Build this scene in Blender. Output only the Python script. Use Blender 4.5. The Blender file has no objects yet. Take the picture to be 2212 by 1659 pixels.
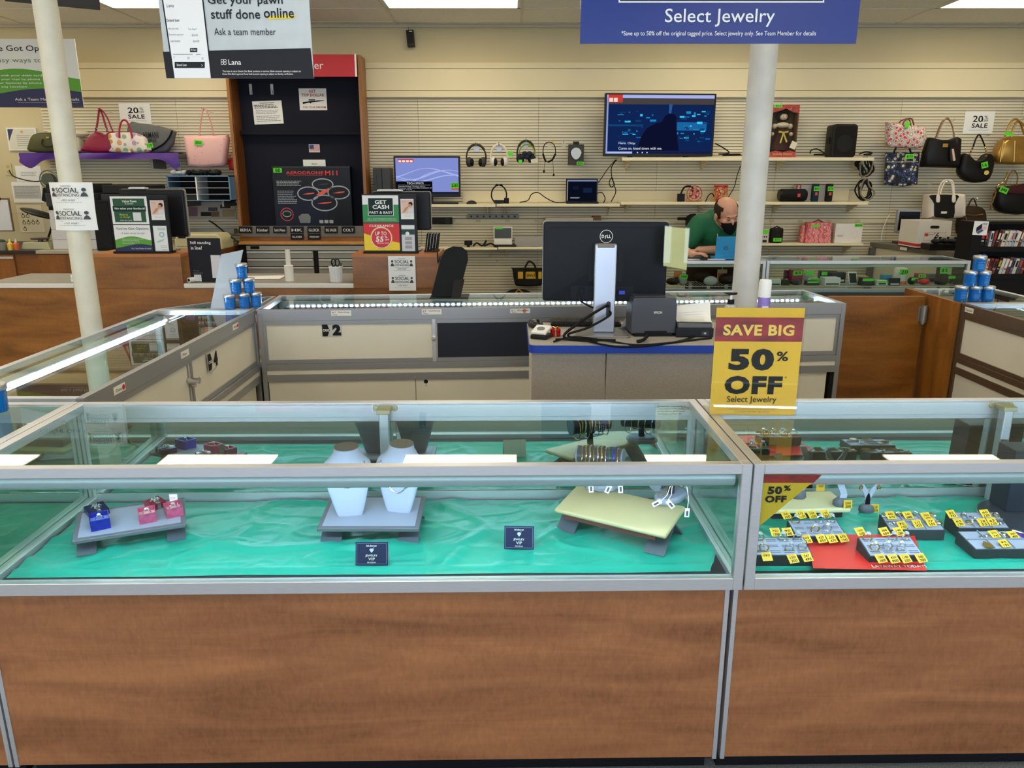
import bpy, bmesh, math, random
from mathutils import Vector, Matrix
random.seed(7)
R = math.radians
SC = bpy.context.scene
COL = SC.collection

# ------------------------------------------------------------------ camera
H, PITCH, F = 1.55, R(15), 1661.0
cd = bpy.data.cameras.new('camera'); cam = bpy.data.objects.new('camera', cd); COL.objects.link(cam)
cd.sensor_width = 36.0; cd.lens = F / 2212 * 36.0; cd.clip_start = 0.05
cam.location = (0, 0, H); cam.rotation_euler = (R(90) - PITCH, 0, 0)
SC.camera = cam
# ------------------------------------------------------------------ world: overcast daylight outside the shop front
W = bpy.data.worlds.new('world'); SC.world = W; W.use_nodes = True
bg = W.node_tree.nodes['Background']; bg.inputs[0].default_value = (0.62, 0.78, 1.0, 1); bg.inputs[1].default_value = 5.0
CEIL_L, LED_L = 9.0, 62.0
SC.view_settings.view_transform = 'Standard'; SC.view_settings.look = 'None'
SC.view_settings.exposure = 0.0; SC.view_settings.gamma = 1.0; SC.view_settings.use_curve_mapping = False
SC.cycles.transparent_max_bounces = 20; SC.cycles.max_bounces = 7; SC.cycles.glossy_bounces = 5
SC.cycles.diffuse_bounces = 4; SC.cycles.caustics_reflective = False; SC.cycles.caustics_refractive = False
SC.cycles.sample_clamp_indirect = 4.0

# ------------------------------------------------------------------ pixel <-> place helpers (photograph is 2212 x 1659)
SP, CP = math.sin(PITCH), math.cos(PITCH)
def ray(px, py):
    u = (829.5 - py) / F
    return ((px - 1106) / F, CP + u * SP, -SP + u * CP)
def PY(px, py, Y):
    d = ray(px, py); t = Y / d[1]
    return Vector((d[0] * t, Y, H + d[2] * t))
def PZ(px, py, z):
    d = ray(px, py); t = (z - H) / d[2]
    return Vector((d[0] * t, d[1] * t, z))
def mpp(Y, z):                                   # metres per pixel at a place
    return (Y * CP + (H - z) * SP) / F
def span(x0, x1, Y, z):                          # centre x and width of a pixel span at a place
    m = mpp(Y, z); return ((x0 + x1) / 2 - 1106) * m, (x1 - x0) * m
def hgt(y0, y1, Y):                              # real height of a vertical pixel span at depth Y
    return PY(1106, y0, Y).z - PY(1106, y1, Y).z

# ------------------------------------------------------------------ materials
def lin(c):
    c = c / 255.0
    return c / 12.92 if c <= 0.04045 else ((c + 0.055) / 1.055) ** 2.4
def rgb(c): return (lin(c[0]), lin(c[1]), lin(c[2]), 1)
MATS = {}
def M(c, rough=0.5, metal=0.0, var=0.0, scale=12.0, emit=0.0, alpha=1.0, bump=0.0, trans=0.0, coat=0.0, stretch=None):
    key = (tuple(c), rough, metal, var, scale, emit, alpha, bump, trans, coat, stretch)
    if key in MATS: return MATS[key]
    m = bpy.data.materials.new('surface_%02x%02x%02x' % (int(c[0]), int(c[1]), int(c[2]))); m.use_nodes = True
    nt = m.node_tree; p = nt.nodes['Principled BSDF']
    col = rgb(c)
    p.inputs['Base Color'].default_value = col; p.inputs['Roughness'].default_value = rough
    p.inputs['Metallic'].default_value = metal
    if max(c) < 70 and not metal: p.inputs['Specular IOR Level'].default_value = 0.22
    if coat: p.inputs['Coat Weight'].default_value = coat; p.inputs['Coat Roughness'].default_value = 0.08
    if trans: p.inputs['Transmission Weight'].default_value = trans
    if alpha < 1: p.inputs['Alpha'].default_value = alpha
    if emit:
        p.inputs['Emission Color'].default_value = col; p.inputs['Emission Strength'].default_value = emit
    if var or bump:
        tc = nt.nodes.new('ShaderNodeTexCoord'); nz = nt.nodes.new('ShaderNodeTexNoise')
        nz.inputs['Scale'].default_value = scale; nz.inputs['Detail'].default_value = 5
        if stretch:
            mp = nt.nodes.new('ShaderNodeMapping'); mp.inputs['Scale'].default_value = stretch
            nt.links.new(tc.outputs['Object'], mp.inputs['Vector']); nt.links.new(mp.outputs[0], nz.inputs['Vector'])
        else: nt.links.new(tc.outputs['Object'], nz.inputs['Vector'])
        if var:
            rp = nt.nodes.new('ShaderNodeValToRGB')
            a = [max(0, x * (1 - var)) for x in col[:3]] + [1]; b = [min(1, x * (1 + var)) for x in col[:3]] + [1]
            rp.color_ramp.elements[0].position = 0.32; rp.color_ramp.elements[0].color = a
            rp.color_ramp.elements[1].position = 0.68; rp.color_ramp.elements[1].color = b
            nt.links.new(nz.outputs['Fac'], rp.inputs['Fac']); nt.links.new(rp.outputs['Color'], p.inputs['Base Color'])
        if bump:
            bp = nt.nodes.new('ShaderNodeBump'); bp.inputs['Strength'].default_value = bump; bp.inputs['Distance'].default_value = 0.01
            nt.links.new(nz.outputs['Fac'], bp.inputs['Height']); nt.links.new(bp.outputs[0], p.inputs['Normal'])
    MATS[key] = m
    return m
def E(c, s=1.0):                                 # something that really gives off light (screen, lamp)
    key = ('E', tuple(c), s)
    if key in MATS: return MATS[key]
    m = bpy.data.materials.new('lit_%02x%02x%02x' % tuple(int(x) for x in c)); m.use_nodes = True; nt = m.node_tree
    nt.nodes.remove(nt.nodes['Principled BSDF']); e = nt.nodes.new('ShaderNodeEmission')
    e.inputs[0].default_value = rgb(c); e.inputs[1].default_value = s
    nt.links.new(e.outputs[0], nt.nodes['Material Output'].inputs[0]); MATS[key] = m
    return m
def glass(tint=(242, 250, 247), ior=1.45, rough=0.0, k=1.0):
    key = ('G', tint, ior, rough, k)
    if key in MATS: return MATS[key]
    m = bpy.data.materials.new('clear_glass'); m.use_nodes = True; nt = m.node_tree
    nt.nodes.remove(nt.nodes['Principled BSDF'])
    t = nt.nodes.new('ShaderNodeBsdfTransparent'); t.inputs[0].default_value = rgb(tint)
    g = nt.nodes.new('ShaderNodeBsdfGlossy'); g.inputs['Roughness'].default_value = rough
    lw = nt.nodes.new('ShaderNodeLayerWeight'); pw_ = nt.nodes.new('ShaderNodeMath'); pw_.operation = 'POWER'; pw_.inputs[1].default_value = 5
    fr = nt.nodes.new('ShaderNodeMath'); fr.operation = 'MULTIPLY_ADD'; f0 = ((ior - 1) / (ior + 1)) ** 2
    fr.inputs[1].default_value = (1 - f0)*k; fr.inputs[2].default_value = f0*k
    nt.links.new(lw.outputs['Facing'], pw_.inputs[0]); nt.links.new(pw_.outputs[0], fr.inputs[0])
    mx = nt.nodes.new('ShaderNodeMixShader')
    nt.links.new(fr.outputs[0], mx.inputs[0]); nt.links.new(t.outputs[0], mx.inputs[1]); nt.links.new(g.outputs[0], mx.inputs[2])
    nt.links.new(mx.outputs[0], nt.nodes['Material Output'].inputs[0]); MATS[key] = m
    return m
def wood(dark, light, axis='X', rough=0.4, curl=0.35):
    key = ('W', dark, light, axis, rough, curl)
    if key in MATS: return MATS[key]
    m = bpy.data.materials.new('wood_laminate'); m.use_nodes = True; nt = m.node_tree; p = nt.nodes['Principled BSDF']
    N, L = nt.nodes.new, nt.links.new
    tc = N('ShaderNodeTexCoord'); mp = N('ShaderNodeMapping'); L(tc.outputs['Object'], mp.inputs[0])
    mp.inputs['Scale'].default_value = {'X': (1.2, 6, 7), 'Z': (7, 6, 1.2), 'Y': (7, 1.2, 7)}[axis]
    n1 = N('ShaderNodeTexNoise'); n1.inputs['Scale'].default_value = 1.6; n1.inputs['Detail'].default_value = 8; n1.inputs['Distortion'].default_value = 0.8
    L(mp.outputs[0], n1.inputs['Vector'])
    mp2 = N('ShaderNodeMapping'); L(tc.outputs['Object'], mp2.inputs[0])
    mp2.inputs['Scale'].default_value = {'X': (3, 20, 150), 'Z': (150, 20, 3), 'Y': (150, 3, 150)}[axis]
    n2 = N('ShaderNodeTexNoise'); n2.inputs['Scale'].default_value = 1.0; n2.inputs['Detail'].default_value = 3
    L(mp2.outputs[0], n2.inputs['Vector'])
    mp3 = N('ShaderNodeMapping'); L(tc.outputs['Object'], mp3.inputs[0])     # curly cross figure
    mp3.inputs['Scale'].default_value = {'X': (85, 10, 34), 'Z': (34, 10, 85), 'Y': (34, 85, 34)}[axis]
    n3 = N('ShaderNodeTexNoise'); n3.inputs['Scale'].default_value = 1.0; n3.inputs['Detail'].default_value = 2; n3.inputs['Distortion'].default_value = 0.9
    L(mp3.outputs[0], n3.inputs['Vector'])
    a = N('ShaderNodeMath'); a.operation = 'MULTIPLY_ADD'; a.inputs[1].default_value = 0.13; L(n2.outputs['Fac'], a.inputs[0])
    b = N('ShaderNodeMath'); b.operation = 'MULTIPLY_ADD'; b.inputs[1].default_value = curl; L(n3.outputs['Fac'], b.inputs[0]); L(n1.outputs['Fac'], b.inputs[2])
    L(b.outputs[0], a.inputs[2])
    rp = N('ShaderNodeValToRGB'); rp.color_ramp.elements[0].position = 0.42; rp.color_ramp.elements[1].position = 1.05
    rp.color_ramp.elements[0].color = rgb(dark); rp.color_ramp.elements[1].color = rgb(light)
    L(a.outputs[0], rp.inputs[0]); L(rp.outputs[0], p.inputs['Base Color']); p.inputs['Roughness'].default_value = rough
    MATS[key] = m
    return m
ALU = M((216, 217, 222), 0.36, 0.75, 0.06, 30, stretch=(1, 30, 30))
ALU_DK = M((120, 120, 120), 0.4, 0.9, 0.06, 30)
GLASS = glass()
GLASS_TOP = glass((242, 250, 247), 1.5, k=0.75)
MIRROR = M((205, 220, 218), 0.02, 1.0)
BLACK = M((9, 9, 10), 0.5); DKGREY = M((28, 29, 32), 0.5); WHITE = M((238, 238, 236), 0.55)
CREAM = M((226, 214, 178), 0.75, var=0.03, scale=3); LAMI = M((222, 215, 196), 0.5, var=0.03, scale=4)
WOOD_F = wood((108, 65, 38), (166, 110, 70), 'X', 0.42, 0.34); WOOD_B = wood((110, 64, 18), (178, 114, 46), 'X', 0.35, 0.22)
WOOD_V = wood((110, 64, 18), (178, 114, 46), 'Z', 0.35, 0.22)
PAPER = M((240, 239, 234), 0.8); INK = M((26, 26, 28), 0.7)
GOLD = M((214, 170, 92), 0.25, 1.0); SILVER = M((225, 225, 228), 0.2, 1.0)
GREEN_TAG = M((96, 214, 40), 0.6); YEL_TAG = M((226, 184, 36), 0.6)

# ------------------------------------------------------------------ mesh builder
class B:
    def __init__(s): s.v = []; s.f = []
    def add(s, v, f):
        o = len(s.v); s.v += [tuple(p) for p in v]; s.f += [tuple(i + o for i in q) for q in f]; return s
    def box(s, x0, y0, z0, x1, y1, z1):
        return s.add([(x0,y0,z0),(x1,y0,z0),(x1,y1,z0),(x0,y1,z0),(x0,y0,z1),(x1,y0,z1),(x1,y1,z1),(x0,y1,z1)],
                     [(0,3,2,1),(4,5,6,7),(0,1,5,4),(1,2,6,5),(2,3,7,6),(3,0,4,7)])
    def cb(s, c, d):                                # box by centre and size
        return s.box(c[0]-d[0]/2, c[1]-d[1]/2, c[2]-d[2]/2, c[0]+d[0]/2, c[1]+d[1]/2, c[2]+d[2]/2)
    def cyl(s, p0, p1, r0, r1=None, n=14):
        r1 = r0 if r1 is None else r1
        p0, p1 = Vector(p0), Vector(p1); d = (p1 - p0).normalized()
        a = d.orthogonal().normalized(); b = d.cross(a)
        v = [p + (a * math.cos(2*math.pi*i/n) + b * math.sin(2*math.pi*i/n)) * r for p, r in ((p0, r0), (p1, r1)) for i in range(n)]
        f = [(i, (i+1) % n, n + (i+1) % n, n + i) for i in range(n)] + [tuple(range(n-1, -1, -1)), tuple(range(n, 2*n))]
        return s.add(v, f)
    def tube(s, pts, r, n=7, closed=False):
        P = [Vector(p) for p in pts]; m = len(P); v = []; a = None
        for i in range(m):
            if closed: t = P[(i+1) % m] - P[i-1]
            else: t = P[min(i+1, m-1)] - P[max(i-1, 0)]
            t = t.normalized() if t.length > 1e-9 else Vector((0, 0, 1))
            if a is None: a = t.orthogonal().normalized()
            else:
                a = a - t * a.dot(t); a = a.normalized() if a.length > 1e-6 else t.orthogonal().normalized()
            b = t.cross(a); rr = r[i] if isinstance(r, (list, tuple)) else r
            v += [P[i] + (a * math.cos(2*math.pi*k/n) + b * math.sin(2*math.pi*k/n)) * rr for k in range(n)]
        f = []
        for i in range(m if closed else m - 1):
            j = (i + 1) % m
            f += [(i*n + k, i*n + (k+1) % n, j*n + (k+1) % n, j*n + k) for k in range(n)]
        if not closed: f += [tuple(range(n-1, -1, -1)), tuple(range((m-1)*n, m*n))]
        return s.add(v, f)
    def lathe(s, prof, c=(0, 0, 0), n=20, sx=1.0, sy=1.0):
        v = []; m = len(prof)
        for r, z in prof:
            v += [(c[0] + r*sx*math.cos(2*math.pi*i/n), c[1] + r*sy*math.sin(2*math.pi*i/n), c[2] + z) for i in range(n)]
        f = [(j*n + i, j*n + (i+1) % n, (j+1)*n + (i+1) % n, (j+1)*n + i) for j in range(m-1) for i in range(n)]
        f += [tuple(range(n-1, -1, -1)), tuple(range((m-1)*n, m*n))]
        return s.add(v, f)
    def ell(s, c, r, n=14, m=8):
        v = [(c[0], c[1], c[2] - r[2])]
        for j in range(1, m):
            t = -math.pi/2 + math.pi*j/m
            v += [(c[0] + r[0]*math.cos(t)*math.cos(2*math.pi*i/n), c[1] + r[1]*math.cos(t)*math.sin(2*math.pi*i/n), c[2] + r[2]*math.sin(t)) for i in range(n)]
        v.append((c[0], c[1], c[2] + r[2])); e = len(v) - 1
        f = [(0, 1 + (i+1) % n, 1 + i) for i in range(n)]
        f += [(1 + j*n + i, 1 + j*n + (i+1) % n, 1 + (j+1)*n + (i+1) % n, 1 + (j+1)*n + i) for j in range(m-2) for i in range(n)]
        o = 1 + (m-2)*n; f += [(o + i, o + (i+1) % n, e) for i in range(n)]
        return s.add(v, f)
    def prism(s, poly, y0, y1):                     # outline in x,z drawn through y
        n = len(poly)
        v = [(x, y0, z) for x, z in poly] + [(x, y1, z) for x, z in poly]
        return s.add(v, [tuple(range(n)), tuple(range(2*n-1, n-1, -1))] + [(i, n+i, n+(i+1) % n, (i+1) % n) for i in range(n)])
    def slab(s, poly, z0, z1):                      # outline in x,y drawn through z
        n = len(poly)
        v = [(x, y, z0) for x, y in poly] + [(x, y, z1) for x, y in poly]
        return s.add(v, [tuple(range(n-1, -1, -1)), tuple(range(n, 2*n))] + [(i, (i+1) % n, n+(i+1) % n, n+i) for i in range(n)])
    def loft(s, rings):                             # equal-length rings of points, capped
        n = len(rings[0]); v = [p for r_ in rings for p in r_]; m = len(rings)
        f = [(j*n + i, j*n + (i+1) % n, (j+1)*n + (i+1) % n, (j+1)*n + i) for j in range(m-1) for i in range(n)]
        return s.add(v, f + [tuple(range(n-1, -1, -1)), tuple(range((m-1)*n, m*n))])
    def grid(s, fn, nu, nv):
        v = [fn(i / nu, j / nv) for j in range(nv+1) for i in range(nu+1)]
        return s.add(v, [(j*(nu+1)+i, j*(nu+1)+i+1, (j+1)*(nu+1)+i+1, (j+1)*(nu+1)+i) for j in range(nv) for i in range(nu)])
    def xf(s, mat, start=0):
        s.v[start:] = [tuple(mat @ Vector(p)) for p in s.v[start:]]; return s
    def rot(s, ax, ang, c=(0, 0, 0), start=0):
        c = Vector(c); return s.xf(Matrix.Translation(c) @ Matrix.Rotation(R(ang), 4, ax) @ Matrix.Translation(-c), start)
    def build(s, name, mat, parent=None, bevel=0.0, smooth=False, loc=None, seg=2):
        me = bpy.data.meshes.new(name); me.from_pydata(s.v, [], s.f)
        bm = bmesh.new(); bm.from_mesh(me)
        bmesh.ops.recalc_face_normals(bm, faces=bm.faces)
        if bevel:
            es = [e for e in bm.edges if len(e.link_faces) == 2 and e.calc_face_angle(0) > 0.6]
            bmesh.ops.bevel(bm, geom=es, offset=bevel, segments=seg, affect='EDGES', profile=0.5, clamp_overlap=True)
        if smooth:
            for fc in bm.faces: fc.smooth = True
            for e in bm.edges:
                if len(e.link_faces) == 2 and e.calc_face_angle(0) > 0.75: e.smooth = False
        bm.to_mesh(me); bm.free()
        me.materials.append(mat); o = bpy.data.objects.new(name, me); COL.objects.link(o)
        if parent is not None: o.parent = parent
        if loc is not None: o.location = loc
        return o
def tag(o, label, cat, group=None, kind=None):
    o['label'] = label; o['category'] = cat
    if group: o['group'] = group
    if kind: o['kind'] = kind
    return o
def thing(name, label, cat, loc=(0, 0, 0), rz=0, group=None, rot=None):
    o = bpy.data.objects.new(name, None); COL.objects.link(o); o.empty_display_size = 0.05
    o.location = loc; o.rotation_euler = rot if rot else (0, 0, R(rz))
    return tag(o, label, cat, group)
def struct(o): o['kind'] = 'structure'; return o
def stuff(o): o['kind'] = 'stuff'; return o
def dup(root, loc, rz=None, label=None, parent=None):
    r = root.copy(); COL.objects.link(r); r.location = loc
    if rz is not None: r.rotation_euler = (0, 0, R(rz))
    if label: r['label'] = label
    for ch in root.children:
        c = ch.copy(); COL.objects.link(c); c.parent = r
        for g in ch.children:
            d = g.copy(); COL.objects.link(d); d.parent = c
    return r

# ------------------------------------------------------------------ lettering and flat print
def text_mesh(s, bold=0.0, shear=0.0, spacing=1.0, res=3):
    cu = bpy.data.curves.new('t', 'FONT'); cu.body = s; cu.size = 1.0; cu.resolution_u = res
    cu.offset = bold; cu.shear = shear; cu.space_character = spacing + 2.2*bold; cu.align_x = 'LEFT'
    ob = bpy.data.objects.new('t', cu); me = bpy.data.meshes.new_from_object(ob)
    v = [(p.co.x, p.co.y) for p in me.vertices]; f = [tuple(p.vertices) for p in me.polygons]
    bpy.data.objects.remove(ob); bpy.data.curves.remove(cu); bpy.data.meshes.remove(me)
    return v, f
class Sign:
    """Flat print on a board: u to the right 0..1, v downwards 0..1, facing -Y of the parent at depth y."""
    def __init__(s, parent, w, h, x0=None, z1=None, y=-0.001, name='print'):
        s.p, s.w, s.h = parent, w, h
        s.x0 = -w/2 if x0 is None else x0; s.z1 = h if z1 is None else z1; s.y = y
        s.rects = {}; s.txt = {}; s.name = name
    def pt(s, u, v, k): return (s.x0 + u*s.w, s.y - 0.0005*k, s.z1 - v*s.h)
    def poly(s, pts, mat, k=1):
        b = s.rects.setdefault(mat, B()); b.add([s.pt(u, v, k) for u, v in pts], [tuple(range(len(pts)))]); return s
    def rect(s, u0, v0, u1, v1, mat, k=1): return s.poly([(u0, v1), (u1, v1), (u1, v0), (u0, v0)], mat, k)
    def disc(s, u, v, r, mat, k=1, n=20, ri=0.0):
        a = r * s.w / s.h
        if not ri: return s.poly([(u + r*math.cos(2*math.pi*i/n), v + a*math.sin(2*math.pi*i/n)) for i in range(n)], mat, k)
        for i in range(n):
            t0, t1 = 2*math.pi*i/n, 2*math.pi*(i+1)/n; q = ri / r
            c = [(math.cos(t0), math.sin(t0)), (math.cos(t1), math.sin(t1))]
            s.poly([(u + r*c[0][0], v + a*c[0][1]), (u + r*c[1][0], v + a*c[1][1]), (u + r*q*c[1][0], v + a*q*c[1][1]), (u + r*q*c[0][0], v + a*q*c[0][1])], mat, k)
        return s
    def ring(s, u, v, ru, rv, t, mat, k=1, n=28, a0=0, a1=360):
        for i in range(n):
            t0, t1 = R(a0 + (a1-a0)*i/n), R(a0 + (a1-a0)*(i+1)/n)
            s.poly([(u + (ru+t)*math.cos(t0), v + (rv+t*s.w/s.h)*math.sin(t0)), (u + (ru+t)*math.cos(t1), v + (rv+t*s.w/s.h)*math.sin(t1)),
                    (u + ru*math.cos(t1), v + rv*math.sin(t1)), (u + ru*math.cos(t0), v + rv*math.sin(t0))], mat, k)
        return s
    def text(s, t, u0, v0, u1, v1, mat, k=3, bold=0.0, shear=0.0):
        v, f = text_mesh(t, bold, shear)
        if not v: return s
        xs = [p[0] for p in v]; ys = [p[1] for p in v]; ax, bx, ay, by = min(xs), max(xs), min(ys), max(ys)
        b = s.txt.setdefault(mat, B())
        b.add([s.pt(u0 + (x-ax)/(bx-ax)*(u1-u0), v1 - (y-ay)/max(1e-6, by-ay)*(v1-v0), k) for x, y in v], f); return s
    def lines(s, u0, v0, u1, v1, n, mat, k=3, th=0.35, seed=1):      # unreadable small print as word dashes
        rd = random.Random(seed); b = s.txt.setdefault(mat, B()); dv = (v1-v0)/n
        for i in range(n):
            u = u0; end = u1 - rd.random()*0.25*(u1-u0)
            while u < end:
                w = (0.03 + 0.06*rd.random()) * (u1-u0) * 1.4; e = min(u+w, end); a = v0 + i*dv
                b.add([s.pt(u, a+dv*th, k), s.pt(e, a+dv*th, k), s.pt(e, a, k), s.pt(u, a, k)], [(0, 1, 2, 3)]); u = e + 0.02*(u1-u0)
        return s
    def at(s, Y, loc): s.Y, s.L = Y, loc; return s                      # lay print out by photo pixels on an upright board at depth Y
    def uv(s, px, py):
        p = PY(px, py, s.Y); return ((p.x - s.L[0] - s.x0)/s.w, (s.z1 - (p.z - s.L[2]))/s.h)
    def ppoly(s, pts, mat, k=1): return s.poly([s.uv(*p) for p in pts], mat, k)
    def prect(s, x0, y0, x1, y1, mat, k=1): return s.ppoly([(x0, y1), (x1, y1), (x1, y0), (x0, y0)], mat, k)
    def ptext(s, t, x0, y0, x1, y1, mat, k=3, bold=0.0, shear=0.0):
        a, b = s.uv(x0, (y0+y1)/2)[0], s.uv(x1, (y0+y1)/2)[0]; xm = (x0+x1)/2
        return s.text(t, a, s.uv(xm, y0)[1], b, s.uv(xm, y1)[1], mat, k, bold, shear)
    def plines(s, x0, y0, x1, y1, n, mat, k=3, th=0.35, seed=1):
        a, b = s.uv(x0, y0), s.uv(x1, y1); return s.lines(a[0], a[1], b[0], b[1], n, mat, k, th, seed)
    def done(s):
        for m, b in s.rects.items(): b.build(s.name, m, s.p)
        for m, b in s.txt.items(): b.build('lettering', m, s.p)
        return s
def paper(name, label, cat, x0, y0, x1, y1, Y, mat=PAPER, th=0.002, rz=0, group=None, tilt=0, roll=0):
    """A sheet / board hanging upright at depth Y on the given pixel box; returns root and Sign."""
    p = PY((x0+x1)/2, y1, Y); m = mpp(Y, p.z); w = (x1-x0)*m; h = hgt(y0, y1, Y)
    r = thing(name, label, cat, p, rz, group, rot=(R(tilt), R(roll), R(rz)))
    B().box(-w/2, 0, 0, w/2, th, h).build('sheet', mat, r)
    return r, Sign(r, w, h).at(Y, p)

# ------------------------------------------------------------------ the room
WY, CZ = 8.24, 3.01
XL, XR, YF = -6.0, 6.6, -5.0
struct(B().box(XL, YF, -0.05, XR, WY + 0.1, 0).build('floor', M((120, 122, 122), 0.9, var=0.4, scale=260, bump=0.2)))
wb = struct(B().box(XL, WY, 0, XR, WY + 0.1, CZ).build('wall_back', M((204, 190, 152), 0.85, var=0.03, scale=2)))
struct(B().box(XL - 0.1, YF, 0, XL, WY + 0.1, CZ).build('wall_left', CREAM))
struct(B().box(XR, YF, 0, XR + 0.1, WY + 0.1, CZ).build('wall_right', CREAM))
# shop front behind the camera, with daylight coming through its windows
fw = B(); fw.box(XL, YF - 0.1, 0, XR, YF, 0.35).box(XL, YF - 0.1, 2.65, XR, YF, CZ)
for k in range(7):
    x = XL + (XR - XL) * k / 6; fw.box(x - 0.09, YF - 0.1, 0.35, x + 0.09, YF, 2.65)
struct(fw.build('wall_front', CREAM))
ce = struct(B().box(XL, YF, CZ + 0.02, XR, WY + 0.1, CZ + 0.1).build('ceiling', M((150, 146, 138), 0.9)))
xb = [0.09 + 1.22*k for k in range(-5, 6)]; yb = [7.48 - 0.61*k for k in range(-1, 21)]
LIGHTS = {(i, j) for i in (0, 2, 4, 6, 8) for j in (2, 6, 10, 14, 18)}      # column of xb, row of yb (row j: yb[j]..yb[j-1])
tile_m = M((238, 235, 226), 0.95, var=0.05, scale=60, bump=0.15); tile_mesh = None
xs = [XL] + [x for x in xb if XL + 0.05 < x < XR - 0.05] + [XR]
for i in range(len(xs) - 1):
    for j in range(len(yb)):
        y1 = WY if j == 0 else yb[j-1]; y0 = yb[j]
        fi = next((k for k, x in enumerate(xb) if abs(x - xs[i]) < 0.02), None)
        if fi is None and i == 0: fi = 0
        if (fi, j) in LIGHTS: continue
        B().box(xs[i] + 0.012, y0 + 0.012, CZ + 0.001, xs[i+1] - 0.012, y1 - 0.012, CZ + 0.02).build('ceiling_tile', tile_m, ce)
for x in xs[1:-1]: B().box(x - 0.012, YF, CZ - 0.004, x + 0.012, WY, CZ + 0.02).build('grid_bar', M((222, 216, 202), 0.6), ce)
for y in yb: B().box(XL, y - 0.012, CZ - 0.003, XR, y + 0.012, CZ + 0.02).build('grid_bar', M((222, 216, 202), 0.6), ce)
LL = {(0, 2): 'ceiling light panel at the far left above the hanging green payment sign',
      (2, 2): 'bright rectangular ceiling light panel left of the small wall camera',
      (4, 2): 'bright rectangular ceiling light panel at top centre above the wall camera',
      (8, 2): 'bright rectangular ceiling light panel at the top right corner'}
LL[(2, 2)] = 'bright ceiling light panel at top left beside the grey online-pawn sign'
for (i, j) in sorted(LIGHTS):
    x0, x1, y0, y1 = max(xb[i], XL + 0.02), xb[i] + 1.22, yb[j], yb[j-1]
    t = thing('ceiling_light', LL.get((i, j), 'flush rectangular ceiling light panel elsewhere in the shop ceiling'), 'ceiling light', ((x0+x1)/2, (y0+y1)/2, CZ), 0, 'ceiling light panels')
    a, b = (x1-x0)/2 - 0.013, (y1-y0)/2 - 0.013
    B().box(-a, -b, -0.006, a, -b + 0.03, 0.02).box(-a, b - 0.03, -0.006, a, b, 0.02).box(-a, -b, -0.006, -a + 0.03, b, 0.02).box(a - 0.03, -b, -0.006, a, b, 0.02).build('frame', WHITE, t)
    B().box(-a + 0.03, -b + 0.03, 0.0, a - 0.03, b - 0.03, 0.012).build('diffuser', E((255, 242, 214), CEIL_L), t)
# slat wall panels, valance and strips on the back wall
zs = PY(1106, 211, WY).z; zv = PY(1106, 137, WY).z
pw = 1.222; x_seam = PY(905, 300, WY).x
slat_m = M((224, 214, 186), 0.7, var=0.03, scale=2); groove_shade_m = M((112, 100, 74), 0.8)  # groove tone darkened to paint in depth shading between slats
k0 = -4
SLAT0 = PY(99, 300, WY).x
edges = [SLAT0] + [x_seam + pw*k for k in range(-3, 6) if SLAT0 + 0.1 < x_seam + pw*k < XR - 0.1] + [XR]
for a, b in zip(edges[:-1], edges[1:]):
    p = B()
    z = 0.25
    while z < zs - 0.004:
        p.box(a + 0.0015, -0.012, z, b - 0.0015, 0.0, min(z + 0.0230, zs)); z += 0.0288
    o = stuff(p.build('slat_panel', slat_m, wb)); o.location = (0, WY - 0.004, 0)
B().box(SLAT0, WY - 0.004, 0.25, XR, WY, zs).build('slat_backing', groove_shade_m, wb)
v = struct(B().box(XL, WY - 0.05, zs + 0.065, XR, WY, zv - 0.055).build('trim_1', M((228, 215, 178), 0.8, var=0.02, scale=2)))
B().box(XL, WY - 0.06, zv - 0.052, XR, WY, zv).build('ledge_board', M((224, 211, 174), 0.8, var=0.03, scale=3), v)
B().box(XL, WY - 0.06, zs, XR, WY, zs + 0.06).build('lower_board', M((228, 215, 178), 0.8), v)
struct(B().box(XL, WY - 0.03, CZ - 0.03, XR, WY, CZ - 0.001).build('trim_2', M((190, 182, 160), 0.7)))

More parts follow.
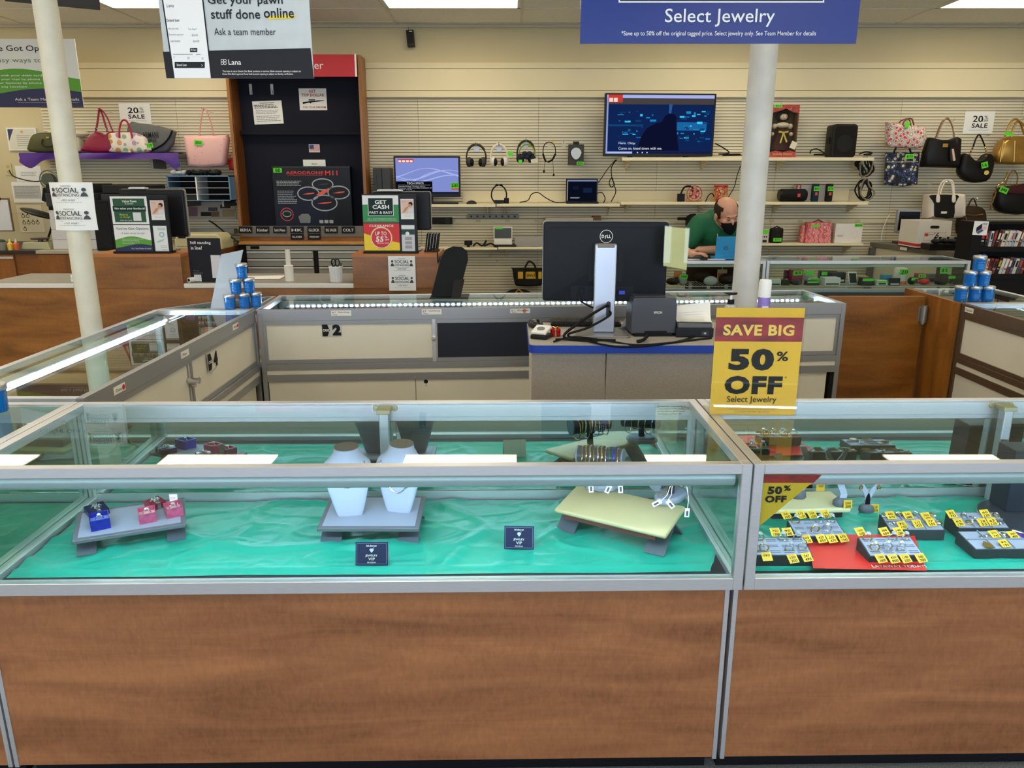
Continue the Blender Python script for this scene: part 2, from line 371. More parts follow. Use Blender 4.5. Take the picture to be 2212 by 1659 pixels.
# ------------------------------------------------------------------ showcases
ZT, ZTL, ZB, ZBL, DECK = 0.91, 0.885, 0.617, 0.585, 0.600
TEAL = M((52, 190, 160), 0.30, bump=0.0)
DECKM = M((44, 44, 46), 0.6, var=0.3, scale=18)
def showcase(name, label, loc, rz, x0, x1, d=0.51, wood_m=None, rail=None, bshift=0.0, doors='mirror', led='bar', base_recess=0.03,
             door_cols=(None, None), staff=True, ends=(True, True), mid=0.5, rail_s=None, led_dots=False, base_staff=True):
    t = thing(name, label, 'display case', loc, rz)
    rail = rail or ALU; rs = rail_s or rail; wood_m = wood_m or WOOD_F; w = 0.024
    def fr(*a): return B().box(*a).build('frame_rail', rail, t, bevel=0.0015, seg=1)
    fr(x0 + w, 0, ZTL, x1 - w, w, ZT); fr(x0 + w, 0, ZBL, x1 - w, w, ZB)
    B().box(x0 + w, d - w, 0.852, x1 - w, d, ZT).box(x0 + w, d - w - 0.004, 0.866, x1 - w, d - w, 0.905).build('frame_rail', rs, t, bevel=0.001, seg=1)
    B().box(x0 + w, d - w, ZBL + 0.012, x1 - w, d, 0.628).build('frame_rail', rs, t, bevel=0.001, seg=1)
    for x in (x0, x1 - w):
        fr(x, 0, ZBL, x + w, w, ZT)
        B().box(x, d - w, 0.1, x + w, d, ZT).build('frame_rail', rs, t, bevel=0.001, seg=1)
        fr(x, w, ZTL, x + w, d - w, ZT); fr(x, w, ZBL, x + w, d - w, ZB)
    B().box(x0 + w - 0.006, w - 0.006, 0.902, x1 - w + 0.006, d - w + 0.006, 0.9085).build('glass_top', GLASS_TOP, t)
    B().box(x0 + w, 0.009, ZB, x1 - w, 0.014, ZTL).build('glass_front', GLASS, t)
    for k, x in enumerate((x0 + 0.009, x1 - 0.014)):
        if ends[k]: B().box(x, w, ZB, x + 0.005, d - w, ZTL).build('glass_end', GLASS, t)
    B().box(x0 + w, w, ZBL, x1 - w, d - w, DECK).build('deck', DECKM, t)
    # light bar behind the top front rail
    if led:
        B().cyl((x0 + 0.03, 0.046, 0.862), (x1 - 0.03, 0.046, 0.862), 0.021, n=20).build('light_tube', M((206, 210, 222), 0.35, 0.3), t, smooth=True)
        for x in (x0 + 0.026, x1 - 0.036): B().cyl((x, 0.046, 0.862), (x + 0.01, 0.046, 0.862), 0.014).build('tube_end', ALU_DK, t)
        lc = E((205, 226, 255), LED_L)
        if led_dots:
            s = B(); x = x0 + 0.06
            while x < x1 - 0.06:
                s.box(x, 0.058, 0.852, x + 0.014, 0.069, 0.862); x += 0.03
            s.build('led_strip', E((214, 230, 255), LED_L * 1.6), t)
            B().box(x0 + 0.05, 0.060, 0.850, x1 - 0.05, 0.066, 0.864).build('led_channel', E((190, 214, 250), 1.2), t)
        else:
            s = B().box(x0 + 0.05, 0.050, 0.838, x1 - 0.05, 0.066, 0.843); s.rot('X', 20, (0, 0.05, 0.843)).build('led_strip', lc, t)
    # sliding doors on the staff side, mirrored inside
    xm = x0 + (x1 - x0) * mid
    for k, (a, b, y) in enumerate(() if doors is None else ((x0 + w, xm + 0.02, d - 0.018), (xm - 0.02, x1 - w, d - 0.012))):
        o = B().box(a, y - 0.002, 0.63, b, y + 0.003, 0.852).build('sliding_door', door_cols[k] or LAMI, t)
        if doors == 'mirror': B().box(a, y - 0.005, 0.63, b, y - 0.0025, 0.852).rot('X', 1.2, (0, y - 0.004, 0.63)).build('mirror', MIRROR, o)
        if staff:
            f = B(); y0, y1 = y + 0.003, y + 0.010
            f.box(a, y0, 0.832, b, y1, 0.852).box(a, y0, 0.63, b, y1, 0.65).box(a, y0, 0.65, a + 0.014, y1, 0.832).box(b - 0.014, y0, 0.65, b, y1, 0.832)
            f.build('door_frame', rs, o)
    if staff: B().cyl((xm, d - 0.004, 0.742), (xm, d + 0.014, 0.742), 0.008).build('lock', SILVER, t)
    # base
    a, b = x0 + 0.014 + bshift, x1 - 0.014 + bshift; yb_ = base_recess
    B().box(a, yb_, 0.08, b, yb_ + 0.02, ZBL).build('base_panel', wood_m, t)
    for x in (a - 0.011, b): B().box(x, yb_ - 0.002, 0.075, x + 0.011, yb_ + 0.025, ZBL).build('edge_strip', rail, t)
    B().box(a, yb_ + 0.06, 0.0, b, d - 0.05, 0.08).build('toe_kick', M((10, 11, 16), 0.6), t)
    for x in (x0 + 0.004, x1 - 0.022): B().box(x, yb_ + 0.03, 0.08, x + 0.018, d - w, ZBL).build('base_side', wood_m, t)
    B().box(a, yb_ + 0.02, 0.08, b, d - 0.03, 0.10).build('base_floor', LAMI, t)
    if base_staff:
        B().box(x0 + w, d - 0.02, 0.572, x1 - w, d - 0.006, 0.597).build('base_strip', LAMI, t)
        B().box(x0 + w, d - 0.02, 0.535, x1 - w, d, 0.572).build('frame_rail', rs, t)
        B().box(x0 + w, d - 0.02, 0.08, x1 - w, d, 0.11).build('frame_rail', rs, t)
        B().box(x0 + 0.06, d - 0.022, 0.11, xm + 0.03, d - 0.016, 0.535).build('storage_door', LAMI, t)
        B().box(xm + 0.01, d - 0.014, 0.11, x1 - w, d - 0.008, 0.535).build('storage_door', LAMI, t)
    return t
STF = M((168, 168, 170), 0.38, 0.75)
YAW = 0.95; J = (0.5600, 1.67, 0)
A0, A1, B0, B1 = -1.832, -0.002, 0.002, 1.832
caseA = showcase('jewelry_showcase', 'long aluminium glass jewelry case with necklace busts and pink boxes inside', J, YAW, A0, A1, d=0.545, bshift=-0.018, staff=False)
caseB = showcase('jewelry_showcase', 'glass jewelry case of ring trays with a yellow corner pennant, at right', J, YAW, B0, B1, d=0.545, bshift=-0.018, staff=False)
caseC = showcase('jewelry_showcase', 'corner glass case cut by the left photo edge, beside the long front case', J, YAW, A0 - 0.515, A0 - 0.004, d=0.545, bshift=-0.014, staff=False, led=None)
# centre posts with clips at the rear of the two front cases
for t, px in ((caseA, 831), (caseB, 2182)):
    p = PZ(px, 880, 0.90); c, s_ = math.cos(R(YAW)), math.sin(R(YAW)); lx = (p.x - J[0])*c + (p.y - J[1])*s_
    B().box(lx - 0.014, 0.474, DECK, lx + 0.014, 0.504, 0.895).build('centre_post', ALU, t, bevel=0.004)
    k = B().box(lx - 0.02, 0.470, 0.888, lx + 0.02, 0.520, 0.902)
    k.cyl((lx - 0.028, 0.512, 0.895), (lx - 0.028, 0.521, 0.895), 0.009).cyl((lx + 0.028, 0.512, 0.895), (lx + 0.028, 0.521, 0.895), 0.009)
    k.build('post_clip', M((190, 175, 140), 0.35, 0.8), t, bevel=0.002)
# back row (case 2): its staff side faces us
ang2 = math.degrees(math.atan2(0.22, 3.05)); L2 = 3.058
o2 = (1.77 - 0.51*math.sin(R(ang2)), 4.04 + 0.51*math.cos(R(ang2)), 0)
case2 = showcase('jewelry_showcase', 'rear glass case with pale sliding doors numbered 2 and a row of lit LEDs', o2, 180 + ang2, 0, L2, wood_m=WOOD_B,
                 mid=0.47, rail_s=STF, led_dots=True, doors='plain')
# the far right half of that row carries a dark sliding door
def on2(px, py, off=0.0):                           # local x,z on the staff face of case 2
    c, s_ = math.cos(R(180 + ang2)), math.sin(R(180 + ang2))
    d = ray(px, py); nx, ny = math.sin(R(ang2)), -math.cos(R(ang2))           # face normal
    fx, fy = 1.77, 4.04; t = (fx*nx + fy*ny) / (d[0]*nx + d[1]*ny)
    X, Y = d[0]*t, d[1]*t
    return ((X - o2[0])*c + (Y - o2[1])*s_, H + d[2]*t)
xa = on2(1140, 730)[0]; xb2 = on2(945, 730)[0]
B().box(xa - 0.45, 0.51 - 0.012, 0.652, xb2, 0.51 - 0.004, 0.83).build('dark_door', M((40, 44, 54), 0.4), case2)
f = B(); x = on2(938, 730)[0]; f.box(x - 0.010, 0.498, 0.63, x + 0.010, 0.512, 0.852).build('door_stile', ALU, case2, bevel=0.002)
x, z = on2(937, 731); B().cyl((x, 0.51, z), (x, 0.527, z), 0.011).cyl((x, 0.527, z), (x, 0.53, z), 0.006).build('lock', SILVER, case2)
x, z = on2(920, 825); B().cyl((x, 0.501, z), (x, 0.503, z), 0.011).cyl((x, 0.501, z+.02), (x, 0.503, z+.02), 0.003).cyl((x, 0.501, z-.02), (x, 0.503, z-.02), 0.003).build('lock_hole', DKGREY, case2)
# storage door seam; solid dark strips paint the shade of open end bays
x = on2(898, 840)[0]; B().box(x - 0.002, 0.500, 0.11, x + 0.002, 0.5025, 0.533).build('door_seam', M((120, 112, 95), 0.7), case2)
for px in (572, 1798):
    x = on2(px, 845)[0]; B().box(x - 0.022, 0.488, 0.11, x + 0.022, 0.5035, 0.533).build('bay_shade', M((20, 18, 16), 0.8), case2)
# case number decal "CASE 2"
def child_sheet(name, parent, w, h, loc, rz, mat):
    o = B().box(-w/2, 0, 0, w/2, 0.001, h).build(name, mat, parent); o.location = loc; o.rotation_euler = (0, 0, R(rz)); return o
def on2_sheet(name, px0, py0, px1, py1, mat, y=0.503):
    (xa_, za), (xb_, zb_) = on2(px0, py0), on2(px1, py1); w_, h_ = abs(xa_ - xb_), za - zb_
    return child_sheet(name, case2, w_, h_, ((xa_+xb_)/2, y + 0.001, zb_), 180, mat), w_, h_
o, w, h = on2_sheet('number_decal', 694, 700, 738, 727, M((196, 196, 190), 0.4))
s = Sign(o, w, h); s.poly([(0.02, 0.02), (0.28, 0.02), (0.40, 0.5), (0.28, 0.98), (0.02, 0.98)], INK); s.text('CASE', 0.05, 0.42, 0.36, 0.6, WHITE, bold=0.03)
s.text('2', 0.54, 0.06, 0.98, 0.92, INK, bold=0.07); s.done()
for (a, b_, c_, d_, t1, t2) in ((715, 671, 759, 682, '# 3', "Men's Rings"), (911, 668, 954, 679, '# 2', 'Colored Earrings'), (1102, 667, 1145, 676, '# 1', 'Stones')):
    o, w, h = on2_sheet('shelf_label', a, b_, c_, d_, M((232, 230, 222), 0.6), 0.510)
    s = Sign(o, w, h); s.text(t1, 0.06, 0.15, 0.22, 0.5, INK); s.text(t2, 0.36, 0.15, 0.92, 0.5, INK); s.text('Corner' if a == 715 else 'Silver', 0.08, 0.62, 0.32, 0.88, INK)
    if a == 1102: s.disc(0.72, 0.5, 0.1, M((226, 130, 96), 0.6))
    s.done()
# left case (number 4): staff side faces right
case4 = showcase('jewelry_showcase', 'left glass case with staff doors numbered 4 and a bright light tube', (-1.80, 3.84, 0), -90, 0, 1.615, wood_m=WOOD_B, rail_s=STF, mid=0.52, doors='plain', led='bar')
B().box(0.03, 0.062, 0.857, 1.57, 0.069, 0.865).build('led_strip', E((214, 228, 255), LED_L * 1.4), case4)
def on4(px, py):                                     # local x,z on the staff face of the left case (plane X=-1.29)
    d = ray(px, py); t = -1.29 / d[0]; return (3.84 - d[1]*t, H + d[2]*t)
xa_, za = on4(462, 777)
o = child_sheet('number_decal', case4, 0.11, 0.075, (xa_, 0.504, za - 0.04), 180, M((214, 206, 186), 0.5))
s = Sign(o, 0.11, 0.075); s.poly([(0.02, 0.02), (0.30, 0.02), (0.44, 0.5), (0.30, 0.98), (0.02, 0.98)], INK); s.text('CASE', 0.05, 0.42, 0.38, 0.6, WHITE, bold=0.03)
s.text('4', 0.58, 0.06, 0.98, 0.92, INK, bold=0.07); s.done()
for px, py, t1, dot in ((398, 752, 'Men', False), (256, 826, 'Chains', True), (508, 697, 'Rings', True)):
    xa_, za = on4(px, py); o = child_sheet('shelf_label', case4, 0.075, 0.026, (xa_, 0.511, 0.868), 180, M((232, 226, 214), 0.6)); s = Sign(o, 0.075, 0.026)
    s.text(t1, 0.12, 0.3, 0.6, 0.7, INK)
    if dot: s.disc(0.82, 0.5, 0.12, M((196, 40, 30), 0.6))
    s.done()
xa_, za = on4(410, 822); B().cyl((xa_, 0.505, za), (xa_, 0.545, za), 0.011).cyl((xa_, 0.545, za), (xa_, 0.55, za), 0.013).build('lock', SILVER, case4)
# corner unit joining left case and back row
poly = [(-1.795, 3.855), (-1.62, 4.06), (-1.33, 4.31), (-1.315, 3.855)]
cc = thing('corner_showcase', 'small angled glass corner case holding the left blue candle stack', 'display case')
B().slab(poly, 0.08, ZBL).build('base_panel', WOOD_B, cc)
ins = [(x*0.94 - 1.5*0.06, y*0.94 + 4.02*0.06) for x, y in poly]
B().slab([(x*0.97 - 1.5*0.03, y*0.97 + 4.02*0.03) for x, y in poly], 0.0, 0.08).build('toe_kick', BLACK, cc)
for i in range(4):
    p, q = poly[i], poly[(i+1) % 4]; pi, qi = ins[i], ins[(i+1) % 4]
    B().slab([p, q, qi, pi], 0.888, ZT).build('frame_rail', ALU, cc); B().slab([p, q, qi, pi], ZBL, ZB).build('frame_rail', ALU, cc)
    B().cyl((p[0]*0.98 - 1.5*0.02, p[1]*0.98 + 4.02*0.02, ZB), (p[0]*0.98 - 1.5*0.02, p[1]*0.98 + 4.02*0.02, 0.888), 0.01).build('corner_post', ALU, cc)
B().slab(ins, 0.902, 0.9085).build('glass_top', GLASS_TOP, cc)
# right case and its wooden filler, and the swing gate
BRN = M((112, 92, 72), 0.4, 0.6, 0.05, 30)
case5 = showcase('jewelry_showcase', 'right side glass case with brown rails holding up the right candle stack', (2.89, 2.265, 0), 90, 0, 1.775, wood_m=WOOD_B, rail_s=BRN, mid=0.5, doors='plain')
case6 = showcase('jewelry_showcase', 'far part of the right glass case behind the wooden filler panel', (2.89, 4.045, 0), 90, 0, 0.56, wood_m=WOOD_B, rail_s=BRN, mid=0.5, staff=False, doors='plain', led=None, base_staff=False)
B().box(0.0, 0.512, 0.04, 0.56, 0.532, 0.912).build('filler_panel', WOOD_V, case6)
xl, zl = 2.378, 0
o = child_sheet('shelf_label', case5, 0.075, 0.026, (1.70, 0.511, 0.872), 180, M((232, 226, 214), 0.6)); s = Sign(o, 0.075, 0.026); s.text('#4 Diamond Bands', 0.08, 0.25, 0.92, 0.75, INK).done()
g = thing('swing_gate', 'low brown wooden swing gate between rear case and right case', 'gate', (2.345, 4.335, 0))
B().box(-0.545, 0, 0.10, 0, 0.028, 0.902).build('gate_panel', WOOD_B, g, bevel=0.002)
hp = PY(1997, 680, 4.31); hz = hp.z
B().cyl((hp.x - 2.345, -0.018, hz - 0.045), (hp.x - 2.345, -0.018, hz + 0.05), 0.017).cyl((hp.x - 2.345, -0.018, hz - 0.055), (hp.x - 2.345, -0.018, hz - 0.045), 0.010).box(hp.x - 2.37, -0.006, hz - 0.04, hp.x - 2.345, 0, hz + 0.045).build('spring_hinge', M((170, 168, 165), 0.35, 0.8), g, smooth=True)

# ------------------------------------------------------------------ contents of the front cases
from mathutils import noise as MN
class Pl:                                            # a plane through three places; pix() drops a pixel onto it
    def __init__(s, a, b, c): s.o = Vector(a); s.n = (Vector(b) - s.o).cross(Vector(c) - s.o).normalized()
    def pix(s, px, py):
        d = Vector(ray(px, py)); c = Vector((0, 0, H)); t = (s.o - c).dot(s.n) / d.dot(s.n); return c + d*t
def basis(o, u, v):
    x = Vector(u).normalized(); n = x.cross(Vector(v)).normalized(); y = n.cross(x)
    m = Matrix((x, y, n)).transposed().to_4x4(); m.translation = o; return m
def put(o, m): o.location = m.translation; o.rotation_euler = m.to_euler(); return o
JM = Matrix.Translation(J) @ Matrix.Rotation(R(YAW), 4, 'Z'); JI = JM.inverted()
def loc_row(p): return JI @ Vector(p)                # world -> coordinates along the front row
def ridge(x, y, s): return abs(MN.noise(Vector((x*s, y*s*1.6, 3.1*s)))) 
def cloth(label, xl, xr_front, xr_back, y0, y1, seed):
    def fn(u, v):
        xr = xr_front + (xr_back - xr_front)*v; x = xl + (xr - xl)*u
        y = y0 + (y1 - y0)*v
        if v < 1e-6: y += 0.006*MN.noise(Vector((x*4, seed, 0))) - 0.004
        if u > 1 - 1e-6: x += 0.008*MN.noise(Vector((y*22, seed, 5)))
        fold = 0.018*max(0, 0.10 - ridge(x + seed, y, 3.2))*4 + 0.010*max(0, 0.08 - ridge(x*0.6 + y*0.8 + seed, y - x*0.3, 7.0))*4
        z = DECK + 0.0015 + fold + 0.0012*(MN.noise(Vector((x*25, y*25, seed))) + 1)*0.5
        if v < 0.12: z = DECK + 0.0015 + (z - DECK - 0.0015)*v/0.12 + 0.004*math.exp(-((v - 0.06)/0.02)**2)
        return (x, y, z)
    o = B().grid(fn, 220, 60).build('display_cloth', TEALM, smooth=True)
    o.location = J; o.rotation_euler = (0, 0, R(YAW)); return tag(o, label, 'cloth')
TEALM = M((32, 158, 138), 0.28)
def crease(m):                                       # sharp fold lines of thin plastic sheet
    nt = m.node_tree; N, L = nt.nodes.new, nt.links.new; tc = N('ShaderNodeTexCoord'); nz = N('ShaderNodeTexNoise'); nz.inputs['Scale'].default_value = 5
    mx = N('ShaderNodeMix'); mx.data_type = 'VECTOR'; mx.inputs['Factor'].default_value = 0.12; L(tc.outputs['Object'], nz.inputs['Vector']); L(tc.outputs['Object'], mx.inputs['A']); L(nz.outputs['Color'], mx.inputs['B'])
    h = None
    for sc, st in ((4.5, 0.32), (13, 0.14)):
        v = N('ShaderNodeTexVoronoi'); v.feature = 'DISTANCE_TO_EDGE'; v.inputs['Scale'].default_value = sc; L(mx.outputs['Result'], v.inputs['Vector'])
        r = N('ShaderNodeMapRange'); r.inputs['From Max'].default_value = 0.22; L(v.outputs['Distance'], r.inputs['Value'])
        b = N('ShaderNodeBump'); b.invert = True; b.inputs['Strength'].default_value = st; b.inputs['Distance'].default_value = 0.006; L(r.outputs[0], b.inputs['Height'])
        if h: L(h.outputs[0], b.inputs['Normal'])
        h = b
    L(h.outputs[0], nt.nodes['Principled BSDF'].inputs['Normal'])
crease(TEALM)
xr_b = loc_row(PZ(1605, 1072, DECK)).x; xr_f = loc_row(PZ(1556, 1245, DECK)).x
cloth('crinkled teal plastic sheet lining the long case with the necklace busts', A0 + 0.03, xr_f - 0.02, xr_b - 0.01, 0.066, 0.512, 1.3)
cloth('teal plastic sheet under the ring trays in the right front case', B0 + 0.03, B1 - 0.03, B1 - 0.03, 0.066, 0.512, 7.7)
cloth('teal plastic sheet in the corner case at the left photo edge', A0 - 0.49, A0 - 0.03, A0 - 0.03, 0.05, 0.512, 4.2)
LILAC = M((146, 150, 168), 0.6); GREYP = M((98, 98, 106), 0.5); SLATE = M((74, 82, 92), 0.5); CHAR = M((48, 54, 56), 0.5)
CZD = DECK + 0.004
def board(name, label, fl, fr, br, bl, zf, zb, th, top_m, edge_m, legs, inset=0.012, pad=False):
    P = [PZ(*fl, zf), PZ(*fr, zf), PZ(*br, zb), PZ(*bl, zb)]
    u = (P[1] - P[0]); P[2] = P[3] + u*((P[2] - P[3]).dot(u)/u.dot(u)) + (P[2] - P[3] - u*((P[2] - P[3]).dot(u)/u.dot(u)))*0.5
    v = ((P[3] - P[0]) + (P[2] - P[1]))*0.5
    m = basis((P[0] + P[1])*0.5, u, v); W_, D_ = u.length, (v - u.normalized()*v.dot(u.normalized())).length
    t = thing(name, label, 'display stand'); put(t, m)
    if pad:
        B().box(-W_/2, 0, -th, W_/2, D_, 0).build('padded_top', top_m, t, bevel=th*0.45, seg=3, smooth=True)
    else:
        B().box(-W_/2, 0, -th, W_/2, D_, 0).build('board', edge_m, t, bevel=0.001, seg=1)
        B().box(-W_/2 + inset, inset, 0, W_/2 - inset, D_ - inset, 0.0012).build('inlay', top_m, t)
    # folded legs down to the cloth
    mi = m.inverted(); down = mi.to_3x3() @ Vector((0, 0, -1))
    for sx in (-1, 1):
        def drop(x, y, z=-th):                       # the point under (x,y) on the cloth
            w = m @ Vector((x, y, z)); w.z = CZD; return mi @ w
        lg = B()
        for ya, yb_ in ((0.02, D_*0.5), (D_*0.5, D_ - 0.02)):
            y_foot = D_*0.03 if ya < D_*0.3 else D_*0.97
            a, b = sx*(W_/2 - 0.004), sx*(W_/2 - legs)
            p = [Vector((a, D_*0.5, -th)), Vector((b, D_*0.5, -th)), drop(b, y_foot), drop(a, y_foot)]
            q = [x + Vector((0, 0.007, -0.001)) for x in p]; q[2] = drop(b, y_foot + 0.01); q[3] = drop(a, y_foot + 0.01)
            lg.add(p + q, [(0,1,2,3),(7,6,5,4),(0,4,5,1),(1,5,6,2),(2,6,7,3),(3,7,4,0)])
        lg.build('folded_leg', SLATE, t)
    return t, m, W_, D_
b1, m1, w1, d1 = board('display_riser', 'tilted grey riser carrying the small blue and pink ring boxes', (155, 1170), (401, 1132), (392, 1074), (165, 1107), 0.650, 0.668, 0.010, LILAC, GREYP, 0.05)
b2, m2, w2, d2 = board('display_riser', 'grey framed riser under the two necklace busts', (684, 1142), (905, 1142), (915, 1071), (722, 1071), 0.650, 0.672, 0.010, LILAC, GREYP, 0.06)
b3, m3, w3, d3 = board('display_riser', 'cream padded display board under the bracelet stands', (1196, 1099), (1438, 1157), (1497, 1091), (1262, 1047), 0.668, 0.690, 0.014, M((196, 180, 136), 0.45, var=0.03), SLATE, 0.06, pad=True)
B().box(-w3/2 + 0.03, 0.005, -0.026, w3/2 - 0.03, 0.02, -0.014).build('lower_board', M((110, 52, 48), 0.6), b3)
def plane_of(m): return Pl(m @ Vector((0, 0, 0)), m @ Vector((0.1, 0, 0)), m @ Vector((0, 0.1, 0)))
pl1, pl2, pl3 = plane_of(m1), plane_of(m2), plane_of(m3)
def on_board(t, m, pl, px, py, rz=0, lift=0.0012):   # set a thing's origin on a tilted board
    p = m.inverted() @ pl.pix(px, py); return put(t, m @ Matrix.Translation((p.x, p.y, lift)) @ Matrix.Rotation(R(rz), 4, 'Z'))
FOIL_B = M((26, 46, 170), 0.18, 0.55, 0.35, 60); FOIL_P = M((214, 92, 132), 0.22, 0.45, 0.3, 60)
def ringbox(label, mat, dark, px, py, rz, s=0.048, ring=True):
    t = thing('ring_box', label, 'ring box'); w, h, k = s/2, s*0.66, 0.0025
    b = B(); b.box(-w, 0, 0, w, k, h).box(-w, s-k, 0, w, s, h).box(-w, k, 0, -w+k, s-k, h).box(w-k, k, 0, w, s-k, h).box(-w+k, k, 0, w-k, s-k, k)
    b.build('tray', mat, t); B().box(-w+k, k, k, w-k, s-k, h*0.55).build('foam_pad', dark, t)
    on_board(t, m1, pl1, px, py, rz)
    if ring:
        r = thing('ring', 'small pale-stoned ring inside the ' + label, 'ring'); ring_parts(r, SILVER)
        put(r, t.matrix_basis @ Matrix.Translation((0, s*0.5, h*0.55 + 0.004))@ Matrix.Scale(1, 4))
    return t
def ring_parts(r, metal, s=1.0):
    n = 18; B().tube([(0.0095*s*math.cos(2*math.pi*i/n), 0, 0.0095*s*math.sin(2*math.pi*i/n)) for i in range(n)], 0.0016*s, 6, True).build('band', metal, r, smooth=True)
    B().lathe([(0.001*s, -0.002*s), (0.0055*s, 0.002*s), (0.0055*s, 0.003*s), (0.003*s, 0.0052*s)], (0, 0, 0.0105*s), 8).build('stone', M((235, 240, 245), 0.05, 0.6), r)
def lid(label, mat, px, py, rz, s=0.05, h=0.018):
    t = thing('box_lid', label, 'box lid'); w = s/2
    B().box(-w, 0, 0, w, s, h).build('cap', mat, t, bevel=0.001, seg=1)
    B().box(-0.005, -0.0008, -0.0005, 0.005, s + 0.0008, h + 0.0008).build('ribbon', SILVER, t)
    b = B()
    for k in range(6):
        a = 2*math.pi*k/6; b.tube([(0, s/2, h), (0.008*math.cos(a), s/2 + 0.008*math.sin(a), h + 0.007), (0.012*math.cos(a), s/2 + 0.012*math.sin(a), h + 0.002)], 0.002, 5)
    b.build('bow', M((205, 205, 210), 0.2, 0.9), t)
    return on_board(t, m1, pl1, px, py, rz)
ringbox('open shiny blue box', FOIL_B, M((120, 140, 220), 0.7), 219, 1146, 8, 0.047)
lid('dark blue box lid with silver bow behind the open blue box', M((16, 26, 84), 0.2, 0.5, 0.3, 50), 217, 1117, 22)
ringbox('left open pink foil box', FOIL_P, M((240, 190, 206), 0.7), 321, 1131, 6, 0.043)
ringbox('right open pink foil box', FOIL_P, M((240, 190, 206), 0.7), 380, 1118, 12, 0.043)
lid('crimson box lid with silver bow behind the pink boxes', M((150, 28, 62), 0.2, 0.5, 0.3, 50), 345, 1100, 30, 0.042)
t = thing('price_card', 'white upright price card with pink print in the pink box', 'price tag')
B().box(-0.0105, 0, 0, 0.0105, 0.0008, 0.034).build('card', WHITE, t); s = Sign(t, 0.021, 0.034); s.text('$2995', 0.1, 0.55, 0.9, 0.78, M((70, 80, 170), 0.6)); s.text('NOW', 0.1, 0.2, 0.8, 0.4, M((214, 50, 110), 0.6)).done()
t.location = pl1.pix(377, 1102) + Vector((0, 0, 0.012)); t.rotation_euler = (R(-6), 0, R(5))
# necklace busts
BUST = M((176, 180, 204), 0.55)
def bust(label, px, py, rz, chain, seed):
    t = thing('necklace_bust', label, 'necklace stand'); rings = []
    prof = [(0.0, 0.030, 0.008, 0.0), (0.010, 0.034, 0.011, 0.002), (0.06, 0.047, 0.013, 0.010), (0.095, 0.056, 0.016, 0.018), (0.118, 0.061, 0.022, 0.026),
            (0.130, 0.056, 0.028, 0.034), (0.142, 0.040, 0.030, 0.042), (0.152, 0.032, 0.0265, 0.048), (0.162, 0.0305, 0.025, 0.052)]
    prof = [tuple(1.1*q for q in p) for p in prof]; n = 28
    for z, rx, ry, yc in prof:
        e = 0.5 if z < 0.11 else 1.0
        rings.append([(rx*math.copysign(abs(math.cos(a))**e, math.cos(a)), yc + ry*math.copysign(abs(math.sin(a))**e, math.sin(a)), z) for a in [2*math.pi*i/n for i in range(n)]])
    B().loft(rings).build('form', BUST, t, smooth=True)
    B().lathe([(0.0335, 0), (0.0335, 0.002)], (0, 0.057, 0.178), 24, 1.0, 0.82).build('neck_cap', M((104, 92, 90), 0.55), t)
    B().box(-0.03, 0.03, 0.0, 0.03, 0.034, 0.118).rot('X', -18, (0, 0.04, 0.118)).build('back_prop', M((170, 176, 196), 0.6), t)
    on_board(t, m2, pl2, px, py, rz)
    # necklace: chain around the neck, hanging on the chest
    pts = []
    for i in range(61):
        a = math.pi*2*i/60 - math.pi/2; low = chain
        x = 0.037*math.sin(2*math.pi*i/60); f = 0.5 + 0.5*math.cos(2*math.pi*i/60)    # f=1 at the front centre
        z = 0.160 - (0.160 - low)*f**1.6; k = min(range(len(prof)), key=lambda q: abs(prof[q][0] - z))
        zz = max(0.002, min(0.175, z)); j = max(q for q in range(len(prof)) if prof[q][0] <= zz); j = min(j, len(prof)-2); q = (zz - prof[j][0])/(prof[j+1][0] - prof[j][0])
        rx, ry, yc = [prof[j][w] + (prof[j+1][w] - prof[j][w])*q for w in (1, 2, 3)]
        if f < 0.05: rx *= 1.0
        xx = x*(1.35 if f < 0.9 else 1.0); sy = math.sqrt(max(0.0, 1 - (xx/(rx + 0.002))**2)) if abs(xx) < rx else 0.0
        y = yc + (-1 if f > 0.32 else 1)*(ry*sy + 0.002) if f > 0.32 or f < 0.2 else yc
        pts.append((xx, y, zz))
    g = B().tube(pts, [0.0012 if i % 2 else 0.0022 for i in range(61)], 6, True).build('necklace', GOLD if seed else SILVER, smooth=True)
    put(g, t.matrix_basis)
    return tag(g, 'fine %s on the %s necklace bust' % ('gold chain' if seed else 'chunky silver-gold chain', 'left' if seed else 'right'), 'necklace')
bust('pale lilac necklace bust on the left of the pair', 757, 1112, 8, 0.085, 1)
bust('pale lilac necklace bust on the right of the pair', 862, 1104, -10, 0.060, 0)
# T-bar bracelet stands on the cream board
def tbar(label, px, py, rz, length, hb):
    t = thing('bracelet_stand', label, 'bracelet stand'); n = 24
    b = B(); pr = [(0.046, 0), (0.050, 0.003), (0.050, 0.012), (0.044, 0.020)]
    b.lathe(pr, (0, 0, 0), 8, 1.1, 0.68).build('base', LILAC, t, bevel=0.002, seg=2)
    B().cyl((0, 0, 0.02), (0, 0, hb), 0.010).build('post', M((52, 54, 64), 0.5), t)
    B().cyl((-length/2, 0, hb), (length/2, 0, hb), 0.026, n=28).build('bar', M((50, 54, 70), 0.45), t, smooth=True)
    for sx in (-1, 1): B().cyl((sx*length/2, 0, hb), (sx*(length/2 + 0.004), 0, hb), 0.027, n=28).build('bar_end', M((120, 132, 150), 0.5), t)
    on_board(t, m3, pl3, px, py, rz); return t
tb1 = tbar('left bracelet bar loaded with gold bracelets on the cream board', 1299, 1052, 12, 0.125, 0.098)
tb2 = tbar('right bracelet stand nearer the corner of the cream board', 1449, 1078, 62, 0.115, 0.075)
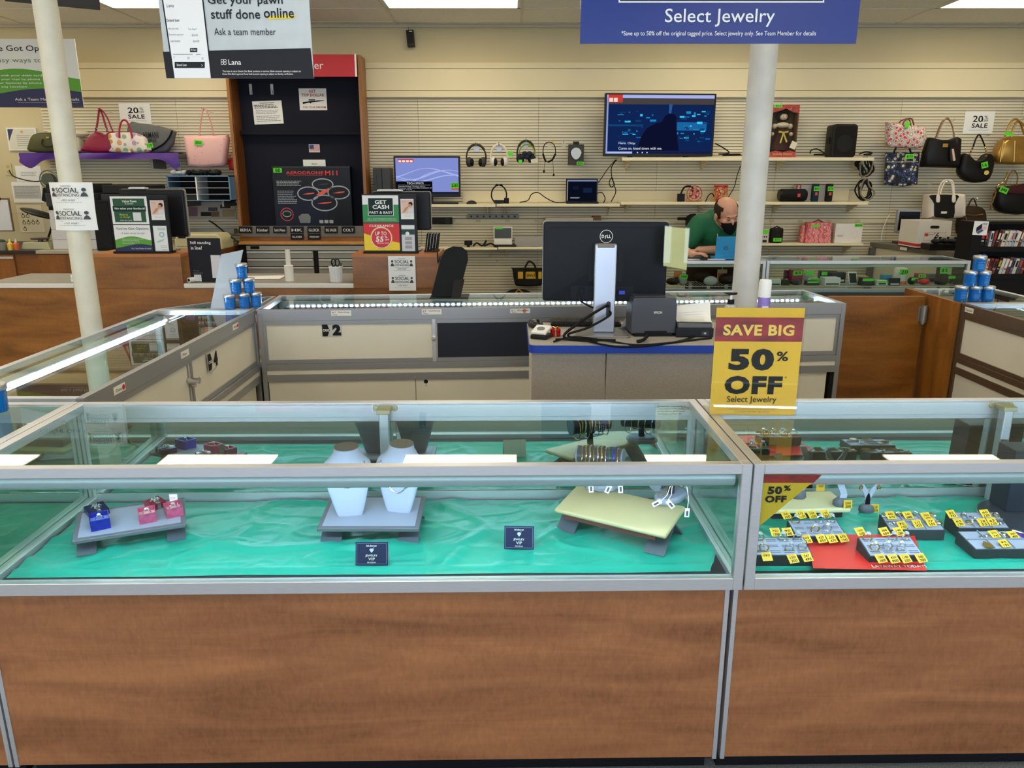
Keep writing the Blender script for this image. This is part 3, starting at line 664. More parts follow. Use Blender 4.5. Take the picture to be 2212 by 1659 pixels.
STONES = [GOLD, GOLD, M((226, 208, 170), 0.25, 1.0), GOLD, M((226, 208, 170), 0.25, 1.0), GOLD, SILVER, M((30, 110, 80), 0.2, 0.4), M((40, 60, 190), 0.2, 0.4), GOLD]
WORDS = ['leftmost', 'second', 'third', 'fourth', 'fifth', 'sixth', 'seventh', 'green-stoned', 'blue-stoned', 'rightmost']
def bracelets(tb, n, length, hb, side, start=0):
    for i in range(n):
        x = -length/2 + length*(0.12 + 0.80*i/(n - 1)); rr = 0.029 + (0.006 if i % 3 == 0 else 0.0); sag = rr - 0.0285
        pts = [(x + 0.002*math.sin(3*a), rr*math.cos(a), hb + rr*1.0*math.sin(a) - sag*1.4) for a in [2*math.pi*k/40 for k in range(40)]]
        k = [0.0014, 0.0020, 0.0026][i % 3]
        o = B().tube(pts, [k*(1.35 if j % 2 else 0.8) for j in range(40)], 6, True).build('bracelet', STONES[(i + start) % 10], smooth=True); put(o, tb.matrix_basis)
        tag(o, '%s bracelet on the %s bracelet bar' % (WORDS[i] if n == 10 else ['nearest', 'second nearest', 'middle', 'second farthest', 'farthest'][i], side), 'bracelet', 'bracelets on the bars')
bracelets(tb1, 10, 0.125, 0.098, 'left'); bracelets(tb2, 5, 0.115, 0.075, 'right', 2)
# white string tags hanging from the bracelets
def string_tag(label, a, b, w=0.012, h=0.024, roll=20):
    pa, pb = Vector(a), Vector(b); t = thing('string_tag', label, 'price tag', pb, 0, 'white string tags on bracelets')
    mid = (pa - pb)*0.5 + Vector((0.004, 0, -0.004))
    B().tube([pa - pb, mid, (0, 0, 0)], 0.0007, 5).build('string', WHITE, t)
    c = B().box(-w/2, -0.0006, -h, w/2, 0.0, 0).rot('Y', roll).build('tag_card', WHITE, t)
    s = B().box(-w*0.2, -0.001, -h*0.85, w*0.25, -0.0007, -h*0.3).rot('Y', roll).build('lettering', M((60, 66, 80), 0.6), t)
Yt = m3.translation.y
for lb, (x0, y0), (x1, y1), rl in (('white string tag left of centre under the left bracelet bar', (1270, 1035), (1276, 1045), -5), ('tilted white string tag under the left bracelet bar', (1312, 1035), (1318, 1047), 22),
        ('white string tag right under the left bracelet bar', (1338, 1035), (1340, 1046), -4), ('white string tag lying on the right stand base, left one', (1448, 1050), (1428, 1082), 60),
        ('white string tag lying on the right stand base, right one', (1452, 1050), (1442, 1082), -40), ('long dangling white string tag at the board edge', (1484, 1052), (1485, 1098), 2)):
    string_tag(lb, PY(x0, y0, 1.85 if x0 < 1400 else 1.80), PY(x1, y1, 1.845 if x0 < 1400 else 1.79), roll=rl)
# crumpled candy wrappers on the rear of the case (seen through the glass top)
# tent cards
def tent(label, x0, x1, y0, y1, rz):
    p = PZ((x0+x1)/2, y1, CZD); w = (x1-x0)*mpp(p.y, CZD); h = hgt(y0, y1, p.y)
    t = thing('tent_card', label, 'sign', p + Vector((0, 0, 0.001)), rz)
    nv = M((24, 28, 66), 0.35)
    B().add([(-w/2, 0, 0), (w/2, 0, 0), (w/2, h*0.28, h), (-w/2, h*0.28, h)], [(0, 1, 2, 3)]).build('front_leaf', nv, t)
    B().add([(-w/2, h*0.56, 0), (w/2, h*0.56, 0), (w/2, h*0.28, h), (-w/2, h*0.28, h)], [(0, 1, 2, 3)]).build('rear_leaf', WHITE, t)
    s = Sign(t, w, h*1.04); lv = M((190, 196, 226), 0.5)
    for a in ((0.04, 0.05, 0.96, 0.065), (0.04, 0.93, 0.96, 0.945), (0.04, 0.05, 0.05, 0.94), (0.95, 0.05, 0.96, 0.94)): s.rect(*a, M((120, 126, 170), 0.5), 1)
    s.text('Ask about our', 0.33, 0.11, 0.66, 0.19, WHITE, shear=0.2, bold=0.02)
    s.poly([(0.43, 0.33), (0.46, 0.27), (0.54, 0.27), (0.57, 0.33), (0.50, 0.46)], lv, 2); s.poly([(0.55, 0.25), (0.57, 0.22), (0.58, 0.26)], WHITE, 2)
    s.text('JEWELRY', 0.31, 0.53, 0.68, 0.64, WHITE, bold=0.005); s.text('VIP', 0.40, 0.66, 0.60, 0.78, WHITE, bold=0.005); s.text('PROGRAM', 0.37, 0.84, 0.63, 0.90, WHITE); s.done()
    k = math.atan2(h*0.28, h)
    for o in t.children:
        if o.name.split('.')[0] in ('print', 'lettering'): o.rotation_euler = (-k, 0, 0)
tent('navy jewelry program tent card at the front centre of the teal sheet', 768, 838, 1178, 1222, 0)
tent('navy jewelry program tent card nearer the cream board', 1089, 1153, 1143, 1187, -3)
# contents of the corner case: padded board with a tray of rings, wire-legged dish
t = thing('display_riser', 'cream padded board with a ring tray at the left photo edge', 'display stand', (-1.60, 1.79, CZD), 10)
B().box(-0.14, -0.06, 0.045, 0.14, 0.11, 0.06).build('padded_top', M((226, 214, 172), 0.5), t, bevel=0.006, seg=2)
for sx in (-1, 1): B().add([(sx*0.12, 0.02, 0.045), (sx*0.06, 0.02, 0.045), (sx*0.06, -0.05, 0), (sx*0.12, -0.05, 0), (sx*0.12, 0.03, 0.045), (sx*0.06, 0.03, 0.045), (sx*0.06, -0.04, 0), (sx*0.12, -0.04, 0)], [(0,1,2,3),(7,6,5,4),(0,4,5,1),(1,5,6,2),(2,6,7,3),(3,7,4,0)]).build('folded_leg', SLATE, t)
t = thing('ring_tray', 'grey tray of gold rings mirrored at the far left', 'tray', (-1.58, 1.82, CZD + 0.061), 6)
B().box(-0.09, -0.04, 0, 0.09, 0.06, 0.028).build('body', GREYP, t, bevel=0.002); B().box(-0.08, -0.03, 0.028, 0.08, 0.05, 0.030).build('inlay', LILAC, t)
for k in range(4):
    r = thing('ring', ['gold ring at the left end', 'gold ring second from left', 'gold ring third from left', 'gold ring at the right end'][k] + ' of the mirrored grey tray', 'ring', (-1.64 + 0.04*k, 1.825, CZD + 0.061 + 0.030 + 0.013), 80 + 10*k); ring_parts(r, GOLD, 1.4)
t = thing('wire_dish', 'small glass dish on curved gold wire legs mirrored at the left', 'dish', (-1.36, 1.745, CZD))
B().lathe([(0.012, 0.062), (0.036, 0.082), (0.048, 0.10), (0.046, 0.10), (0.034, 0.085), (0.010, 0.066)], (0, 0, 0), 24).build('bowl', M((225, 190, 190), 0.1, trans=0.7), t, smooth=True)
for k in range(3):
    a = 2*math.pi*k/3; c, s_ = math.cos(a), math.sin(a)
    B().tube([(0.045*c, 0.045*s_, 0.098), (0.030*c, 0.030*s_, 0.07), (0.014*c, 0.014*s_, 0.05), (0.03*c, 0.03*s_, 0.018), (0.062*c, 0.062*s_, 0.003)], 0.002, 6).build('leg', GOLD, t, smooth=True)

# ---- case B: pennant, trays, rings, tags
gp = JM @ Vector((0, 0.0165, 0))
def on_glassB(px, py):                               # onto the inner side of the front glass, row coordinates
    n = JM.to_3x3() @ Vector((0, 1, 0)); d = Vector(ray(px, py)); t = (gp - Vector((0, 0, H))).dot(n)/d.dot(n); return JI @ (Vector((0, 0, H)) + d*t)
q = [on_glassB(*p) for p in ((1645, 1026), (1775, 1026), (1640, 1137))]; q2 = [on_glassB(*p) for p in ((1757, 1043), (1645, 1043))]
t = thing('pennant', 'red and yellow triangular 50% off pennant in the case corner', 'sign', JM @ q[0]); t.rotation_euler = (0, 0, R(YAW))
k = [p - q[0] for p in q]; k2 = [p - q[0] for p in q2]
B().prism([(p.x, p.z) for p in k], 0, 0.0008).build('card', M((236, 186, 34), 0.5), t)
b = B().add([(p.x, -0.0004, p.z) for p in (k[0], k[1], k2[0], k2[1])], [(0, 1, 2, 3)]); b.build('print', M((170, 24, 22), 0.5, var=0.5, scale=30), t)
w = k[1].x; s = Sign(t, w, 0.12, x0=0, z1=0, y=-0.0006)
u = lambda px: (on_glassB(px, 1070).x - q[0].x)/w; vv = lambda py: (q[0].z - on_glassB(1680, py).z)/0.12
s.text('50', u(1657), vv(1050), u(1688), vv(1067), INK, bold=0.05).text('%', u(1691), vv(1048), u(1706), vv(1060), INK, bold=0.03).text('OFF', u(1653), vv(1070), u(1699), vv(1085), INK, bold=0.05).done()
def tray(label, bl, br, fr, fl, slots, zf=0.028, zb=0.046, kind='slots'):
    P = [PZ(*fl, CZD + zf), PZ(*fr, CZD + zf), PZ(*br, CZD + zb), PZ(*bl, CZD + zb)]
    u = P[1] - P[0]; v = ((P[3] - P[0]) + (P[2] - P[1]))*0.5; m = basis((P[0] + P[1])*0.5, u, v)
    w, d = u.length, (v - u.normalized()*v.dot(u.normalized())).length
    t = thing('jewelry_tray', label, 'tray'); put(t, m); mi = m.inverted()
    def down(x, y): p = m @ Vector((x, y, 0)); p.z = CZD; return mi @ p
    top = [Vector((-w/2, 0, 0)), Vector((w/2, 0, 0)), Vector((w/2, d, 0)), Vector((-w/2, d, 0))]; bot = [down(p.x, p.y) for p in top]
    B().add(bot + top, [(0,3,2,1),(4,5,6,7),(0,1,5,4),(1,2,6,5),(2,3,7,6),(3,0,4,7)]).build('body', CHAR, t)
    B().box(-w/2 + 0.003, 0.003, 0, w/2 - 0.003, d - 0.003, 0.0015).build('insert', LILAC, t)
    if kind == 'slots':
        for r in range(3):
            for c in range(4):
                x = -w/2 + w*(0.15 + 0.235*c); y = d*(0.2 + 0.3*r)
                B().box(x - w*0.085, y - d*0.045, 0.0015, x + w*0.085, y - d*0.03, 0.0032).box(x - w*0.085, y + d*0.035, 0.0015, x + w*0.085, y + d*0.05, 0.0032).build('slot', M((120, 124, 142), 0.6), t)
    else:
        for c in (1, 2): B().box(-w/2 + w*c/3 - 0.001, 0.003, 0.0015, -w/2 + w*c/3 + 0.001, d - 0.003, 0.006).build('divider', M((140, 144, 160), 0.6), t)
        B().box(-w/2 + 0.003, d/2 - 0.001, 0.0015, w/2 - 0.003, d/2 + 0.001, 0.006).build('divider', M((140, 144, 160), 0.6), t)
    return t, m, plane_of(m)
T1 = tray('grey ring tray beside the aluminium stile, lowest left', (1640, 1161), (1727, 1161), (1756, 1201), (1630, 1201), 0)
T2 = tray('grey ring tray below the triangular pennant', (1696, 1125), (1805, 1122), (1829, 1158), (1720, 1161), 0)
T3 = tray('grey ring tray on the front of the red sheet', (1845, 1162), (1971, 1159), (1997, 1201), (1879, 1203), 0)
T4 = tray('dark compartment tray behind the tray on the red sheet', (1899, 1112), (2023, 1109), (2042, 1146), (1922, 1146), 0, kind='comp')
T5 = tray('dark compartment tray at the right beside the round black base', (2035, 1107), (2151, 1106), (2182, 1142), (2070, 1142), 0, kind='comp')
T6 = tray('dark compartment tray holding a gold coin pendant', (2072, 1149), (2206, 1146), (2237, 1187), (2107, 1188), 0, zf=0.024, zb=0.034, kind='comp')
def cx(x, y): return (1572 + x/3.456, 860 + y/3.456)
ring_groups = ((T1, 'lowest left', [(232, 1065), (405, 1062), (515, 1058), (265, 1138), (455, 1135), (552, 1128)]), (T2, 'pennant', [(500, 932), (680, 928), (765, 924), (645, 1000), (735, 992)]),
               (T3, 'red sheet', [(1035, 1065), (1225, 1062), (1318, 1062), (1090, 1135), (1185, 1128), (1285, 1132)]))
for (t, m, pl), nm, ps in ring_groups:
    for i, p in enumerate(ps):
        r = thing('ring', '%s ring, %s in the %s ring tray' % ('gold' if (i*7) % 3 == 0 else 'silver', ['rear left', 'rear middle', 'rear right', 'front left', 'front middle', 'front right'][i], nm), 'ring', group='rings in the trays')
        ring_parts(r, GOLD if (i*7) % 3 == 0 else SILVER, 1.15); on_board(r, m, pl, *cx(*p), rz=random.uniform(-25, 25), lift=0.0105)
for (t, m, pl), nm, ps in ((T4, 'compartment tray behind the red sheet', [(1165, 880), (1275, 875), (1400, 872), (1525, 880), (1215, 935), (1570, 935)]), (T5, 'tray beside the round base', [(1760, 885), (1800, 935), (1820, 905), (2000, 882), (2030, 935)]), (T6, 'coin pendant tray', [(1905, 1045), (2045, 1025), (2080, 1035)])):
    for i, p in enumerate(ps):
        o = thing('earring', '%s small earring in the %s' % (['first', 'second', 'third', 'fourth', 'fifth', 'sixth'][i], nm), 'earring', group='earrings in the trays')
        B().tube([(0.008*math.cos(a), 0.008*math.sin(a), 0.002) for a in [2*math.pi*k/14 for k in range(14)]], 0.0018, 5, True).build('hoop', GOLD if i % 2 else SILVER, o, smooth=True)
        B().ell((0.004, -0.006, 0.004), (0.004, 0.004, 0.003), 8, 6).build('stone', SILVER, o); on_board(o, m, pl, *cx(*p), rz=random.uniform(0, 360), lift=0.002)
o = thing('coin_pendant', 'round gold coin pendant in the nearest compartment tray', 'pendant'); B().cyl((0, 0, 0), (0, 0.0, 0.002), 0.0125, n=24).build('coin', GOLD, o); B().tube([(0.003*math.cos(a), 0.0155 + 0.003*math.sin(a), 0.001) for a in [2*math.pi*k/10 for k in range(10)]], 0.0008, 5, True).build('bail', GOLD, o)
on_board(o, T6[1], T6[2], *cx(1940, 1110), lift=0.004)
def ptag(a, b, px, py, pl, m, rz, where, up=False):
    lb = 'yellow price tag, ' + where
    t = thing('price_tag', lb, 'price tag', group='yellow price tags'); w, h = 0.0255, 0.024
    B().box(-w/2, 0, 0, w/2, h, 0.0006).build('card', YEL_TAG, t)
    q = B(); rd = M((190, 60, 20), 0.6)
    r_ = Sign(t, w, h, z1=0, y=0)                    # draw in the card plane
    def flat(sg):
        for bb in list(sg.rects.values()) + list(sg.txt.values()): bb.v = [(x, -z + 0.0 - 0.0, 0.0007 - y*0.4) for x, y, z in bb.v]
        for bb in list(sg.rects.values()) + list(sg.txt.values()): bb.v = [(x, h - y, z) for x, y, z in bb.v]
    r_.text('NOW ONLY', 0.18, 0.07, 0.82, 0.17, rd)
    if a: r_.text(a, 0.18, 0.25, 0.82, 0.52, INK, bold=0.02, shear=0.15)
    if b: r_.text(b, 0.18, 0.62, 0.85, 0.92, INK, bold=0.02, shear=0.15)
    flat(r_); r_.done()
    if up: t.location = pl; t.rotation_euler = (R(78), 0, R(rz))
    else: on_board(t, m, pl, px, py, rz, 0.004); put(t, t.matrix_basis @ Matrix.Rotation(R(20), 4, 'X'))
    return t
TG = [(T2, 450, 910, '50', '100', 14), (T2, 560, 908, '575', '1150', 14), (T2, 645, 906, '750', '1500', 14), (T2, 745, 903, '125', '205', 14),
      (T2, 602, 1092, '105', '210', 10), (T2, 712, 1088, '425', '850', 10), (T2, 790, 1088, '235', '470', 10), (T2, 875, 1082, '675', '1345', 10),
      (T1, 365, 1040, '750', '1500', 6), (T1, 460, 1038, '90', '180', 10), (T1, 300, 1225, '193', '', 4), (T1, 500, 1240, '150', '300', 12), (T1, 605, 1228, '247', '495', 12),
      (T3, 1005, 1036, '1000', '2000', 12), (T3, 1185, 1035, '300', '600', 12), (T3, 1292, 1035, '140', '280', 12), (T3, 1160, 1238, '1200', '2400', 12), (T3, 1255, 1240, '450', '900', 12), (T3, 1345, 1238, '1100', '2200', 12), (T3, 1460, 1235, '350', '700', 12),
      (T4, 1228, 912, '485', '970', 8), (T4, 1358, 912, '340', '680', 10), (T4, 1495, 920, '750', '1400', 10), (T4, 1318, 985, '75', '150', 14), (T4, 1430, 975, '212', '425', 10), (T4, 1530, 965, '77', '155', 10),
      (T5, 1685, 902, '35', '70', 12), (T5, 1935, 898, '60', '120', 8), (T5, 1740, 965, '65', '130', 10), (T5, 1918, 965, '28', '55', 10), (T5, 1990, 960, '62', '125', 10),
      (T6, 2010, 1052, '375', '745', 12), (T6, 2150, 1058, '200', '400', 12), (T6, 2085, 1122, '95', '190', 12)]
POSW = ['leftmost', 'second from left', 'third from left', 'rightmost']
WH = {id(T1[0]): 'ring tray beside the stile', id(T2[0]): 'ring tray below the pennant', id(T3[0]): 'ring tray on the red sheet', id(T4[0]): 'tray behind the red sheet', id(T5[0]): 'tray beside the round base', id(T6[0]): 'coin pendant tray'}
CNT = {}
for (t, m, pl), x, y, a, b, rz in TG:
    ys_ = [q[2] for q in TG if q[0][0] is t]; row = 'back' if y < (min(ys_) + max(ys_))/2 else 'front'; kk_ = (id(t), row); CNT[kk_] = CNT.get(kk_, -1) + 1
    ptag(a, b, *cx(x, y), pl, m, rz, '%s, %s row of %s' % (POSW[CNT[kk_]], row, WH[id(t)]))
# red sheet
a = [PZ(*p, CZD + 0.012) for p in ((1757, 1228), (2002, 1233), (1975, 1155), (1740, 1155))]
t = thing('layaway_sheet', 'glossy red layaway sheet lying under the ring trays', 'flyer', a[0]); k = [p - a[0] for p in a]
B().slab([(p.x, p.y) for p in k], 0, 0.0008).build('sheet', M((206, 44, 40), 0.25), t)
v_, f_ = text_mesh('LAYAWAY TODAY!', 0.02); xs_ = [p[0] for p in v_]; x0_ = PZ(1880, 1231, CZD).x - a[0].x; x1_ = PZ(1996, 1231, CZD).x - a[0].x
q = B().add([(x0_ + (x - min(xs_))/(max(xs_) - min(xs_))*(x1_ - x0_), 0.004 + y*0.016, 0.0012) for x, y in v_], f_); q.build('lettering', WHITE, t)
# cream board at the back left of case B, earring forms, watch stand on the right
p0, p1 = PZ(1650, 1103, CZD + 0.03), PZ(1840, 1100, CZD + 0.03)
t = thing('display_riser', 'cream padded board behind the triangular pennant', 'display stand', (p0 + p1)*0.5); t.location.z = CZD; t.rotation_euler = (0, 0, R(3)); w = (p1 - p0).length
B().box(-w/2, 0, 0.018, w/2, 0.13, 0.032).build('padded_top', M((226, 214, 172), 0.5), t, bevel=0.005, seg=2); B().box(-w/2 + 0.03, 0.01, 0, w/2 - 0.02, 0.11, 0.018).build('support', DKGREY, t)
def yform(label, px, py, hgt_px, y_arms, zb):
    p = PZ(px, py, zb); t = thing('earring_form', label, 'earring stand', p); h = hgt(py - hgt_px, py, p.y)
    B().lathe([(0.018, 0), (0.021, 0.004), (0.020, 0.016), (0.012, 0.024)], (0, 0, 0), 16, 1.1, 0.8).build('foot', M((92, 96, 108), 0.5), t, smooth=True)
    if y_arms:
        for sx in (-1, 1): B().loft([[(x + c[0] , y, c[1]) for x, y in ((-0.008, -0.002), (0.008, -0.002), (0.008, 0.002), (-0.008, 0.002))] for c in ((0, 0.018), (0.001*sx, 0.045), (sx*0.008, 0.062), (sx*0.024, 0.085), (sx*0.030, h), (sx*0.022, h + 0.012))]).build('arm', M((168, 174, 194), 0.55), t)
        for sx in (-1, 1): B().tube([(sx*0.026 + 0.004*math.cos(a), -0.004, 0.078 + 0.007*math.sin(a)) for a in [2*math.pi*k/12 for k in range(12)]], 0.002, 5, True).build('earring_loop', GOLD, t)
    else:
        B().loft([[(x + c[0], y + c[2], c[1]) for x, y in ((-0.010, -0.003), (0.010, -0.003), (0.010, 0.003), (-0.010, 0.003))] for c in ((0.004, 0.018, 0), (0.008, 0.035, 0.004), (0.0, 0.055, 0.006), (-0.008, 0.075, 0.002), (-0.006, h, -0.004))]).build('arm', M((168, 174, 194), 0.55), t)
    return t
yform('grey Y-shaped earring form with gold hoops on the teal sheet', 1871, 1105, 68, True, CZD)
yform('curved grey finger form on the cream board edge', 1815, 1092, 52, False, CZD + 0.032)
yform('second grey finger form behind the pennant', 1724, 1075, 40, False, CZD + 0.032)
ptag('1000', '2000', 0, 0, PZ(1825, 1092, CZD + 0.032) + Vector((0, -0.02, 0)), None, 4, 'leaning on the curved finger form', up=True)
ptag('65', '130', 0, 0, PZ(1889, 1108, CZD) + Vector((0, 0, 0.002)), None, 2, 'leaning on the Y-shaped form', up=True)
ptag('1500', '', 0, 0, PZ(1772, 1062, CZD + 0.032) + Vector((0, 0, 0.002)), None, 0, 'at the rear of the cream board', up=True)
p = PZ(2200, 1128, CZD); t = thing('watch_stand', 'black block stand on a round dark base at the right edge', 'display stand', p + Vector((0.04, 0.02, 0)))
B().lathe([(0.125, 0), (0.128, 0.004), (0.125, 0.010), (0.110, 0.013)], (0, 0, 0), 36).build('round_base', M((50, 54, 64), 0.35), t, smooth=True); B().lathe([(0.1285, 0.003), (0.1295, 0.005), (0.1285, 0.007)], (0, 0, 0), 36).build('base_rim', SILVER, t)
B().box(-0.055, 0.02, 0.013, 0.13, 0.10, 0.20).build('block', M((30, 36, 48), 0.4), t, bevel=0.002)
p = PZ(2203, 1165, CZD); t = thing('purple_card', 'purple flyer corner beside the coin pendant tray', 'flyer', p + Vector((0.03, 0, 0.001)), 20)
B().box(-0.05, 0, 0, 0.05, 0.06, 0.001).build('card', M((92, 54, 150), 0.4), t)

# ------------------------------------------------------------------ columns and hanging signs
COLM = M((216, 210, 190), 0.5, var=0.08, scale=9)
for nm, px, Yc, wpx in (('cream round steel column with a social distancing notice taped on', 152, 3.6, 46), ('pale scuffed round steel column beside the leaning man', 1628, 3.72, 56)):
    p = PY(px, 390, Yc); r = wpx/2*mpp(Yc, p.z)
    t = thing('column', nm, 'column', (p.x, Yc, 0)); B().cyl((0, 0, 0), (0, 0, CZ), r, n=28).build('pipe', COLM if px < 1000 else M((206, 204, 198), 0.5, var=0.10, scale=7), t, smooth=True)
    B().lathe([(r*1.5, 0), (r*1.5, 0.012), (r*1.1, 0.02)], (0, 0, 0), 24).build('foot_collar', COLM, t)
    if px > 1000: COLR = (p.x, Yc, r)
    else: COLL = (p.x, Yc, r)
# notice wrapped loosely on the left column
def curved(parent, w, h, y0, k, mat, name='sheet', n=14, lean=0.0):
    return B().grid(lambda u, v: ((u - 0.5)*w, y0 + k*((u - 0.5)*w)**2 + 0.006*math.sin(5*v + 3*u)*abs(u-.5), v*h), n, 8).build(name, mat, parent, smooth=True)
def curve_print(t, y0, k):                           # bend print onto the same curve
    for o in t.children:
        if o.name.split('.')[0] in ('print', 'lettering'):
            for v in o.data.vertices: v.co.y += k*v.co.x**2 + 0.006*math.sin(5*v.co.z/t['h'] + 3*(v.co.x/t['w'] + .5))*abs(v.co.x/t['w']) 
def social(s, a, full=True):
    g = M((70, 72, 76), 0.7)
    for k, v0 in enumerate((0.04, 0.52) if full else (0.10,)):
        h = 1.0 if full else 2.0
        s.text('MAINTAIN', 0.38, v0 + 0.02*h, 0.62, v0 + 0.05*h, g); s.text('SOCIAL', 0.24, v0 + 0.07*h, 0.76, v0 + 0.17*h, INK, bold=0.004); s.text('DISTANCING', 0.24, v0 + 0.19*h, 0.76, v0 + 0.25*h, INK)
        s.rect(0.24, v0 + 0.285*h, 0.76, v0 + 0.289*h, g); s.text('6 FEET APART', 0.34, v0 + 0.31*h, 0.68, v0 + 0.345*h, g); s.text("Let's keep everyone healthy and safe", 0.2, v0 + 0.365*h, 0.8, v0 + 0.385*h, g)
        for u in (0.15, 0.85):
            s.disc(u, v0 + 0.11*h, 0.042, g); s.poly([(u - 0.07, v0 + 0.25*h), (u - 0.045, v0 + 0.19*h), (u, v0 + 0.155*h), (u + 0.045, v0 + 0.19*h), (u + 0.07, v0 + 0.25*h)], g)
p = PY(158, 498, COLL[1] - COLL[2] - 0.004); m = mpp(p.y, p.z); w, h = 92*m, hgt(394, 498, p.y)
t = thing('notice_sheet', 'white social distancing sheet curled around the left column', 'notice', (COLL[0] + 0.005, p.y, p.z)); t['w'] = w; t['h'] = h
curved(t, w, h, 0.0, 4.5, PAPER); s = Sign(t, w, h, y=-0.0042); social(s, 1); s.done(); curve_print(t, 0, 4.5); del t['w'], t['h']
# small sheet hanging below the payment sign stand: same notice on the wooden pod
def hanging(name, label, px0, px1, pyb, Y, h_extra, mat, th=0.005, top=None):
    p = PY((px0+px1)/2, pyb, Y); w = (px1-px0)*mpp(Y, p.z); t = thing(name, label, 'hanging sign', p)
    B().box(-w/2, 0, 0, w/2, th, h_extra).build('board', mat, t)
    for sx in (-0.4, 0.4): B().cyl((sx*w, th/2, h_extra), (sx*w, th/2, CZ - p.z), 0.001, n=5).build('cord', WHITE, t)
    return t, Sign(t, w, h_extra).at(Y, p)
BLUE = M((8, 42, 128), 0.25)
t, s = hanging('hanging_sign', 'blue hanging select jewelry sign at the top right', 1253, 1849, 94, 2.4, 0.55, BLUE)
s.prect(1336, -200, 1780, 6, WHITE, 1).prect(1339, -197, 1777, 2.5, M((24, 26, 52), 0.3), 2)
s.ptext('Select Jewelry', 1436, 19, 1673, 58, WHITE, bold=0.004); s.ptext('*Save up to 50% off the original tagged price. Select jewelry only. See Team Member for details', 1342, 67, 1762, 80, WHITE, bold=0.004); s.done()
# grey online-pawn sign
t, s = hanging('hanging_sign', 'grey and black hanging online pawn sign at the top left', 360, 678, 169, 3.3, 0.56, M((186, 194, 200), 0.5, var=0.05, scale=14))
DK = M((24, 24, 30), 0.4); PHO = M((232, 234, 238), 0.4); g = M((120, 124, 130), 0.6)
s.ppoly([(360, 169), (352, 112), (671, 104), (678, 169)], DK, 1)
s.ppoly([(344, -150), (350, 0), (375, 169), (459, 169), (440, 0), (420, -150)], DK, 2); s.ppoly([(347, -150), (353, 0), (378, 169), (456, 169), (437, 0), (417, -150)], PHO, 3)
s.ptext('Lana', 361, 9, 376, 16, DK, 5); s.ptext('Extend loan', 361, 41, 388, 47, DK, 5, 0.01); s.ptext('New due date', 364, 60, 386, 64, g, 5); s.ptext('Tue, Sep 8', 407, 61, 425, 66, g, 5)
s.ptext('Extension payment', 366, 73, 397, 78, g, 5); s.ptext('$26.00', 415, 74, 428, 79, g, 5); s.ptext('Loan amount', 369, 86, 390, 91, g, 5); s.ptext('$64.00', 418, 87, 431, 92, g, 5)
s.prect(411, 104, 427, 113, DK, 5); s.ptext('30 days', 413, 106, 425, 111, WHITE, 7); s.prect(375, 117, 434, 118, g, 5); s.disc(*s.uv(421, 118.5), 0.011, WHITE, 6); s.ptext('0', 376, 122, 378, 127, g, 5); s.ptext('20', 405, 123, 410, 128, g, 5); s.ptext('30', 436, 124, 440, 129, g, 5)
s.prect(378, 134, 443, 147, DK, 5); s.ptext('Extend Loan', 383, 138, 404, 143, WHITE, 7, 0.01); s.ptext('>', 436, 139, 439, 144, WHITE, 7)
s.ptext('Get your pawn', 449, -9, 611, 14, DK, 3, 0.012); s.ptext('stuff done', 456, 20, 562, 41, DK, 3, 0.012); s.ptext('online', 570, 17, 635, 39, DK, 3, 0.012)
s.ppoly([(572, 36), (580, 42), (635, 40), (640, 34), (622, 32), (600, 34)], M((226, 204, 40), 0.5), 1); s.ptext('Ask a team member', 463, 61, 596, 76, DK, 3)
for a in range(4):
    u, v = s.uv(483.5 + 4.2*math.cos(R(45 + 90*a)), 134 + 4.2*math.sin(R(45 + 90*a))); s.ring(u, v, 0.007, 0.007*s.w/s.h, 0.003, WHITE, 3, 14)
s.ptext('Lana', 494, 129, 521, 140, WHITE, 3, 0.005); s.ptext('The loan is not a Green Dot Bank product or service. Bank account opening is subject to', 481, 152, 650, 157, WHITE, 3); s.ptext('Green Dot Bank approval. Lana bank account opening is subject to identity verification.', 481, 158, 634, 163, WHITE, 3); s.done()
# green and navy payment options sign (also repeated small on the counter)
def options(s, a=0.06, b=0.96, c=0.20):
    GR, NV = M((88, 160, 44), 0.5), M((28, 34, 84), 0.5); n = 24
    top = [(u, 0.60 - 0.17*math.sin(math.pi*(0.15 + 0.75*u))**2) for u in [i/n for i in range(n+1)]]
    s.poly(top + [(1, 1), (0, 1)], GR, 1); mid = [(u, 0.80 - 0.10*math.sin(math.pi*(u*1.25 - 0.35)) * 0.8) for u in [i/n for i in range(n+1)]]
    s.poly(mid + [(1, 1), (0, 1)], NV, 2); s.text("You've Got Options", a, 0.09, b, 0.20, M((50, 44, 52), 0.6), 3, 0.006); s.text('4 easy ways to pay', c, 0.27, 0.84, 0.36, M((110, 136, 90), 0.6), 3)
    for k, l in enumerate(('Extend with your debit card online', 'Extend your loan by phone', 'Pay your layaway by phone', 'Pay at any location')): s.text(l, 0.20, 0.515 + 0.055*k, [0.80, 0.66, 0.67, 0.54][k], 0.550 + 0.055*k, WHITE, 4, 0.008)
    s.text('Ask a Team Member for details', 0.42, 0.86, 0.97, 0.90, WHITE, 4); s.rect(0.44, 0.925, 0.97, 0.928, WHITE, 4)
t, s = hanging('hanging_sign', 'white green and navy payment options sign behind the left column', -70, 181, 232, 7.0, hgt(84, 232, 7.0), PAPER, top=84); options(s, 0.14, 0.865, 0.22); s.done()
p = PY(113, 12, 5.2); t = thing('hanging_sign', 'dark underside of a sign board at the top left corner', 'hanging sign', p)
m = mpp(5.2, p.z); B().box(-101*m, 0, 0, 101*m, 0.008, 0.5).rot('Y', 5).build('board', M((20, 20, 24), 0.4), t)
for sx in (-0.25, 0.25): B().cyl((sx, 0.004, 0.45), (sx, 0.004, CZ - p.z), 0.001, n=5).build('cord', WHITE, t)

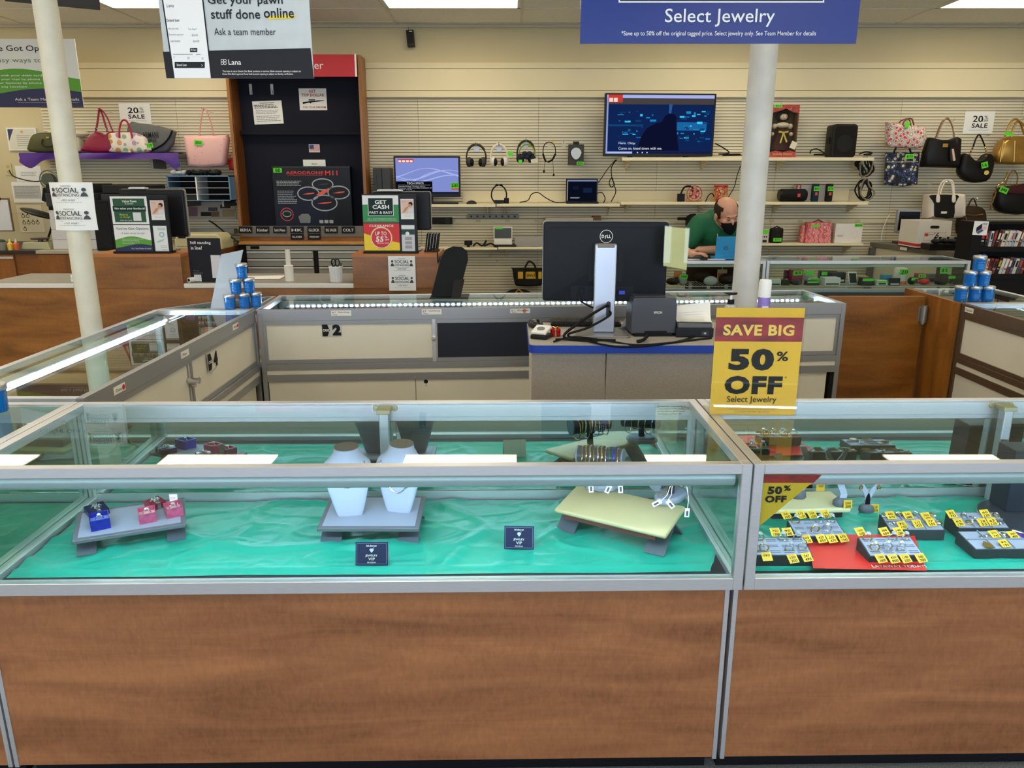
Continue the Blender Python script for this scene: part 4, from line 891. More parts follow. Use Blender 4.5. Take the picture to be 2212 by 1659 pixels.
# ------------------------------------------------------------------ yellow 50% off sign on the front cases
Ys = 2.05; p = PY(1624, 899, Ys); p.z = ZT + 0.001; w = 182*mpp(Ys, p.z); h = hgt(668, 899, Ys)
t = thing('sale_sign', 'yellow and red 50% off sign in a clear holder on the front cases', 'sign', p, -2)
B().box(-w/2, 0, 0, w/2, 0.002, h).build('card', M((240, 190, 36), 0.35, var=0.08, scale=6), t)
B().box(-w/2 - 0.004, -0.004, 0, w/2 + 0.004, -0.002, h + 0.004).build('clear_cover', glass((250, 250, 248), 1.45), t)
B().box(-w/2, -0.004, -0.0005, w/2, 0.085, 0.0025).build('clear_foot', glass((250, 250, 248), 1.45), t)
s = Sign(t, w, h, y=-0.0002); rr = M((150, 26, 32), 0.4, var=0.55, scale=9, stretch=(1, 1, 4))
s.rect(0.0, 0.085, 1.0, 0.305, rr); s.text('SAVE BIG', 0.09, 0.15, 0.90, 0.25, M((248, 214, 96), 0.5), 3, 0.035); s.text('50', 0.18, 0.37, 0.70, 0.575, INK, 3, 0.055); s.text('%', 0.725, 0.395, 0.86, 0.485, INK, 3, 0.02)
s.text('OFF', 0.15, 0.625, 0.82, 0.80, INK, 3, 0.055); s.text('*', 0.84, 0.625, 0.865, 0.645, INK, 3); s.text('Select Jewelry', 0.19, 0.818, 0.77, 0.892, M((60, 52, 40), 0.5), 3, 0.008)
for k, l in enumerate(('*Off original tagged price. Priced as marked. Select jewelry only.', 'Selection varies by store, while supplies last.', 'See Team Member for details.')): s.text(l, 0.17 + 0.06*k, 0.915 + 0.022*k, 0.83 - 0.06*k, 0.928 + 0.022*k, M((140, 110, 40), 0.6), 3)
s.done()

# ------------------------------------------------------------------ cashier desk
ZD = 0.918; DX0, DX1, DY0, DY1 = PZ(1142, 742, ZD).x, 1.12, 2.95, 3.44
t = thing('cashier_desk', 'grey speckled cashier desk with a blue bumper edge', 'desk', (0, 0, 0))
SPK = M((150, 142, 134), 0.6, var=0.22, scale=420)
xs_ = PY(1308, 800, DY0 + 0.02).x
B().box(DX0 + 0.012, DY0 + 0.016, 0.05, xs_ - 0.002, DY0 + 0.034, 0.885).build('front_panel', SPK, t, bevel=0.002); B().box(xs_ + 0.002, DY0 + 0.016, 0.05, DX1 - 0.01, DY0 + 0.034, 0.885).build('front_panel', SPK, t, bevel=0.002)
for x in (DX0 + 0.012, DX1 - 0.03): B().box(x, DY0 + 0.034, 0.0, x + 0.018, DY1 - 0.01, 0.885).build('side_panel', M((196, 190, 180), 0.6), t)
def rrect(x0, y0, x1, y1, r, n=6):
    o = []
    for cx_, cy_, a in ((x1-r, y0+r, -90), (x1-r, y1-r, 0), (x0+r, y1-r, 90), (x0+r, y0+r, 180)):
        o += [(cx_ + r*math.cos(R(a + 90*k/n)), cy_ + r*math.sin(R(a + 90*k/n))) for k in range(n+1)]
    return o
B().slab(rrect(DX0, DY0, DX1, DY1, 0.03), 0.884, ZD - 0.003).build('bumper', M((16, 58, 160), 0.35), t); B().slab(rrect(DX0 + 0.003, DY0 + 0.003, DX1 - 0.003, DY1 - 0.003, 0.03), ZD - 0.003, ZD).build('top', M((168, 160, 150), 0.5, var=0.05, scale=80), t)
# monitor seen from behind
MY = 3.20; NAVY = M((17, 19, 26), 0.5)
p = PY(1304, 651, MY); zb_ = p.z; zt_ = PY(1304, 479, MY).z; w = 267*mpp(MY, (zb_+zt_)/2); h = zt_ - zb_
t = thing('desktop_monitor', 'large black monitor seen from behind on the cashier desk', 'monitor', (p.x, MY, ZD), -2.5)
zr = zb_ - ZD
B().prism(rrect(-w/2, zr, w/2, zr + h, 0.012), 0.0, 0.022).build('rear_shell', NAVY, t, bevel=0.006, seg=3, smooth=True); B().prism(rrect(-w/2 - 0.003, zr - 0.003, w/2 + 0.003, zr + h + 0.003, 0.014), 0.022, 0.036).build('bezel', M((150, 150, 152), 0.35, 0.6), t, bevel=0.002)
B().box(-w/2 + 0.01, 0.0362, zr + 0.012, w/2 - 0.01, 0.0368, zr + h - 0.012).build('screen', M((10, 10, 12), 0.1), t)
B().box(-w*0.44, -0.001, zr + h*0.925, w*0.44, 0.001, zr + h*0.935).build('vent', BLACK, t); B().box(-w*0.27, -0.0012, zr + 0.005, w*0.24, 0.001, zr + h*0.2).build('port_bay', M((10, 11, 18), 0.5), t)
B().box(-w*0.13, -0.003, zr + h*0.26, w*0.14, 0.0, zr + h*0.67).build('mount_plate', M((19, 21, 28), 0.5), t)
s = Sign(t, w, h, z1=zr + h, y=-0.0010); lx = 0.505; s.ring(lx, 0.180, 0.048, 0.048*w/h, 0.004, WHITE, 2, 32); s.text('D', lx - 0.037, 0.160, lx - 0.018, 0.200, WHITE, 2, 0.03); s.text('E', lx - 0.013, 0.167, lx + 0.001, 0.205, WHITE, 2, 0.03, 0.3); s.text('LL', lx + 0.006, 0.160, lx + 0.037, 0.200, WHITE, 2, 0.03); s.done()
B().box(0.06, -0.02, zr + h*0.10, 0.085, 0.0, zr + h*0.145).build('video_plug', M((30, 60, 190), 0.4), t); B().box(-w*0.2, -0.015, zr + 0.09*h, -w*0.17, 0, zr + h*0.17).build('power_plug', BLACK, t)
q = B().box(-0.0455, -0.045, 0.006, 0.0455, -0.004, zr + h*0.74).build('stand_column', M((178, 180, 188), 0.3, 0.85), t, bevel=0.008, seg=3); B().box(-0.040, -0.046, zr + h*0.74 - 0.022, 0.040, -0.006, zr + h*0.741).build('column_cap', M((120, 114, 108), 0.5), t, bevel=0.008)
B().prism(rrect(0.008, 0.075, 0.026, 0.14, 0.009), -0.0465, -0.044).build('cable_slot', M((60, 60, 62), 0.5), t)
B().slab(rrect(-0.12, -0.12, 0.105, 0.07, 0.02), 0.0, 0.008).build('foot_plate', M((150, 150, 152), 0.35, 0.7), t, bevel=0.002)
# yellow sheet in a clear sleeve on the monitor's side
Yp = 3.12; a = [PY(*q_, Yp) for q_ in ((1433, 574), (1483, 583), (1489, 494), (1437, 489))]; t = thing('paper_sleeve', 'pale yellow sheet in a clear sleeve at the monitor edge', 'paper', a[0]); k = [v - a[0] for v in a]
B().prism([(v.x, v.z) for v in k], 0, 0.0015).build('sheet', M((214, 216, 158), 0.7, var=0.04, scale=20), t)
c = (k[0] + k[2])*0.5; B().prism([((v.x - c.x)*1.06 + c.x, (v.z - c.z)*1.05 + c.z) for v in k], -0.002, -0.001).build('clear_sleeve', glass((250, 250, 248)), t)
# receipt printer
p = PZ(1411, 727, ZD); w, h = 97*mpp(p.y, ZD), hgt(640, 727, p.y); t = thing('receipt_printer', 'dark grey receipt printer on the cashier desk', 'printer', p, 2); PR = M((62, 64, 72), 0.45)
B().prism([(-w/2, 0.012), (w/2, 0.012), (w/2, h*0.78), (w/2 - 0.004, h*0.96), (-w/2 + 0.006, h*0.96), (-w/2, h*0.78)], 0, 0.13).build('body', PR, t, bevel=0.004); B().box(-w/2 + 0.004, 0.004, h*0.76, w/2 - 0.002, 0.134, h*0.775).build('lid_seam', BLACK, t)
B().box(-w/2 + 0.008, 0.01, h*0.95, w*0.25, 0.12, h).build('paper_lid', M((52, 54, 62), 0.4), t, bevel=0.003); B().box(-w*0.42, -0.001, 0.0, w*0.42, 0.11, 0.014).build('foot', BLACK, t); B().box(-w*0.2, -0.002, 0.012, w*0.3, 0.002, h*0.14).build('port_recess', BLACK, t)
s = Sign(t, w, h, y=-0.0006); s.text('EPSON', 0.49, 0.37, 0.67, 0.43, WHITE, 2, 0.01).done()
# paper tray stack right of the printer
p = PZ(1500, 729, ZD); t = thing('cash_tray', 'black tray unit right of the printer with papers on top', 'tray', p, 0); m = mpp(p.y, ZD)
B().box(-40*m, 0, 0, 41*m, 0.13, 0.038).build('case', M((30, 32, 38), 0.4), t, bevel=0.003); B().box(-36*m, 0.004, 0.038, 38*m, 0.125, 0.058).build('lid', M((92, 94, 98), 0.5), t, bevel=0.004); B().box(14*m, -0.002, 0.008, 30*m, 0, 0.026).build('port_plate', M((56, 58, 64), 0.4), t); B().cyl((22*m, -0.004, 0.017), (22*m, -0.001, 0.017), 0.005).build('socket', SILVER, t)
def sheaf(name, label, px, py, z, w, d, n, rz, mat=PAPER, curl=0.02):
    p = PZ(px, py, z); t = thing(name, label, 'papers', p, rz)
    for k in range(n):
        o = B().grid(lambda u, v: ((u-0.5)*w, v*d, 0.0012*k + curl*max(0, v - 0.3)**2*(1 + 0.5*u) + 0.001), 6, 10).build('sheet', mat, t, smooth=True); o.rotation_euler = (0, 0, R(random.uniform(-3, 3)))
    return t
t = sheaf('report_pages', 'loose printed report pages curled up beside the printer', 1500, 697, ZD + 0.060, 0.14, 0.12, 4, -6, curl=0.09)
for k in range(8): B().grid(lambda u, v: (-0.055 + 0.10*u, 0.012 + 0.011*k + 0.002*v, 0.0062 + 0.09*max(0, (0.012 + 0.011*k)/0.12 - 0.3)**2*(1 + 0.5*u)), 4, 1).build('print_row', M((200, 210, 80), 0.7) if k in (2, 5) else M((150, 150, 150), 0.7), t)
# mouse, keyboard, card reader, candy, handset
p = PZ(1151, 708, ZD); t = thing('computer_mouse', 'black wireless mouse at the left corner of the cashier desk', 'mouse', p + Vector((0.012, 0.02, 0)), 20); B().ell((0, 0, 0.012), (0.031, 0.052, 0.024), 18, 10).build('shell', M((46, 46, 50), 0.3), t, smooth=True); B().cyl((-0.004, -0.028, 0.03), (0.004, -0.028, 0.03), 0.008, n=10).build('wheel', BLACK, t)
for v in t.children[0].data.vertices: v.co.z = max(0.001, v.co.z)
p = PZ(1266, 706, ZD); t = thing('keyboard', 'black keyboard lying behind the monitor stand', 'keyboard', p + Vector((0, 0.0, 0)), -2); B().box(-0.155, 0, 0.0, 0.155, 0.115, 0.014).build('tray', M((22, 22, 24), 0.5), t, bevel=0.003)
for r in range(4):
    for c in range(14): B().box(-0.148 + 0.0212*c, 0.01 + 0.026*r, 0.014, -0.130 + 0.0212*c, 0.03 + 0.026*r, 0.021).build('key', M((36, 36, 38), 0.45), t)
p = PZ(1160, 735, ZD); t = thing('card_reader', 'small black and white card reader at the desk front left', 'card reader', p + Vector((0.004, 0.012, 0)), -25)
B().box(-0.035, 0, 0, 0.035, 0.075, 0.018).build('base', M((28, 28, 28), 0.35), t, bevel=0.005); q = B().box(-0.033, 0.004, 0.0, 0.033, 0.074, 0.012).rot('X', 16).build('cover', M((226, 224, 216), 0.4), t, bevel=0.004); q.location = (0, 0, 0.018); B().lathe([(0.017, 0), (0.017, 0.002)], (0, 0, 0), 20, 1, 0.8).rot('X', 16).build('badge', M((130, 136, 146), 0.2, 0.5), t).location = (0, 0.03, 0.040)
p = PZ(1200, 728, ZD); t = thing('foil_candy', 'red foil gift-shaped candy with a gold band on the desk', 'candy', p); B().box(-0.021, 0, 0, 0.021, 0.035, 0.034).build('foil', M((190, 22, 34), 0.2, 0.6, 0.3, 80), t, bevel=0.006); B().box(-0.005, -0.0008, 0, 0.005, 0.0358, 0.0348).build('band', GOLD, t, bevel=0.003); B().tube([(-0.012, 0.017, 0.04), (0, 0.017, 0.034), (0.012, 0.017, 0.04)], 0.004, 6).build('bow', GOLD, t)
p = PZ(1352, 716, ZD); t = thing('barcode_handset', 'grey slanted handset resting in a cradle beside the printer', 'scanner', p); B().lathe([(0.028, 0), (0.030, 0.008), (0.016, 0.018)], (0, 0.02, 0), 16).build('cradle', M((60, 62, 66), 0.5), t); B().tube([(-0.012, 0.02, 0.012), (0.008, 0.025, 0.042), (0.022, 0.03, 0.070)], [0.009, 0.012, 0.008], 10).build('grip', M((140, 146, 150), 0.45), t, smooth=True)
def cable(name, label, pts, r, mat=None, cat='cable'):
    P = [Vector(p) for p in pts]; out = []
    for i in range(len(P) - 1):                       # Catmull-Rom
        p0, p1, p2, p3 = P[max(i-1, 0)], P[i], P[i+1], P[min(i+2, len(P)-1)]
        for k in range(6):
            t = k/6; out.append(0.5*((2*p1) + (p2 - p0)*t + (2*p0 - 5*p1 + 4*p2 - p3)*t*t + (3*p1 - p0 - 3*p2 + p3)*t**3))
    out.append(P[-1]); o = B().tube([p - P[0] for p in out], r, 7).build(name, mat or BLACK, smooth=True); o.location = P[0]
    return tag(o, label, cat)
def D(px, py, up=0.005): p = PZ(px, py, ZD + up); return p
sl = PY(1315, 662, MY - 0.05)
cable('power_cable', 'thick black cable drooping from the slot of the monitor stand', [sl + Vector((0, 0.01, 0)), sl + Vector((-0.02, -0.03, 0.004)), PY(1262, 690, 3.08), D(1220, 722, 0.02), D(1232, 733), D(1290, 737)], 0.006)
cable('power_cable', 'second black cable looping under the monitor stand slot', [sl + Vector((0.004, 0.01, -0.02)), PY(1316, 682, 3.12), PY(1270, 708, 3.08), D(1228, 722, 0.018), D(1248, 732), D(1330, 735, 0.006)], 0.005)
cable('power_cable', 'black cable running across the desk front to the tray unit', [D(1196, 738), D(1240, 728, 0.012), D(1310, 736, 0.008), PY(1370, 745, 2.95), PY(1430, 742, 2.95), D(1490, 735), D(1537, 730)], 0.004)
cable('power_cable', 'lowest black cable sagging over the blue bumper', [D(1200, 733), D(1250, 733, 0.009), PY(1300, 744, 2.94), PY(1352, 750, 2.94), PY(1420, 745, 2.945), D(1470, 736), D(1500, 727)], 0.004)
cable('power_cable', 'thin black lead from the monitor plug to its stand', [PY(1248, 634, MY - 0.02), PY(1255, 650, MY - 0.03), PY(1275, 662, MY - 0.03), PY(1290, 668, MY - 0.03)], 0.004)
cable('printer_cable', 'short black plug lead at the foot of the receipt printer', [D(1375, 738), D(1390, 734, 0.012), D(1400, 724, 0.02)], 0.007)
# hand sanitiser and spray can at the right end of the desk
x = PY(1578, 660, 3.15).x; t = thing('pump_bottle', 'clear sanitizer bottle with a black pump behind the yellow sign', 'bottle', (x, 3.15, ZD)); zt_ = PY(1578, 632, 3.15).z - ZD
B().lathe([(0.026, 0), (0.028, 0.004), (0.028, zt_*0.62), (0.022, zt_*0.70), (0.012, zt_*0.74)], (0, 0, 0), 20).build('body', M((222, 226, 228), 0.15, trans=0.5), t, smooth=True); B().lathe([(0.014, zt_*0.72), (0.014, zt_*0.84)], (0, 0, 0), 16).build('collar', BLACK, t); B().cyl((0, 0, zt_*0.84), (0, 0, zt_*0.95), 0.005).build('stem', WHITE, t); B().loft([[(-0.012, -0.008, zt_*0.94), (0.02, -0.006, zt_*0.95), (0.02, 0.006, zt_*0.95), (-0.012, 0.008, zt_*0.94)], [(-0.034, -0.004, zt_), (0.024, -0.007, zt_), (0.024, 0.007, zt_), (-0.034, 0.004, zt_)]]).build('pump_head', BLACK, t)
x = PY(1651, 640, 3.12).x; t = thing('spray_can', 'purple labelled spray can with a white cap beside the column', 'spray can', (x, 3.12, ZD)); zt_ = PY(1651, 604, 3.12).z - ZD; r = 13*mpp(3.12, 1.0)
B().cyl((0, 0, 0), (0, 0, zt_*0.70), r, n=24).build('can', M((140, 118, 196), 0.3, var=0.12, scale=60), t, smooth=True); B().lathe([(r*1.02, zt_*0.70), (r*1.02, zt_*0.95), (r*0.9, zt_)], (0, 0, 0), 24).build('cap', WHITE, t, smooth=True); B().box(-r*0.7, -r*1.02, zt_*0.35, r*0.7, -r*0.9, zt_*0.37).box(-r*0.5, -r*1.02, zt_*0.52, r*0.5, -r*0.9, zt_*0.55).build('label_print', WHITE, t)

# ------------------------------------------------------------------ blue candle jars, leaning panels on the cases
JAR = M((4, 118, 212), 0.12, trans=0.25, coat=0.4); LIDM = M((196, 200, 206), 0.3, 0.85)
def jar_proto(r, h):
    t = thing('candle_jar', 'x', 'candle', (0, 0, 0)); B().lathe([(r*0.86, 0), (r*0.9, h*0.05), (r*0.94, h*0.7), (r*0.98, h*0.78)], (0, 0, 0), 24).build('glass', JAR, t, smooth=True)
    B().lathe([(r, h*0.78), (r*1.04, h*0.80), (r*1.04, h*0.96), (r*0.98, h)], (0, 0, 0), 24).build('lid', LIDM, t, smooth=True)
    q = B()
    for k in range(5): q.box(-r*0.5, -r*0.965, h*(0.16 + 0.1*k), r*(0.5 - 0.1*(k % 2)), -r*0.90, h*(0.19 + 0.1*k))
    q.build('label_print', M((50, 140, 214), 0.4), t); return t
PL = ['at the lower left', 'at the lower middle', 'at the lower right', 'on the second tier left', 'on the second tier right', 'on the very top']
def stack(px, py, pw_, ph, side, dx):
    p = PZ(px[0], py, ZT + 0.001); m = mpp(p.y, ZT); r = pw_/2*m; h = hgt(py - ph, py, p.y); pr = None
    xs_ = [((q - px[0])*m, dx*k) for k, q in enumerate(px)]; lv = [(xs_[0], 0), (xs_[1], 0), (xs_[2], 0), (((xs_[0][0]+xs_[1][0])/2, (xs_[0][1]+xs_[1][1])/2), 1), (((xs_[1][0]+xs_[2][0])/2, (xs_[1][1]+xs_[2][1])/2), 1), (xs_[1], 2)]
    for k, ((x, y), l) in enumerate(lv):
        loc = (p.x + x, p.y + y, ZT + 0.001 + h*l); lb = 'blue candle jar %s of the %s candle pyramid' % (PL[k], side)
        if pr is None: pr = jar_proto(r, h); pr.location = loc; pr['label'] = lb; pr['group'] = 'blue candle jars'
        else: dup(pr, loc, random.uniform(-20, 20), lb)
    return pr
stack([498, 524, 545], 667, 25, 32, 'left', 0.035); jp = stack([2073, 2102, 2129], 649, 26, 32, 'right', -0.004)
p = PZ(-6, 888, ZT + 0.001); q = dup(jp, p, 0, 'blue candle jar cut by the left photo edge on the front case'); 
for c in q.children: c.scale = (1.0, 1.0, 1.0)
# translucent white leaning panel and black mirror easel
Yp = PZ(490, 668, ZT).y; a = [PY(*c, Yp) for c in ((454, 664), (497, 660), (520, 541), (472, 551))]; a[0].z = a[1].z = ZT + 0.002
t = thing('leaning_panel', 'translucent white acrylic panel leaning on the left case corner', 'panel', a[0]); k = [v - a[0] for v in a]
B().add([(v.x, 0.0 + v.z*0.12, v.z) for v in k] + [(v.x, 0.004 + v.z*0.12, v.z) for v in k], [(0,1,2,3),(7,6,5,4),(0,4,5,1),(1,5,6,2),(2,6,7,3),(3,7,4,0)]).build('sheet', M((190, 198, 204), 0.25, alpha=0.6), t)
B().box(0, 0.02, 0, 0.10, 0.09, 0.004).build('foot', M((206, 214, 218), 0.3), t)
Yp = 4.02; b_ = [PY(*c, Yp) for c in ((921, 657), (984, 657), (1005, 572), (1003, 552), (990, 542), (970, 541), (954, 548), (943, 566))]; zz = b_[0].z
t = thing('mirror_easel', 'black curved back of a counter mirror standing on the rear case', 'mirror', (b_[0].x, Yp + 0.22, ZT + 0.001)); k = [(v.x - b_[0].x, v.z - zz) for v in b_]
B().prism(k, 0, 0.006).rot('X', -10).build('back_board', M((7, 11, 11), 0.6), t, bevel=0.002); B().box(0.0, -0.05, 0, 0.21, 0.10, 0.006).build('foot', BLACK, t)
B().add([(0.13, -0.002, 0.10), (0.19, -0.002, 0.10), (0.17, -0.07, 0.006), (0.12, -0.07, 0.006)], [(0, 1, 2, 3)]).build('prop', M((24, 22, 24), 0.4), t)

# ------------------------------------------------------------------ shared helpers for shop goods
def sit(x0, x1, y0, y1, Y):                          # pixel box -> centre x, width, height at depth Y
    z = PY(1106, y1, Y).z; x, w = span(x0, x1, Y, z); return x, w, hgt(y0, y1, Y)
def puff(parent, name, pts, Y0, th, mat, loc, flat=0.75, smooth=True, rings=((-.5, .80), (-.42, .93), (-.2, 1.0), (.2, 1.0), (.42, .93), (.5, .80))):
    """A soft body with the given pixel outline, th thick; built relative to loc."""
    P = [PY(x, y, Y0) - Vector(loc) for x, y in pts]; c = sum(P, Vector())/len(P)
    rs = []
    for q, s_ in rings:
        k = 1 - (1 - s_)*min(1.0, flat*1.3); rs.append([((p.x - c.x)*k + c.x, q*th + Y0 - loc[1], (p.z - c.z)*k + c.z) for p in P])
    return B().loft(rs).build(name, mat, parent, smooth=smooth)
def smooth_outline(pts, n=3):
    out = []; m = len(pts)
    for i in range(m):
        p0, p1, p2, p3 = pts[i-1], pts[i], pts[(i+1) % m], pts[(i+2) % m]
        for k in range(n):
            t = k/n; out.append(tuple(0.5*((2*p1[j]) + (p2[j] - p0[j])*t + (2*p0[j] - 5*p1[j] + 4*p2[j] - p3[j])*t*t + (3*p1[j] - p0[j] - 3*p2[j] + p3[j])*t**3) for j in (0, 1)))
    return out
def spline(pts, n=5):
    P = [Vector(p) for p in pts]; out = []
    for i in range(len(P) - 1):
        p0, p1, p2, p3 = P[max(i-1, 0)], P[i], P[i+1], P[min(i+2, len(P)-1)]
        for k in range(n):
            t = k/n; out.append(0.5*((2*p1) + (p2 - p0)*t + (2*p0 - 5*p1 + 4*p2 - p3)*t*t + (3*p1 - p0 - 3*p2 + p3)*t**3))
    return out + [P[-1]]
def strap(parent, name, pts, Y, r, mat, loc, dy=0.0):
    return B().tube([p - Vector(loc) + Vector((0, dy, 0)) for p in spline([PY(x, y, Y) for x, y in pts])], r, 6).build(name, mat, parent, smooth=True)
def pattern(cols, scale, kind='F1', rough=0.6, pos=None):
    key = ('P', tuple(cols), scale, kind)
    if key in MATS: return MATS[key]
    m = bpy.data.materials.new('printed_pattern'); m.use_nodes = True; nt = m.node_tree; p = nt.nodes['Principled BSDF']; N, L = nt.nodes.new, nt.links.new
    tc = N('ShaderNodeTexCoord'); v = N('ShaderNodeTexVoronoi'); v.inputs['Scale'].default_value = scale; L(tc.outputs['Object'], v.inputs['Vector'])
    r = N('ShaderNodeValToRGB'); r.color_ramp.interpolation = 'CONSTANT'
    el = r.color_ramp.elements; el[0].color = rgb(cols[0]); el[0].position = 0.0; el[1].color = rgb(cols[1]); el[1].position = (pos or [0, .25])[1]
    for k, c in enumerate(cols[2:]): e = el.new((pos or [i/len(cols) for i in range(len(cols))])[k+2]); e.color = rgb(c)
    if kind == 'F1': L(v.outputs['Distance'], r.inputs[0])
    elif kind == 'wave':
        w = N('ShaderNodeTexWave'); w.inputs['Scale'].default_value = scale*0.35; w.inputs['Distortion'].default_value = 9; w.inputs['Detail Scale'].default_value = 2.5; L(tc.outputs['Object'], w.inputs['Vector']); L(w.outputs['Fac'], r.inputs[0])
    else:                                             # dots: coloured centres by cell on a plain ground
        hs = N('ShaderNodeSeparateColor'); L(v.outputs['Color'], hs.inputs[0]); L(hs.outputs[0], r.inputs[0])
        mx = N('ShaderNodeMix'); mx.data_type = 'RGBA'; lt = N('ShaderNodeMath'); lt.operation = 'LESS_THAN'; lt.inputs[1].default_value = 0.40; L(v.outputs['Distance'], lt.inputs[0])
        v.inputs['Randomness'].default_value = 0.55
        L(lt.outputs[0], mx.inputs['Factor']); mx.inputs['A'].default_value = rgb((236, 226, 214)); L(r.outputs[0], mx.inputs['B']); L(mx.outputs['Result'], p.inputs['Base Color'])
    if kind != 'dots': L(r.outputs[0], p.inputs['Base Color'])
    p.inputs['Roughness'].default_value = rough; MATS[key] = m; return m
def hook(parent, px, py, Y, loc):                     # slat wall hook: bracket plate and prong
    p = PY(px, py, Y) - Vector(loc); B().cb((p.x + 0.015, WY - 0.012 - loc[1], p.z - 0.035), (0.045, 0.004, 0.05)).build('hook_plate', M((170, 170, 172), 0.35, 0.7), parent)
    B().tube([(p.x + 0.02, WY - 0.015 - loc[1], p.z - 0.025), (p.x + 0.01, p.y + 0.02, p.z - 0.02), (p.x, p.y - 0.01, p.z)], 0.004, 6).build('hook_prong', SILVER, parent)
def pricetag(parent, px0, py0, px1, py1, Y, txt, loc, roll=0):
    a, b = PY(px0, py0, Y) - Vector(loc), PY(px1, py1, Y) - Vector(loc); w, h = b.x - a.x, a.z - b.z
    o = B().box(-w/2, -0.001, -h/2, w/2, 0, h/2).build('price_tag', GREEN_TAG, parent); o.location = ((a.x+b.x)/2, Y - loc[1], (a.z+b.z)/2); o.rotation_euler = (0, R(roll), 0)
    if txt: s = Sign(o, w, h, z1=h/2, y=-0.0012); s.text(txt, 0.15, 0.2, 0.85, 0.8, INK, 1, 0.02); s.done()
    return o

# ------------------------------------------------------------------ service counter at the left rear
YC = 4.80; zc = PY(300, 612, YC).z; zp = PY(300, 549, YC).z
X0 = PY(-40, 620, YC).x; Xa = PY(203, 620, YC).x; Xb = PY(397, 620, YC).x; Xc = PY(764, 620, YC).x; Xd = PY(947, 600, YC).x
t = thing('service_counter', 'long wooden service counter with a white edged top at the left rear', 'counter')
B().box(X0, YC + 0.01, 0, Xd - 0.002, YC + 0.03, zc - 0.03).build('front_panel', WOOD_B, t); B().box(X0, YC + 0.03, 0, Xd - 0.03, YC + 0.52, zc - 0.03).build('carcass', M((120, 84, 48), 0.7), t)
for a, b in ((X0, Xa), (Xb, Xc)):
    B().box(a, YC, zc - 0.03, b, YC + 0.52, zc - 0.003).build('white_edge', M((226, 222, 212), 0.5), t, bevel=0.003); B().box(a, YC + 0.012, zc - 0.003, b, YC + 0.52, zc).build('top', M((150, 146, 138), 0.4, var=0.06, scale=5), t)
POD = []
for a, b, lb in ((Xa, Xb, 'raised wooden counter pod behind the left column'), (Xc, Xd, 'raised wooden counter pod with a social distancing sheet')):
    t = thing('counter_pod', lb, 'counter', ((a+b)/2, YC - 0.002, zc - 0.03)); w = b - a
    B().box(-w/2, 0, 0, w/2, 0.40, zp - zc + 0.012).build('box', WOOD_B, t); B().box(-w/2 - 0.004, -0.004, zp - zc + 0.012, w/2 + 0.004, 0.41, zp - zc + 0.03).build('top', wood((150, 84, 30), (196, 124, 54)), t); POD.append(((a+b)/2, w))
# rear counter along the wall, left
YR = 7.15; zr_ = PY(100, 541, YR).z; Xe = PY(517, 560, 7.9).x - 0.05; Xm = PY(82, 560, YR).x
t = thing('back_counter', 'wooden cabinet run under the notices at the far left', 'cabinet')
B().box(XL + 0.02, YR + 0.02, 0, Xe, WY - 0.02, zr_ - 0.03).build('carcass', wood((104, 56, 16), (150, 88, 34)), t)
x = XL + 0.03
for x in (PY(-85, 570, YR).x, Xm, PY(210, 570, YR).x, PY(330, 570, YR).x):
    w = 0.50; B().box(x + 0.004, YR, 0.1, x + w, YR + 0.02, zr_ - 0.035).build('cabinet_door', wood((112, 62, 20), (164, 100, 42), 'Z'), t, bevel=0.002)
B().box(Xm - 0.36, YR - 0.014, zr_ - 0.075, Xm - 0.22, YR, zr_ - 0.055).build('door_pull', ALU, t)
B().box(XL + 0.02, YR - 0.02, zr_ - 0.03, Xm, WY - 0.02, zr_).build('dark_top', M((52, 52, 50), 0.4), t, bevel=0.003); B().box(Xm, YR - 0.02, zr_ - 0.03, Xe, WY - 0.02, zr_).build('pale_top', M((176, 168, 148), 0.5), t, bevel=0.003)
PRW = M((214, 212, 212), 0.45); PRD = M((58, 58, 62), 0.45)
def laser(label, x0, x1, y0, Y):
    x, w, h = sit(x0, x1, y0, 540, Y); t = thing('laser_printer', label, 'printer', (x, Y, zr_))
    n = 4
    for k in range(n): B().box(-w/2, 0.004*k, h*0.15*k + 0.002, w/2, 0.42, h*0.15*(k+1)).build('paper_drawer', PRW, t, bevel=0.004)
    for k in range(2): B().prism([(-w*0.12, h*0.15*(k+1) - h*0.004), (w*0.12, h*0.15*(k+1) - h*0.004), (w*0.04, h*0.15*(k+1) - h*0.045), (-w*0.04, h*0.15*(k+1) - h*0.045)], -0.002, 0.01).build('drawer_grip', PRD, t)
    B().box(-w/2, 0.02, h*0.60, w/2, 0.42, h*0.66).build('output_slot', BLACK, t); B().box(-w/2 - 0.005, 0.0, h*0.66, w/2 + 0.005, 0.43, h*0.86).build('upper_body', PRD, t, bevel=0.006); B().box(-w/2, 0.02, h*0.86, w/2, 0.43, h).build('scanner_lid', M((36, 36, 38), 0.4), t, bevel=0.01)
    o = B().box(-0.09, -0.05, 0, 0.09, 0.05, 0.012).rot('X', 35).build('control_panel', M((80, 78, 74), 0.4), t); o.location = (w*0.2, 0.0, h*0.84)
    return t
laser('white office printer with stacked drawers behind the left column', 116, 212, 398, 7.25)
laser('second white printer half hidden behind the feedback sign', 234, 330, 402, 7.30)
x, w, h = sit(207, 246, 428, 537, 7.10); t = thing('computer_tower', 'black computer tower standing between the two printers', 'computer', (x, 7.12, zr_)); B().box(-w/2, 0, 0, w/2, 0.16, h).build('case', M((10, 10, 11), 0.3), t, bevel=0.006); B().box(-w/2 + 0.01, -0.004, h*0.06, w/2 - 0.01, 0, h*0.94).build('front_grille', M((20, 20, 22), 0.5), t)
